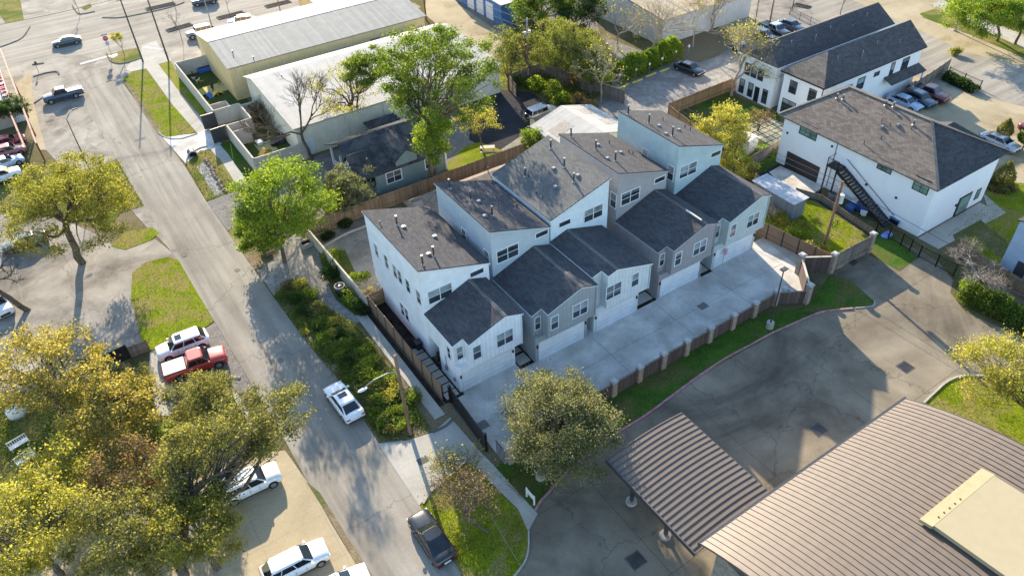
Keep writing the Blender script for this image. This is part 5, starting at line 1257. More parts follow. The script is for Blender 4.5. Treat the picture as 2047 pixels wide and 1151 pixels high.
def text_mesh(s, size, mat, parent, loc, rot, ext=.004, name='lettering'):
    cu = bpy.data.curves.new(name, 'FONT'); cu.body = s; cu.size = size; cu.extrude = ext; cu.align_x = 'CENTER'; cu.align_y = 'CENTER'
    t = bpy.data.objects.new('tmp', cu); COL.objects.link(t); dg = bpy.context.evaluated_depsgraph_get(); dg.update()
    me = bpy.data.meshes.new_from_object(t.evaluated_get(dg)); bpy.data.objects.remove(t); me.materials.clear(); me.materials.append(mat)
    o = bpy.data.objects.new(name, me); COL.objects.link(o); o.parent = parent
    p = parent
    while p.parent: p = p.parent
    o.location = Vector(loc)-p.location; o.rotation_euler = rot; return o
b = at(224.5,113.4); r = thing('stop_sign', 'red octagonal stop sign with blue street plates at the avenue corner', 'sign', b[:2])
MB().tube((b[0],b[1],0),(b[0],b[1],3.75), .035, .035, 8).build('post', GREYM, r)
oc = lambda R_, y, z: [(b[0]+R_*math.cos(math.pi/8+i*math.pi/4), y, z+R_*math.sin(math.pi/8+i*math.pi/4)) for i in range(8)]
wplate = MB().slab(oc(.46, b[1]-.04, 3.1), (0,.02,0)).build('border_plate', WHITE, r)
MB().slab(oc(.42, b[1]-.055, 3.1), (0,.012,0)).build('stop_plate', m_plain('stop_red', (.5,.03,.04), .4), r)
text_mesh('STOP', .3, WHITE, r, (b[0],b[1]-.062,3.1), (rad(90),0,0))
MB().box(b[0]-.5,b[0]+.5,b[1]-.03,b[1]-.01,3.62,3.78).build('name_plate', m_plain('sign_blue', (.06,.12,.28)), r)
MB().box(b[0]-.28,b[0]+.28,b[1]-.05,b[1]-.03,1.95,2.6).build('blue_plate', m_plain('sign_pale_blue', (.35,.45,.6)), r)
b = at(100,150); r = thing('sign_post', 'small dark sign post on the concrete island above the dark pickup', 'sign', at(78,146)[:2])
b = at(78,146); MB().tube((b[0],b[1],0),(b[0],b[1],1.9), .035).build('post', DGREY, r); MB().box(b[0]-.05,b[0]+.3,b[1]-.02,b[1]+.01,1.3,1.9).build('sign_plate', DGREY, r)
b0, b1 = at(1053,992), at(1068,1009)
r = thing('yard_sign', 'blank white two-post board sign on the lawn by the red kerb', 'sign', b0[:2])
for p in (b0, b1): MB().box(p[0]-.05,p[0]+.05,p[1]-.05,p[1]+.05,0,1.15).build('post', WHITE, r)
MB().beam((b0[0],b0[1],.6),(b1[0],b1[1],.6),.05,.5).build('board', WHITE, r)

# ------------------------------------------------------------------ small things
def bin_(name, label, x, y, mat, lid, w_=.58, h=1.0, group=None, cat='bin', rz=0):
    r = thing(name, label, cat, (x,y,0), rz, group)
    b = MB(); a, c_ = w_*.40, w_*.5
    b.loft([[(-a,-a,.06),(a,-a,.06),(a,a,.06),(-a,a,.06)],[(-c_,-c_,h*.9),(c_,-c_,h*.9),(c_,c_,h*.9),(-c_,c_,h*.9)]]).build('bin_body', mat, r, local=True)
    MB().slab([(-c_*1.08,-c_*1.1,h*.93),(c_*1.08,-c_*1.1,h*.93),(c_*1.08,c_*1.08,h*1.02),(-c_*1.08,c_*1.08,h*1.02)], (0,0,-.05)).build('lid', lid, r, local=True)
    for s in (-1,1): MB().tube((s*w_*.42,c_*.8,.12),(s*w_*.5,c_*.8,.12), .12, .12, 10).build('wheel', TYRE, r, local=True)
    return r
RBLUE = m_plain('bin_blue', (.04,.09,.26), .5); RBLK = m_plain('bin_black', (.02,.02,.022), .5)
bin_('wheelie_bin', 'black wheelie bin in the doorway niche of the white street-side house', 20.3, 45.3, RBLK, RBLK, .65, 1.05)
x_, y_, _ = at(841,690); bin_('wheelie_bin', 'black wheelie bin beside the stepping slabs at the white house wall', 19.3, 48.0, RBLK, RBLK, .6, 1.0)
for i, (px_, py_, m1, m2, lab) in enumerate(((1709,418,RBLUE,RBLUE,'blue recycling bin, leftmost of the bins by the black outside stair'),(1720,409,RBLUE,LAMPW,'blue bin with a pale lid, behind the others by the black outside stair'),
      (1729,414,RBLUE,RBLUE,'blue recycling bin third from the left by the black outside stair'),(1737,423,LAMPW,RBLUE,'pale bin with blue lid lying nearest the metal stair foot'))):
    q = at(px_, py_); bin_('recycling_bin', lab, q[0]-1.1, q[1], m1, m2, .75, .95, 'bins by the outside stair', rz=.2*i)
q = at(1797,448); bin_('storage_box', 'dark barbecue box with a blue top at the foot of the black stair', q[0]-.2, q[1]+.3, BLACK, RBLUE, 1.1, .8, cat='box')
q = at(1772,472); r = thing('blue_bag', 'crumpled blue bag in the shaded fence corner', 'bag', q[:2])
MB().loft([[(q[0]+s*.75*math.cos(t),q[1]+s*.5*math.sin(t)+.06*math.sin(3*t),z) for t in [i*math.pi/5 for i in range(10)]] for s, z in ((.9,.02),(1,.2),(.7,.38),(.25,.45))]).build('bag', m_plain('bag_blue', (.15,.25,.6)), r)
for nm, lab, px_, py_ in (('ac_unit','grey air conditioner unit by the wall under the outside stair',1675,405),('ac_unit','grey air conditioner unit beside the drainpipe, nearer the dark garage door',1663,398)):
    q = at(px_, py_); r = thing(nm, lab, 'ac unit', q[:2], 0, 'air conditioners')
    MB().box(q[0]-.4,q[0]+.4,q[1]-.4,q[1]+.4,.02,.8).build('casing', GREYM, r, bevel=.04); MB().tube((q[0],q[1],.8),(q[0],q[1],.84), .3, .3, 16).build('fan_grille', BLACK, r)
# planter, pot and boxes in the side garden
q = at(683,590); r = thing('big_pot', 'large black garden pot with a pale rim among the shrubs', 'pot', q[:2])
MB().loft([[(q[0]+R_*math.cos(t),q[1]+R_*math.sin(t),z) for t in [i*math.pi/10 for i in range(20)]] for R_, z in ((.35,0),(.6,.5),(.62,.95),(.5,1.25))], caps=True).build('pot', m_plain('pot_black', (.015,.015,.02), .3), r, smooth=True)
rg = MB(); ring_ = [(math.cos(i*math.pi/10), math.sin(i*math.pi/10)) for i in range(21)]
rg.path([(q[0]+.5*a, q[1]+.5*b_, 1.27) for a, b_ in ring_], .06, 6).build('rim', KERB, r)
def planter(label, px_, py_, w_, d, h, m_):
    q = at(px_, py_); r = thing('planter_box', label, 'planter', q[:2])
    b = MB(); t = .1
    b.box(q[0]-w_/2,q[0]+w_/2,q[1]-d/2,q[1]-d/2+t,0,h).box(q[0]-w_/2,q[0]+w_/2,q[1]+d/2-t,q[1]+d/2,0,h).box(q[0]-w_/2,q[0]-w_/2+t,q[1]-d/2+t,q[1]+d/2-t,0,h).box(q[0]+w_/2-t,q[0]+w_/2,q[1]-d/2+t,q[1]+d/2-t,0,h)
    b.build('frame', m_, r); MB().box(q[0]-w_/2+t,q[0]+w_/2-t,q[1]-d/2+t,q[1]+d/2-t,0,h*.7).build('soil', SOIL, r)
planter('white-edged planter box at the fence corner by the gravel path', 613, 492, 1.2, 1.0, .6, KERB)
planter('wooden planter box under the bright green tree', 533, 508, 1.1, .9, .5, TIMB)
rr_ = MB()
a0 = at(640,500); kerb('garden_edging', [(636,505),(655,490),(690,470),(735,452)], KERB, .2, .25)
# tree ring and benches in the west garden
q = at(246,801); r = thing('tree_ring', 'round pale stone ring edging on the garden lawn', 'edging', q[:2])
MB().path([(q[0]+1.0*math.cos(i*math.pi/12), q[1]+1.0*math.sin(i*math.pi/12), .08) for i in range(25)], .1, 6).build('ring', KERB, r)
MB().tube((q[0],q[1],0),(q[0],q[1],.05), .95, .95, 20).build('soil', SOIL, r)
def bench(label, px_, py_, rz):
    q = at(px_, py_); r = thing('garden_bench', label, 'bench', q[:2], rz, 'white garden benches')
    MB().box(-.75,.75,-.25,.25,.42,.47).build('seat', WHITE, r, local=True)
    bk = MB(); bk.box(-.75,.75,.24,.28,.85,.92)
    for i in range(9): bk.box(-.73+i*.18,-.68+i*.18,.24,.27,.47,.85)
    bk.build('backrest', WHITE, r, local=True)
    for sx in (-.7,.65):
        for sy in (-.24,.2): MB().box(sx,sx+.06,sy,sy+.06,0,.42).build('leg', WHITE, r, local=True)
bench('white slatted garden bench under the golden tree, the upper of the two', 42, 893, .25)
bench('white slatted garden bench under the golden tree, the lower of the two', 56, 922, .4)
q = at(38,830); r = thing('covered_grill', 'white covered garden grill among the golden branches', 'grill', q[:2])
MB().loft([[(q[0]+s*.8*math.cos(t),q[1]+s*.6*math.sin(t),z) for t in [i*math.pi/6 for i in range(12)]] for s, z in ((1,.02),(.98,.8),(.8,1.1),(.3,1.25))]).build('cover', WHITE, r, smooth=True)
# picnic table on the grass behind the wooden fence
q = at(975,304); r = thing('picnic_table', 'pale wooden picnic table on the bright grass behind the wooden fence', 'table', q[:2], rad(-30))
PALEW = m_noise('pale_wood', (.5,.44,.36), (.62,.56,.48), 2, 8, .2)
MB().box(-.95,.95,-.38,.38,.72,.77).build('tabletop', PALEW, r, local=True)
for s in (-1,1): MB().box(-.95,.95,s*.72-.13,s*.72+.13,.42,.46).build('seat', PALEW, r, local=True)
for s in (-.7,.7): MB().slab([(s,-.7,0),(s,-.6,0),(s,-.15,.72),(s,-.25,.72)],(.06,0,0)).slab([(s,.6,0),(s,.7,0),(s,.25,.72),(s,.15,.72)],(.06,0,0)).box(s,s+.06,-.75,.75,.36,.42).build('leg_frame', PALEW, r, local=True)
# flag beside the last garage
q = Vector((50.9,40.2,0)); r = thing('flag_pole', 'small red and white garden flag hanging in front of the last garage door', 'flag', q[:2])
MB().tube((q.x,q.y,0),(q.x,q.y,2.4), .02).build('pole', GREYM, r); fl = MB(); fl.slab([(q.x,q.y,2.3),(q.x+.45,q.y,2.15),(q.x+.42,q.y,1.5),(q.x+.02,q.y,1.4)], (0,.015,0)); fl.build('flag', m_stripe('flag_cloth', (.5,.08,.1), (.75,.75,.78), 'Z', .14, 0, .8, 0, .25), r)
# stones in the driveway corner
rng0 = random.Random(5)
for i in range(16):
    q = at(1590+rng0.uniform(-22,22), 585+rng0.uniform(-9,9)); s = rng0.uniform(.14,.32)
    st = MB(); st.loft([[(q[0]+k*s*math.cos(t)*rng0.uniform(.8,1.2),q[1]+k*s*math.sin(t)*rng0.uniform(.8,1.2),z*s) for t in [j*math.pi/4 for j in range(8)]] for k, z in ((.8,0),(1.1,.4),(.9,.8),(.4,1.05))])
    o = st.build('white_stone', m_noise('pale_rock', (.55,.54,.52), (.7,.69,.66), 3) if i == 0 else bpy.data.materials['pale_rock'], None, (q[0],q[1],0)); tag(o, 'pale rock in the heap behind the corner pillar of the driveway fence', 'rock', 'pale rocks heaped in the driveway corner')
# ditch culvert and its stones
q = at(386,312); r = thing('culvert_pipe', 'dark round culvert mouth under the gate drive', 'culvert', q[:2])
MB().tube((q[0],q[1]+.9,.25),(q[0],q[1]-.2,.2), .5, .5, 18).build('pipe', BLACK, r); MB().path([(q[0]+.55*math.cos(t),q[1]-.22,.2+.55*math.sin(t)) for t in [i*math.pi/10 for i in range(11)]], .09, 6).build('collar', KERB, r)
rng0 = random.Random(8)
for i in range(22):
    t = i/21; q = at(414+ (450-414)*t + rng0.uniform(-3,3), 322+(385-322)*t)
    s = rng0.uniform(.2,.34); o = MB().loft([[(q[0]+k*s*math.cos(u)*rng0.uniform(.8,1.2),q[1]+k*s*math.sin(u)*rng0.uniform(.8,1.2),z*s) for u in [j*math.pi/3.5 for j in range(7)]] for k, z in ((.9,0),(1.1,.4),(.5,1.0))]).build('ditch_rock', m_noise('brown_rock', (.2,.16,.12), (.32,.27,.2), 3) if i == 0 else bpy.data.materials['brown_rock'], None, (q[0],q[1],0))
    tag(o, 'rough brown rock lined along the stony ditch', 'rock', 'brown rocks edging the ditch')
q = at(1080,955); r = thing('lamp_footing', 'round concrete footing on the brown grass under the round oak', 'footing', q[:2])
MB().tube((q[0],q[1],0),(q[0],q[1],.6), .38, .36, 20).build('footing', KERB, r, smooth=False); MB().tube((q[0],q[1],.6),(q[0],q[1],.95), .16, .14, 12).build('bracket', DGREY, r)
# raised tree beds on the avenue
for i, (x0, y0, x1, y1, lab) in enumerate(((334,63,383,49,'long dark tree bed beside the thick utility pole'),(435,38,487,25,'dark tree bed behind the silver car on the avenue'),(531,15,580,3,'dark tree bed beyond the long pale roof, the one furthest right'),(292,20,350,7,'dark tree bed across the avenue near the top edge'),(1588,10,1618,16,'low planting grate beside the back lot'))):
    a, b_ = at(x0,y0), at(x1,y1); r = thing('tree_bed', lab, 'planter', a[:2], 0, 'dark tree beds along the avenue')
    MB().beam((a[0],a[1],0),(b_[0],b_[1],0),1.5,.16).build('edging', KDARK, r); MB().beam((a[0]+.2,a[1],.02),(b_[0]-.2,b_[1],.02),1.1,.17).build('soil', SOIL, r)
# dog yard contents
TB = m_plain('toy_blue', (.05,.15,.5), .5); TY = m_plain('toy_yellow', (.7,.45,.06), .5); MATY = m_noise('play_mat', (.42,.38,.16), (.52,.46,.22), 1, 8, .2)
def mat_sheet(label, c, w_, d, rz):
    r = thing('play_mat', label, 'mat', (c[0],c[1],0), rz); MB().box(-w_/2,w_/2,-d/2,d/2,.01,.05).build('mat', MATY, r, local=True)
mat_sheet('olive-yellow mat where the person stands in the dog yard', at(430,178), 3.0, 3.4, 0)
mat_sheet('olive-yellow mat in the lower part of the dog yard', at(532,295), 2.2, 3.2, 0)
def ramp(label, c, rz, m1):
    r = thing('play_ramp', label, 'toy', (c[0],c[1],0), rz)
    MB().slab([(-1,-.4,0),(0,-.4,.55),(0,.4,.55),(-1,.4,0)], (0,0,.06)).slab([(0,-.4,.55),(1,-.4,0),(1,.4,0),(0,.4,.55)], (0,0,.06)).build('ramp', m1, r, local=True)
    MB().box(-.05,.05,-.38,.38,0,.55).build('support', m1, r, local=True)
ramp('orange-yellow play ramp beside the person in the dog yard', at(434,190), .2, TY)
ramp('orange-yellow play ramp at the bottom of the lower mat', at(531,305), .5, TY)
ramp('blue and white play ramp along the cream wall', at(417,193), 1.9, TB)
q = at(520,290); bin_('toy_box', 'white toy box on the lower mat of the dog yard', q[0], q[1], LAMPW, LAMPW, .8, .6, cat='box')
q = at(418,140); r = thing('dog_tunnel', 'long blue play trough against the far wall of the dog yard', 'toy', q[:2]); MB().box(q[0]-1.8,q[0]+1.6,q[1]-.6,q[1]+.6,0,.7).build('trough', TB, r, bevel=.08); MB().box(q[0]-1.6,q[0]+1.4,q[1]-.45,q[1]+.45,.7,.72).build('lining', BLACK, r)
q = at(375,143); bin_('blue_bin', 'blue bin in the far corner of the dog yard', q[0], q[1], TB, TB, .9, 1.0)
q = at(437,150); r = thing('dome_lamp', 'white round-topped bin beside the yellow warehouse corner', 'bin', q[:2]); MB().loft([[(q[0]+k*math.cos(t),q[1]+k*math.sin(t),z) for t in [j*math.pi/6 for j in range(12)]] for k, z in ((.28,0),(.3,.8),(.25,1.0),(.1,1.1))]).build('dome', WHITE, r, smooth=True)
for i in range(5):
    q = at(548+i*7, 292-i*3.5); bin_('storage_crate', '%s crate from the left by the ivory warehouse door' % ['first','second','third','fourth','fifth'][i], q[0], q[1], [RBLK,DGREY,RBLUE,TIMB,RBLK][i], DGREY, .7, .6+.15*(i%3), 'crates by the warehouse door', cat='crate', rz=i*.7)

# person and dogs
def skin_fig(name, parent, V, E, R_, mat, sub=1, root=0):
    me = bpy.data.meshes.new(name); me.from_pydata(V, E, []); o = bpy.data.objects.new(name, me); COL.objects.link(o); o.parent = parent
    md = o.modifiers.new('skin', 'SKIN'); 
    for i, rr3 in enumerate(R_): me.skin_vertices[0].data[i].radius = (rr3, rr3) if isinstance(rr3, (int,float)) else rr3
    me.skin_vertices[0].data[root].use_root = True
    sb = o.modifiers.new('sub', 'SUBSURF'); sb.levels = sub; sb.render_levels = sub
    dg = bpy.context.evaluated_depsgraph_get(); m2 = bpy.data.meshes.new_from_object(o.evaluated_get(dg)); o.modifiers.clear(); o.data = m2
    m2.materials.clear(); m2.materials.append(mat); m2.shade_smooth(); return o
q = at(428,186); r = thing('person', 'person in dark clothes standing on the upper mat of the dog yard', 'person', q[:2], rad(200))
DK = m_plain('dark_clothes', (.02,.02,.025), .8); SKIN = m_plain('skin_tone', (.45,.27,.19), .6)
V = [(0,0,.95),(0,0,1.2),(0,0,1.42),(0,0,1.52),(0,.01,1.62),(.19,0,1.40),(.24,.02,1.12),(.22,-.08,.88),(.22,-.1,.80),(-.19,0,1.40),(-.25,.02,1.13),(-.2,-.12,.92),(-.19,-.14,.84),(.1,0,.88),(.11,-.02,.48),(.11,.03,.08),(.11,-.12,.05),(-.1,0,.88),(-.12,-.02,.48),(-.13,.03,.08),(-.13,-.12,.05),(0,0,1.70)]
E_ = [(0,1),(1,2),(2,3),(3,4),(2,5),(5,6),(6,7),(7,8),(2,9),(9,10),(10,11),(11,12),(0,13),(13,14),(14,15),(15,16),(0,17),(17,18),(18,19),(19,20),(4,21)]
R__ = [(.15,.11),(.14,.1),(.13,.1),.055,.095,.06,.045,.035,.03,.06,.045,.035,.03,.09,.06,.045,.035,.09,.06,.045,.035,.07]
body = skin_fig('body', r, V, E_, R__, DK, 2)
hm = MB(); hm.loft([[(k*math.cos(t)*.105, k*math.sin(t)*.115-.01, z) for t in [j*math.pi/6 for j in range(12)]] for k, z in ((.5,1.50),(.85,1.54),(1,1.62),(.95,1.69),(.6,1.75))]); hm.build('head', SKIN, r, smooth=True, local=True)
hm = MB(); hm.loft([[(k*math.cos(t)*.12, k*math.sin(t)*.12+.02, z) for t in [j*math.pi/6 for j in range(12)]] for k, z in ((.85,1.60),(1,1.68),(.85,1.76),(.3,1.79))]); hm.build('hair', m_plain('hair', (.03,.02,.015), .7), r, smooth=True, local=True)
for s in (-1,1): skin_fig('hand', r, [(s*.21,-.11,.84),(s*.21,-.13,.76),(s*.205,-.15,.70),(s*.225,-.135,.69),(s*.19,-.14,.69),(s*.24,-.12,.70),(s*.17,-.13,.78),(s*.165,-.15,.74)], [(0,1),(1,2),(1,3),(1,4),(1,5),(0,6),(6,7)], [.028,.03,.01,.01,.01,.01,.014,.01], SKIN, 1)
def dog(label, px_, py_, rz, mat, s=1.0):
    q = at(px_, py_); r = thing('dog', label, 'dog', q[:2], rz, 'dogs in the yard')
    V = [(0,0,.46),(.22,0,.48),(.34,0,.58),(.43,0,.66),(.53,0,.63),(-.22,0,.47),(-.36,0,.50),(-.50,0,.60),
         (.2,.08,.36),(.19,.08,.18),(.2,.08,.02),(.2,-.08,.36),(.23,-.08,.18),(.26,-.08,.02),(-.24,.09,.36),(-.19,.09,.27),(-.28,.09,.15),(-.25,.09,.02),(-.24,-.09,.36),(-.17,-.09,.27),(-.27,-.09,.15),(-.22,-.09,.02)]
    E2 = [(0,1),(1,2),(2,3),(3,4),(0,5),(5,6),(6,7),(1,8),(8,9),(9,10),(1,11),(11,12),(12,13),(5,14),(14,15),(15,16),(16,17),(5,18),(18,19),(19,20),(20,21)]
    R2 = [.11,.135,.08,.075,.045,.10,.04,.02,.06,.035,.03,.06,.035,.03,.065,.05,.03,.03,.065,.05,.03,.03]
    V = [(a*s,b_*s,c_*s) for a,b_,c_ in V]; R2 = [k*s for k in R2]
    skin_fig('body', r, V, E2, R2, mat, 1)
    for t in (-1,1): MB().slab([(.40*s,t*.05*s,.70*s),(.45*s,t*.06*s,.70*s),(.41*s,t*.07*s,.80*s)], (.0,t*.015,0)).build('ear', mat, r, local=True)
DW = m_noise('dog_white', (.55,.52,.48), (.7,.68,.64), 5); DB = m_noise('dog_tan', (.4,.22,.09), (.55,.33,.15), 5); DD = m_noise('dog_brown', (.12,.07,.04), (.2,.13,.08), 5)
dog('white dog at the front of the pack in the dog yard', 397, 166, .4, DW); dog('orange-tan dog nearest the middle of the dog yard', 404, 167, 3.0, DB, .9)
dog('dark brown dog in the far corner of the dog yard', 386, 153, 1.3, DD); dog('cream dog beside the wall in the pack', 388, 161, 5.3, DW, .9); dog('tan dog lying near the person in the dog yard', 438, 170, .9, DB, .8)

# ------------------------------------------------------------------ cars
PW = m_paint('paint_white', (.74,.76,.78)); PB = m_paint('paint_black', (.012,.013,.016), .8, .25); PR = m_paint('paint_red', (.42,.03,.03)); PN = m_paint('paint_navy', (.035,.055,.10), .8)
PG = m_paint('paint_graphite', (.05,.06,.07), .8); PS = m_paint('paint_silver', (.45,.47,.5), .6, .3, .4); PM = m_paint('paint_maroon', (.16,.02,.03), .7); PT = m_paint('paint_teal_grey', (.12,.18,.22)); PGR = m_paint('paint_dark_green', (.06,.075,.06), .7)
PBL = m_paint('paint_light_blue', (.35,.45,.6))
car_px('parked_car', 'white sedan with a sunroof driving up the street beside the planting bed', 'sedan', (711,836), (667,777), PW, sunroof=True, group=None)
car_px('parked_car', 'glossy black SUV on the street beside the corner lawn', 'coupe', (890,1117), (838,1037), PB, group=None, scale=1.02)
car_px('parked_car', 'white wagon with a green sticker in the windscreen, in the tan lot at the bottom', 'wagon', (530,1160), (652,1098), PW)
car_px('parked_car', 'white sedan cut by the bottom edge beside the white wagon', 'sedan', (632,1200), (715,1158), PW)
car_px('parked_car', 'silver-white SUV with a sunroof parked next to the red pickup', 'suv', (415,676), (319,712), PW, sunroof=True)
car_px('parked_pickup', 'red pickup with a cream bed cover beside the silver-white SUV', 'pickup', (334,752), (450,712), PR, cat='pickup', bed='cover')
car_px('parked_car', 'dark green-grey sedan under the big oak at the left', 'sedan', (96,474), (6,500), PGR)
car_px('parked_car', 'white van nose cut by the left edge above the golden tree', 'suv', (-30,580), (24,645), PW)
car_px('pickup_truck', 'dark grey-blue pickup with an open bed crossing the pale parking bay', 'pickup', (168,184), (88,204), PN, cat='pickup')
car_px('moving_car', 'dark graphite sedan driving along the avenue', 'sedan', (164,80), (104,92), PG, scale=.98)
car_px('parked_jeep', 'teal-grey boxy jeep with a white roof parked above the long pale roof', 'jeep', (424,64), (376,75), PT, roofm=WHITE, cat='jeep', spare=True)
car_px('parked_car', 'silver SUV parked along the avenue right of the jeep', 'suv', (511,44), (456,50), PS, roofm=WHITE)
car_px('moving_car', 'navy car at the top edge of the avenue', 'suv', (436,0), (383,10), PN)
car_px('parked_car', 'red car with a bright windscreen, uppermost of four at the left edge', 'sedan', (-22,297), (51,277), PR)
car_px('parked_car', 'faded red-pink car, second of four at the left edge', 'wagon', (-24,318), (53,297), m_paint('paint_faded_red', (.38,.12,.12)))
car_px('parked_car', 'pale blue-white car, third of four at the left edge', 'sedan', (-26,342), (43,318), PBL, roofm=WHITE)
car_px('parked_car', 'white SUV with a dark windscreen, lowest of four at the left edge', 'suv', (-30,368), (36,346), PW)
car_px('parked_jeep', 'silver boxy jeep with a rear spare wheel by the small cream garage', 'jeep', (1058,240), (1104,222), PS, cat='jeep', spare=True)
car_px('parked_pickup', 'maroon pickup parked against the grey plank fence', 'pickup', (1812,176), (1899,207), PM, cat='pickup')
car_px('parked_car', 'dark blue SUV with roof rails next to the maroon pickup', 'suv', (1805,188), (1866,216), PN, rack=True)
car_px('parked_car', 'pale blue-white car half hidden by the brown hip roof', 'sedan', (1778,196), (1838,220), PBL)
car_px('parked_car', 'silver-grey sedan beside the clipped cone tree', 'sedan', (1963,272), (2034,303), PS)
car_px('parked_car', 'dark red car cut by the right edge', 'sedan', (2041,252), (2110,285), PM)
car_px('parked_car', 'black SUV nearest the bare tree behind the town houses', 'suv', (1501,68), (1549,84), PB)
car_px('parked_pickup', 'black pickup with a pale roof behind the town houses', 'pickup', (1519,52), (1576,77), PB, roofm=PS, cat='pickup')
car_px('parked_car', 'dark navy sedan furthest right of the cars behind the town houses', 'sedan', (1562,47), (1601,62), PN)
car_px('parked_car', 'black sedan in the gravel lot at the end of the ivy hedge', 'sedan', (1352,131), (1404,150), PB)
car_px('parked_car', 'dark blue car seen through the bare tree beside the town houses', 'sedan', (1470,92), (1498,110), PN, scale=.9)
car_px('parked_car', 'white car under the spreading oak in the tan lot', 'suv', (452,993), (550,948), PW)
# ------------------------------------------------------------------ foliage
LG_BRIGHT = m_leaf('leaf_bright', (0.121,0.209,0.020), (0.220,0.308,0.033), (0.308,0.374,0.066), .5, .6)
LG_GREEN = m_leaf('leaf_green', (.08,.145,.018), (.155,.225,.028), (.23,.29,.06), .5, .6)
LG_OAK = m_leaf('leaf_oak', (0.140,0.154,0.028), (0.280,0.280,0.049), (0.420,0.392,0.084), .45, .6)
LG_OLIVE = m_leaf('leaf_olive', (0.135,0.149,0.041), (0.257,0.257,0.074), (0.392,0.365,0.135), .5, .6)
LG_GOLD = m_leaf('leaf_gold', (.27,.235,.055), (.41,.355,.095), (.54,.46,.18), .45, .6)
LG_YEL = m_leaf('leaf_yellow_green', (0.270,0.284,0.047), (0.432,0.405,0.081), (0.540,0.486,0.135), .5, .6)
LG_RUST = m_leaf('leaf_rust', (.15,.11,.06), (.24,.17,.09), (.30,.24,.12), .6, .6)
LG_SCRUB = m_leaf('leaf_scrub', (.11,.14,.03), (.20,.235,.05), (.29,.30,.09), .6, .6)
LG_SILV = m_leaf('leaf_silver', (.10,.13,.06), (.22,.24,.14), (.38,.38,.27), .6, .6)
LG_DARK = m_leaf('leaf_dark', (.02,.05,.014), (.045,.09,.02), (.09,.14,.04), .6, .6)
LG_PALE = m_leaf('leaf_pale_oak', (0.119,0.138,0.056), (0.237,0.244,0.119), (0.413,0.388,0.237), .6, .6)
def U(px_, py_, z): return at(px_, py_, z)
def T(name, label, cat, base, crown, zc, h, R, leaf, **kw):
    "base pixel (or None: straight below the crown) and crown-centre pixel seen at height zc"
    c = at(crown[0], crown[1], zc); b = at(*base) if base else (c[0], c[1], 0)
    return tree(name, label, cat, b[:2], h, R, leaf, cz=zc, off=(c[0]-b[0], c[1]-b[1]), lean=((c[0]-b[0])*.25, (c[1]-b[1])*.25), **kw)
T('oak_tree', 'big yellow-green oak with a leaning trunk in the left lot', 'tree', (165,525), (130,400), 7.6, 12.5, 6.7, LG_OAK, seed=2, nclump=120, per=165, size=.14, rz=4.3, tr=.42, fork=.42, limbs=9, clump=.95, gap=.1)
T('golden_tree', 'large golden-leaved tree at the left edge below the shaded lot', 'tree', None, (75,740), 6.3, 9.2, 4.9, LG_GOLD, seed=3, nclump=85, per=85, size=.15, rz=2.8, tr=.3, limbs=9, gap=.3, clump=.8)
T('golden_tree', 'smaller golden tree over the black slatted fence end', 'tree', None, (205,815), 4.6, 7.0, 3.4, LG_GOLD, seed=4, nclump=55, per=120, size=.16, rz=2.2, tr=.2, gap=.2, clump=.7)
T('oak_tree', 'spreading olive oak with a forked trunk over the tan lot', 'tree', (369,1150), (450,880), 6.6, 9.0, 6.5, LG_OLIVE, seed=5, nclump=105, per=95, size=.13, rz=2.4, ry=3.3, tr=.4, fork=.45, limbs=11, clump=.66, gap=.25)
T('oak_tree', 'dark olive oak crown low over the tan lot, beside the forked trunk', 'tree', None, (395,1062), 4.8, 6.8, 3.3, LG_OAK, seed=6, nclump=70, per=110, size=.13, rz=2.2, tr=.25, gap=.2, clump=.65)
T('elm_tree', 'yellow-green tree crown at the bottom left corner', 'tree', None, (50,1060), 6.0, 8.5, 4.6, LG_YEL, seed=7, nclump=75, per=90, size=.14, rz=3.0, tr=.25, gap=.2, clump=.7, limbs=9)
T('elm_tree', 'olive and yellow tree crown at the bottom edge left of the tan lot', 'tree', None, (245,1070), 5.6, 8.0, 4.3, LG_OLIVE, seed=8, nclump=70, per=85, size=.14, rz=2.7, tr=.25, gap=.2, clump=.7, limbs=9)
T('rust_tree', 'thin rust-brown leaved tree between the olive oak and the golden tree', 'tree', None, (262,960), 4.8, 7.0, 3.2, LG_RUST, seed=9, nclump=55, per=80, size=.13, rz=2.3, tr=.18, gap=.25, clump=.7)
T('garden_tree', 'yellow-green garden tree below the white benches', 'tree', None, (110,955), 4.6, 7.0, 3.3, LG_YEL, seed=10, nclump=55, per=90, size=.13, rz=2.3, tr=.18, gap=.25, clump=.7)
T('garden_tree', 'small olive tree beside the pale house walk', 'tree', None, (280,760), 2.2, 3.6, 1.5, LG_OLIVE, seed=11, nclump=26, per=80, size=.11, rz=1.3, tr=.09, clump=.45)
T('garden_tree', 'silvery agave-like shrub tree by the black slatted fence', 'shrub', None, (235,748), 1.5, 2.6, 1.3, LG_SILV, seed=12, nclump=22, per=70, size=.12, rz=1.0, tr=.08, clump=.4)
T('oak_tree', 'olive tree crown spreading over the parked red pickup tail and garden lawn', 'tree', None, (400,800), 3.8, 5.6, 2.9, LG_OLIVE, seed=13, nclump=55, per=85, size=.12, rz=1.7, tr=.16, gap=.2, clump=.6)
T('maple_tree', 'bright lime-green tree beside the street in front of the teal bungalow', 'tree', (570,525), (562,402), 6.8, 11.5, 4.7, LG_BRIGHT, seed=14, nclump=110, per=150, size=.16, rz=4.7, tr=.24, fork=.25, limbs=9, clump=.95, low=-.9)
T('maple_tree', 'lower lime-green tree beside the kerb, left of the tall one', 'tree', (530,515), (508,455), 3.3, 6.2, 2.7, LG_BRIGHT, seed=15, nclump=60, per=160, size=.15, rz=2.8, tr=.14, fork=.2, clump=.7, low=-.9)
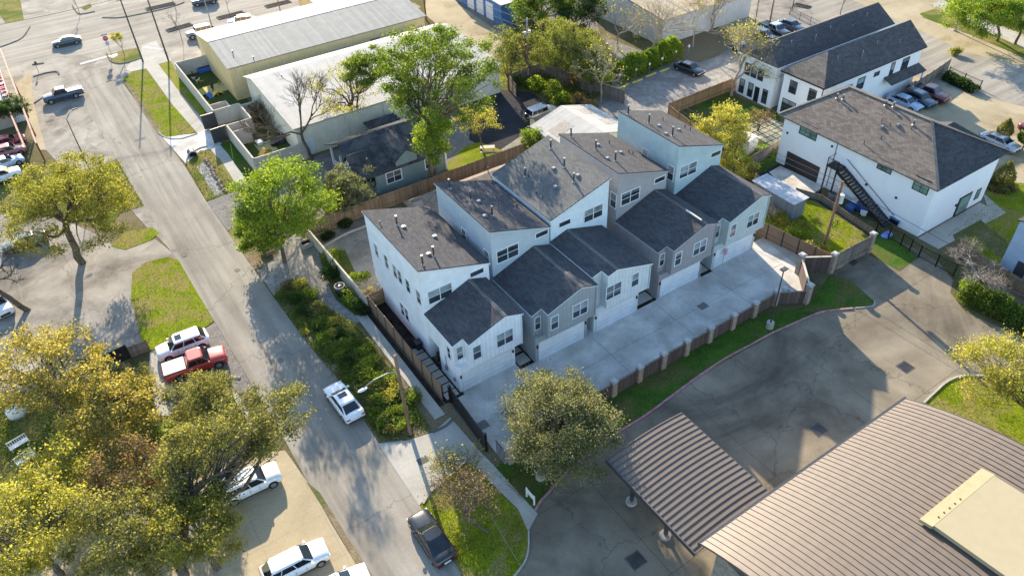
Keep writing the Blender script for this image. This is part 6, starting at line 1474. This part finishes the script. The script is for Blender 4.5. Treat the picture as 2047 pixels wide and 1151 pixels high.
T('silver_tree', 'silver-green flowering tree beside the bungalow porch', 'tree', (700,425), (700,380), 2.9, 5.4, 2.6, LG_SILV, seed=16, nclump=60, per=150, size=.13, rz=2.4, tr=.14, fork=.2, clump=.65, low=-.9)
T('silver_tree', 'darker green bush tree left of the silver-green one', 'tree', None, (668,400), 2.2, 4.0, 1.8, LG_OLIVE, seed=17, nclump=36, per=130, size=.12, rz=1.9, tr=.1, fork=.2, clump=.55, low=-.9)
bare_tree('bare_tree', 'leafless dark tree in front of the ivory warehouse wall', at(625,318), 12.3, 1.0, 21, tr=.22, depth=6, kids=3, lean=(-.6,.3), trunk=.3, ang=.42)
T('elm_tree', 'thin yellow-leaved tree against the ivory warehouse roof', 'tree', (712,272), (690,180), 7.6, 11.5, 4.9, LG_YEL, seed=22, nclump=70, per=38, size=.13, rz=3.6, tr=.24, fork=.4, limbs=8, clump=.75, gap=.1)
T('mistletoe_tree', 'green leafy upper crown between the thin yellow tree and the tallest green tree', 'tree', (722,272), (735,140), 10.0, 12.5, 2.9, LG_GREEN, seed=23, nclump=45, per=140, size=.16, rz=2.2, tr=.16, fork=.5, clump=.7, gap=.15)
T('tall_tree', 'tallest green tree, standing by the wooden fence behind the bungalow', 'tree', (868,372), (860,150), 13.8, 20.0, 6.1, LG_GREEN, seed=24, nclump=150, per=120, size=.17, rz=5.5, tr=.36, fork=.42, limbs=12, clump=.85, gap=.08, low=-.85)
T('yellow_tree', 'pale yellow-green low crown on the trunk of the tallest tree', 'tree', (872,372), (868,280), 6.8, 10.0, 2.4, LG_BRIGHT, seed=25, nclump=55, per=120, size=.15, rz=3.4, tr=.14, fork=.3, clump=.65)
T('thin_tree', 'thin twiggy yellow-green tree beside the picnic table', 'tree', (962,300), (955,245), 3.6, 6.2, 2.8, LG_YEL, seed=26, nclump=40, per=55, size=.12, rz=2.3, tr=.12, fork=.3, clump=.6)
T('lime_shrub', 'lime shrub tree at the wooden fence by the cream metal roof', 'shrub', (1075,300), (1068,275), 1.8, 3.4, 1.8, LG_BRIGHT, seed=27, nclump=32, per=110, size=.14, rz=1.4, tr=.08, fork=.2, clump=.5)
# vacant lot thicket
T('scrub_tree', 'tall narrow olive scrub tree right of the ivory warehouse end', 'tree', (1018,180), (1010,112), 5.2, 9.5, 2.6, LG_SCRUB, seed=31, nclump=50, per=80, size=.14, rz=4.2, tr=.14, fork=.2, clump=.7)
bare_tree('bare_tree', 'grey twiggy tree under the transformer pole', at(1062,170), 9.0, 1.1, 32, tr=.12, depth=5, kids=3, multi=2, leafm=LG_YEL, nleaf=500, size=.13)
T('scrub_tree', 'wide olive scrub tree in the middle of the vacant lot', 'tree', (1125,178), (1120,95), 5.8, 9.5, 4.6, LG_SCRUB, seed=33, nclump=90, per=110, size=.15, rz=3.6, tr=.2, fork=.25, clump=.8, gap=.1)
T('scrub_tree', 'leafy scrub tree behind the dark creeper stump', 'tree', (1180,200), (1178,125), 4.6, 8.6, 3.4, LG_SCRUB, seed=34, nclump=60, per=90, size=.14, rz=3.4, tr=.16, fork=.2, clump=.7)
bare_tree('bare_tree', 'bare grey tree with white twigs right of the scrub trees', at(1200,205), 9.5, 1.0, 35, tr=.14, depth=5, kids=3, bark=BARKL, leafm=LG_YEL, nleaf=350, size=.13)
for i, (x, y, R_, h_, m_) in enumerate(((1035,165,1.6,1.8,LG_GREEN),(1075,175,1.8,1.6,LG_BRIGHT),(1105,190,1.7,1.9,LG_GREEN),(1130,205,1.5,1.5,LG_BRIGHT),(1150,175,1.6,2.6,LG_RUST),(1160,215,1.5,2.0,LG_RUST),(1185,235,1.6,2.6,LG_RUST),(1215,170,1.5,2.4,LG_GREEN))):
    shrub('wild_shrub', '%s wild shrub in the vacant lot thicket, %s along its fence from the left' % ({LG_GREEN:'green',LG_BRIGHT:'lime',LG_RUST:'brown'}[m_], ['first','second','third','fourth','fifth','sixth','seventh','eighth'][i]), at(x,y), R_, h_, m_, 40+i, 1500, .12, 'wild shrubs in the vacant lot')
q0, q1 = at(1232,165), at(1352,112)
rngh = np.random.default_rng(77)
def hedge(name, label, a, b, h, w_, leafm, n, size=.13, seed=1, cat='hedge', lump=.45):
    rng = np.random.default_rng(seed); a = np.array(a[:2]); b = np.array(b[:2]); L_ = np.linalg.norm(b-a); d = (b-a)/L_; nn = np.array([-d[1], d[0]])
    root = thing(name, label, cat, (a[0], a[1], 0)); t = rng.uniform(0, L_, n); hh = h*(1+lump*(.28*np.sin(t*.83+seed)+.2*np.sin(t*2.1+1.3*np.sin(t*.6))+.12*np.sin(t*5.3+seed)))
    ang = rng.uniform(0, math.pi, n); rr_ = rng.uniform(.6,1,n)**.5
    P = np.column_stack([t*d[0]+nn[0]*np.cos(ang)*w_*rr_, t*d[1]+nn[1]*np.cos(ang)*w_*rr_, np.abs(np.sin(ang))**.6*hh*rr_])+rng.normal(size=(n,3))*.09
    P = P[P[:,2] > .02]; core = MB(); A3 = (a[0],a[1],0); B3 = (b[0],b[1],0); core.beam(A3, B3, w_*1.1, h*.55); core.build('branches', BARK, root); leaf_mesh('foliage', P, size, leafm, root, rng, .3)
hedge('ivy_hedge', 'bright ivy-covered hedge along the back of the gravel lot', q0, q1, 3.0, 1.4, LG_BRIGHT, 15000, .15, 5)
hedge('dense_hedge', 'dense clipped-green hedge in front of the dark fence at the right edge', at(1922,590), at(2090,672), 1.7, 1.3, LG_GREEN, 12000, .11, 6)
hedge('low_hedge', 'dark hedge under the iron railing by the boulevard', at(1888,158), at(1950,186), 1.1, .9, LG_DARK, 5000, .11, 7)
T('dark_tree', 'dense dark green tree mass right of the blue shed at the top', 'tree', None, (1085,12), 5.0, 9.0, 5.5, LG_GREEN, seed=51, nclump=80, per=160, size=.18, rz=4, tr=.25, clump=1.0)
T('dark_tree', 'dark green tree at the top between the blue shed and old warehouse', 'tree', None, (1150,20), 5.0, 8.0, 4.5, LG_DARK, seed=52, nclump=60, per=150, size=.18, rz=3.6, tr=.25, clump=1.0)
for i, (x, y, h_, lab) in enumerate(((1235,100,9,'bare grey tree in front of the rusty-roofed warehouse corner'),(1300,120,10,'bare pale tree with many twigs before the rusty-roofed warehouse wall'),(1385,95,9,'bare tree at the right part of the rusty-roofed warehouse'),(1425,60,8,'thin bare tree at the right end of the rusty-roofed warehouse'))):
    bare_tree('bare_tree', lab, at(x,y), h_, 1.0, 60+i, tr=.14, depth=5, kids=3, bark=BARKL, multi=1+(i%2), leafm=LG_YEL, nleaf=260, size=.12, ang=.5)
bare_tree('budding_tree', 'pale budding tree with a forked trunk at the corner of the white town house', at(1462,192), 10.5, 1.0, 71, tr=.24, depth=6, kids=3, bark=BARKL, leafm=LG_YEL, nleaf=1500, size=.12, trunk=.22, ang=.5, cat='tree')
T('flowering_tree', 'bright yellow flowering shrub tree beyond the fifth house', 'tree', (1468,345), (1455,255), 4.6, 7.6, 3.6, LG_YEL, seed=72, nclump=75, per=85, size=.15, rz=3.2, tr=.14, fork=.15, clump=.65, low=-.9)
T('flowering_tree', 'lower yellow shrub tree behind the small white shed', 'tree', (1480,365), (1470,335), 2.0, 4.0, 2.4, LG_YEL, seed=73, nclump=45, per=90, size=.13, rz=1.9, tr=.1, fork=.15, clump=.55, low=-.9)
bare_tree('bare_bush', 'brown twiggy bush at the foot of the white town house', at(1515,262), 3.2, 1.3, 74, tr=.06, depth=4, kids=3, multi=4, leafm=LG_RUST, nleaf=700, size=.1, cat='shrub')
shrub('garden_shrub', 'lime shrub beside the small white shed and paving grid', at(1530,310), 1.6, 1.0, LG_BRIGHT, 75, 1800, .1)
T('park_tree', 'broad yellow-green tree on the boulevard verge, top right', 'tree', (1993,82), (1965,28), 5.0, 8.0, 6.2, LG_BRIGHT, seed=76, nclump=110, per=130, size=.18, rz=2.8, ry=5, tr=.22, clump=.9)
T('park_tree', 'yellow-green tree cut by the top right corner', 'tree', None, (2055,25), 5.0, 8.0, 5.0, LG_BRIGHT, seed=77, nclump=70, per=120, size=.18, rz=3, tr=.22, clump=.9)
# topiary and bed
def cone_tree(label, base, h, R, seed, z0=.5, ball=False):
    rng = np.random.default_rng(seed); b = at(*base); root = thing('topiary_tree', label, 'topiary', b[:2]); n = 5200
    t = rng.uniform(0,1,n); a = rng.uniform(0,6.283,n); rr_ = R*(np.sin(math.pi*(.12+.88*t)**(1 if ball else .62)))*rng.uniform(.8,1.02,n)
    P = np.column_stack([rr_*np.cos(a), rr_*np.sin(a), z0+t*(h-z0)])+rng.normal(size=(n,3))*.05
    MB().tube((b[0],b[1],0),(b[0],b[1],h*.8), .09, .05, 8).build('trunk', BARK, root); leaf_mesh('crown', P, .08, LG_OLIVE if not ball else LG_GREEN, root, rng)
cone_tree('clipped teardrop tree behind the silver-grey sedan', (2000,284), 3.2, .9, 81, 1.1); cone_tree('round clipped tree at the right edge by the grey sedan', (2043,300), 2.8, 1.1, 82, 1.0, True)
cone_tree('large clipped cone tree in the round flower bed', (2000,372), 3.3, 1.15, 83, .5)
for i in range(9):
    b = at(2000,374); a = i*.7; shrub('bed_shrub', 'rust-tipped low shrub in the ring around the large cone tree', (b[0]+1.5*math.cos(a), b[1]+1.1*math.sin(a)), .55, .6, LG_RUST if i % 2 else LG_OLIVE, 90+i, 420, .09, 'low shrubs ringing the cone tree')
bare_tree('bare_tree', 'white-barked leafless tree spreading over the fence at the right', at(1938,585), 6.4, 1.5, 85, tr=.17, depth=6, kids=3, bark=m_noise('bark_white', (.26,.225,.19), (.38,.335,.29), 3, 8, .3), trunk=.35, ang=.75, lean=(.2,.3))
T('feathery_tree', 'feathery yellow-green tree over the lawn at the right edge below the bank lot', 'tree', (2052,868), (2020,740), 4.6, 7.4, 4.3, LG_YEL, seed=86, nclump=95, per=90, size=.12, rz=2.8, tr=.14, fork=.3, clump=.75, limbs=9)
T('round_oak', 'dense pale-tipped evergreen oak with a round crown beside the pillar fence', 'tree', (1088,905), (1125,830), 4.9, 8.4, 4.55, LG_PALE, seed=87, nclump=175, per=150, size=.11, rz=3.0, tr=.3, fork=.25, limbs=10, clump=.72, low=-.75)
bare_tree('scrub_tree', 'half-bare tree with rusty yellow leaves on the corner lawn', at(980,1065), 6.6, 1.2, 88, tr=.12, depth=6, kids=3, leafm=LG_RUST, nleaf=1300, size=.075, lean=(-1.2,1.4), trunk=.25, ang=.55, cat='tree')
bare_tree('scrub_tree', 'grey twiggy thicket leaning over the pale apron', at(915,985), 4.6, 1.3, 89, tr=.06, depth=5, kids=3, multi=4, leafm=LG_YEL, nleaf=900, size=.09, jit=.5, cat='tree')
bare_tree('bare_tree', 'bare dark leaning tree at the left edge of the lot', at(57,620), 10.5, 1.1, 91, tr=.3, depth=5, kids=3, lean=(-2.2,.9), trunk=.36, ang=.5)
bare_tree('bare_bush', 'pale leafless bush in the patio behind the low wall', at(740,600), 3.4, 1.4, 92, tr=.05, depth=5, kids=3, bark=BARKL, multi=3, cat='shrub')
bare_tree('bare_bush', 'pale bare branches leaning out beside the corrugated shed', at(1540,440), 2.6, 1.8, 93, tr=.05, depth=4, kids=3, bark=BARKL, multi=4, cat='shrub', ang=.9)
bare_tree('bare_tree', 'low grey tree sprawling over the yard wall by the ivory warehouse', at(548,240), 4.2, 1.6, 94, tr=.09, depth=5, kids=3, multi=3, ang=.8, trunk=.15)
T('yard_bush', 'dry brown bush between the two inner yard walls', 'shrub', None, (515,222), 1.5, 2.6, 1.5, LG_RUST, seed=95, nclump=24, per=60, size=.1, rz=1, tr=.06, clump=.4)
tree('street_tree', 'small fresh-green street tree on the island by the stop sign', 'tree', at(250,112)[:2], 3.9, 1.0, LG_YEL, seed=96, nclump=18, per=70, size=.1, cz=3.3, rz=.9, tr=.05, clump=.35, off=(-.1,0))
for i, (x, y, h_, lab) in enumerate(((366,86,6,'bare young street tree above the jeep, by the thick pole'),(352,22,5,'bare young street tree across the avenue near the top edge'),(461,37,6,'bare young street tree behind the silver parked SUV'),(160,30,4.5,'bare young tree on the north kerb strip'))):
    bare_tree('street_tree', lab, at(x,y), h_, .8, 100+i, tr=.05, depth=4, kids=3, trunk=.4, cat='tree')
bare_tree('street_tree', 'thin budding tree beside the boulevard behind the long grey roof', at(1680,30), 6, .9, 110, tr=.07, depth=5, kids=3, leafm=LG_YEL, nleaf=700, size=.11, cat='tree')
T('cafe_tree', 'dark ivy canopy over the cafe patio at the left edge', 'tree', None, (12,215), 3.0, 4.2, 3.0, LG_DARK, seed=111, nclump=50, per=120, size=.13, rz=1.3, tr=.1, clump=.6)
# planting bed along the street
rs = random.Random(12)
bed = [(575,575,1.0,1.0,LG_RUST),(600,572,1.1,1.2,LG_YEL),(592,600,1.0,1.1,LG_DARK),(620,592,1.2,1.0,LG_GREEN),(608,625,1.0,1.1,LG_DARK),(640,620,1.1,.9,LG_OLIVE),(635,650,1.0,1.1,LG_GREEN),(660,645,.9,.8,LG_YEL),(650,680,1.1,1.2,LG_BRIGHT),(680,668,1.0,1.0,LG_DARK),
       (672,705,1.0,1.1,LG_GREEN),(700,690,1.1,1.0,LG_GREEN),(698,725,1.0,1.0,LG_DARK),(725,705,1.1,1.3,LG_GREEN),(716,750,1.0,1.0,LG_GREEN),(742,730,1.2,1.4,LG_BRIGHT),(735,775,1.0,1.1,LG_OLIVE),(765,758,1.3,1.6,LG_BRIGHT),(757,800,1.0,1.0,LG_GREEN),(783,790,1.2,1.5,LG_YEL),
       (770,835,1.0,1.1,LG_BRIGHT),(796,825,1.1,1.3,LG_GREEN),(785,862,.9,.9,LG_OLIVE),(812,850,.9,1.1,LG_BRIGHT),(835,800,1.1,1.9,LG_GREEN),(810,800,1.0,1.2,LG_DARK)]
nmz = {LG_RUST:'rust', LG_YEL:'yellow', LG_DARK:'dark', LG_GREEN:'green', LG_OLIVE:'olive', LG_BRIGHT:'lime'}
words = ['beside the kerb at the street bend','beside the gravel path','next to the street edge','near the middle of the bed','close to the pale sidewalk']
extra = random.Random(31)
for i in range(26):
    t = i/26; x = 566+(800-566)*t+extra.uniform(-22,34); y = 585+(860-585)*t+extra.uniform(-16,16)
    if t > .12: bed.append((x+ (12 if t < .6 else 0), y, extra.uniform(.5,.95), extra.uniform(.4,1.0), extra.choice([LG_GREEN, LG_OLIVE, LG_YEL, LG_DARK, LG_RUST])))
bed.sort(key=lambda q: -q[1]); cnt = {}; NUM = 'nearest second third fourth fifth sixth seventh eighth ninth tenth eleventh twelfth thirteenth fourteenth fifteenth sixteenth seventeenth eighteenth nineteenth twentieth'.split()
for i, (x, y, R_, h_, m_) in enumerate(bed):
    k = cnt.get(m_, 0); cnt[m_] = k+1
    shrub('bed_shrub', '%s shrub in the street-side planting bed, %s up from the lamp-arm pole' % (nmz[m_], NUM[k]), at(x,y), R_*.85, h_*.6, m_, 120+i, 1000, .075, '%s shrubs of the street-side planting bed' % nmz[m_], lump=7)
for i, (x, y, R_, h_, m_, lab) in enumerate(((665,520,1.1,1.5,LG_GREEN,'green shrub at the low wall nearest the wooden fence'),(660,560,1.2,1.7,LG_DARK,'dark shrub above the large black pot'),(700,610,1.2,1.3,LG_GREEN,'green shrub just below the large black pot'),(725,630,.9,1.0,LG_DARK,'dark shrub at the upper end of the pale sidewalk'),
      (720,560,.8,1.0,LG_BRIGHT,'lime shrub inside the low wall by the patio'),(735,590,.6,.8,LG_YEL,'yellow shrub beside the short tan wooden fence'),(690,455,.9,.9,LG_DARK,'dark low shrub at the foot of the weathered fence'),
      (655,478,.9,.9,LG_DARK,'dark shrub in the back corner of the patio'),(1590,470,1.2,.9,LG_BRIGHT,'lime weeds in the yard by the brown slat fence'),(1555,440,1.2,1.1,LG_YEL,'yellow weeds beside the fifth house wall'),(1630,505,1.2,.9,LG_OLIVE,'olive weeds at the foot of the utility pole'),(1925,590,1.2,2.0,LG_BRIGHT,'bright shrub at the near end of the dense hedge'),
      (1905,110,1.0,1.2,LG_OLIVE,'olive bush on the boulevard corner by the plank fence'),(1545,100,1.6,1.2,LG_YEL,'yellow bush row by the chain fence'),(545,470,1.3,1.2,LG_BRIGHT,'lime shrub at the foot of the lime-green tree'),(425,780,1.2,1.3,LG_OLIVE,'olive shrub by the gravel bay and low edging'),(300,780,.7,1.0,LG_OLIVE,'olive shrub along the pale house walk'),(340,870,1.3,1.3,LG_GREEN,'green shrub on the lawn under the olive oak'))):
    shrub('garden_shrub', lab, at(x,y), R_, h_, m_, 160+i, 1700, .09)

# ------------------------------------------------------------------ grass blades on the lawns
def inside(P, poly):
    x, y = P[:,0], P[:,1]; c = np.zeros(len(P), bool); n = len(poly)
    for i in range(n):
        x0, y0 = poly[i]; x1, y1 = poly[i-1]
        with np.errstate(divide='ignore', invalid='ignore'):
            c ^= ((y0 > y) != (y1 > y)) & (x < (x1-x0)*(y-y0)/(y1-y0+1e-12)+x0)
    return c
def blades(name, label, polys, dens, h, mat, seed, z=.016):
    rng = np.random.default_rng(seed); PP_ = []
    for pl in polys:
        q = [at(*p)[:2] for p in pl]; a = np.array(q); lo, hi = a.min(0), a.max(0); n = int((hi-lo).prod()*dens); P = rng.uniform(lo, hi, size=(n,2)); PP_.append(P[inside(P, q)])
    P = np.concatenate(PP_); n = len(P); a = rng.uniform(0,6.283,n); w_ = h*.35; hh = h*rng.uniform(.5,1.5,n)
    tl = rng.normal(size=(n,2))*h*.4; z0 = np.full(n, z)
    V = np.stack([np.column_stack([P[:,0]-w_*np.cos(a), P[:,1]-w_*np.sin(a), z0]), np.column_stack([P[:,0]+w_*np.cos(a), P[:,1]+w_*np.sin(a), z0]), np.column_stack([P[:,0]+tl[:,0], P[:,1]+tl[:,1], z0+hh])], 1).reshape(-1,3)
    me = bpy.data.meshes.new(name); me.vertices.add(3*n); me.vertices.foreach_set('co', V.astype(np.float32).ravel()); me.loops.add(3*n); me.loops.foreach_set('vertex_index', np.arange(3*n, dtype=np.int32))
    me.polygons.add(n); me.polygons.foreach_set('loop_start', np.arange(0,3*n,3,dtype=np.int32)); me.polygons.foreach_set('loop_total', np.full(n,3,dtype=np.int32)); me.update(calc_edges=True); me.materials.append(mat)
    o = bpy.data.objects.new(name, me); COL.objects.link(o); tag(o, label, 'grass', kind='stuff')
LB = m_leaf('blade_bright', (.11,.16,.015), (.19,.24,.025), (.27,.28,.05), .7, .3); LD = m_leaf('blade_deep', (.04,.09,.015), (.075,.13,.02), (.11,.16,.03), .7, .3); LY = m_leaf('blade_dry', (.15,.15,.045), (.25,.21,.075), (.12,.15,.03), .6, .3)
blades('lawn_grass', 'bright short grass on the sunny lawns', [[(264,546),(290,525),(332,514),(356,519),(428,642),(400,662),(322,694),(303,700),(287,690),(262,600)],[(222,492),(250,464),(305,455),(319,466),(300,481),(250,500)],
   [(246,158),(262,145),(292,138),(345,210),(394,266),(332,275),(290,225)],[(841,1012),(862,986),(882,969),(936,924),(1036,1020),(1056,1062),(1053,1110),(1030,1148),(960,1260),(918,1140)],[(1850,806),(1896,760),(1980,752),(2150,830),(2047,915),(1812,830)],
   [(1893,470),(1975,408),(1960,360),(2090,370),(2090,600)],[(1505,425),(1560,390),(1640,402),(1742,470),(1662,535),(1530,455)]], 55, .09, LB, 1)
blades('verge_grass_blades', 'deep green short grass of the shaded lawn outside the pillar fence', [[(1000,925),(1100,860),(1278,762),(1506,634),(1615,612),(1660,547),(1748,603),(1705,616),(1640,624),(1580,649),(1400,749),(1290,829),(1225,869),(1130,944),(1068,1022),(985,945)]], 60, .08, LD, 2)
blades('dry_grass', 'dry yellow-green grass on the western lot and gardens', [[(236,320),(289,412),(240,425),(215,465),(140,440),(60,425),(-60,420),(180,345)],[(0,800),(180,760),(296,760),(316,832),(480,800),(520,880),(330,985),(240,1010),(-40,1150)],[(372,328),(412,298),(478,378),(445,392),(413,402)],[(548,592),(605,560),(712,645),(865,862),(758,884),(618,689)],[(1020,60),(1110,40),(1230,110),(1232,150),(1168,215),(1000,160)]], 26, .16, LY, 3)

def ground_cover(name, label, poly, n, h, mat, seed, size=.07):
    rng = np.random.default_rng(seed); q = [at(*p)[:2] for p in poly]; a = np.array(q); lo, hi = a.min(0), a.max(0); P = rng.uniform(lo, hi, size=(n,2)); P = P[inside(P, q)]
    k = (np.sin(P[:,0]*1.7+np.sin(P[:,1]*1.1)*2)+np.sin(P[:,1]*1.3+P[:,0]*.7))*.25+.55; keep = rng.random(len(P)) < k; P = P[keep]; k = k[keep]
    P3 = np.column_stack([P, .04+rng.random(len(P))*h*k]); o = leaf_mesh(name, P3, size, mat, None, rng, .6); tag(o, label, 'ground cover', kind='stuff')
BEDP = [(548,592),(585,556),(608,562),(640,605),(712,650),(790,748),(862,860),(815,878),(760,882),(676,755),(618,688)]
ground_cover('ground_cover', 'tangled green undergrowth in the street-side planting bed', BEDP, 52000, .35, LG_GREEN, 5)
ground_cover('ground_cover', 'dry brown stems and leaf litter in the street-side planting bed', BEDP, 30000, .22, LG_RUST, 6, .06)
ground_cover('ground_cover', 'rough undergrowth in the vacant lot thicket', [(992,128),(1020,60),(1110,40),(1190,60),(1230,110),(1232,150),(1192,205),(1185,240),(1150,215),(1040,175)], 55000, .8, LG_SCRUB, 7, .11)
ground_cover('ground_cover', 'weeds in the yard by the utility pole', [(1515,428),(1560,400),(1600,430),(1660,500),(1655,530),(1620,505)], 14000, .5, LG_YEL, 8, .08)
ground_cover('leaf_litter', 'scattered leaf litter under the round oak', [(985,945),(1060,890),(1220,850),(1225,866),(1130,942),(1068,1018)], 7000, .04, LG_RUST, 9, .05)
ground_cover('leaf_litter', 'scattered leaf litter on the corner lawn', [(850,1010),(936,930),(1036,1022),(1054,1062),(1030,1140),(960,1200)], 5000, .08, LG_RUST, 10, .05)
ground_cover('leaf_litter', 'garden undergrowth below the golden trees', [(0,800),(180,765),(296,765),(316,832),(480,805),(515,880),(330,980),(240,1008),(0,1150)], 30000, .35, LG_OLIVE, 11, .09)
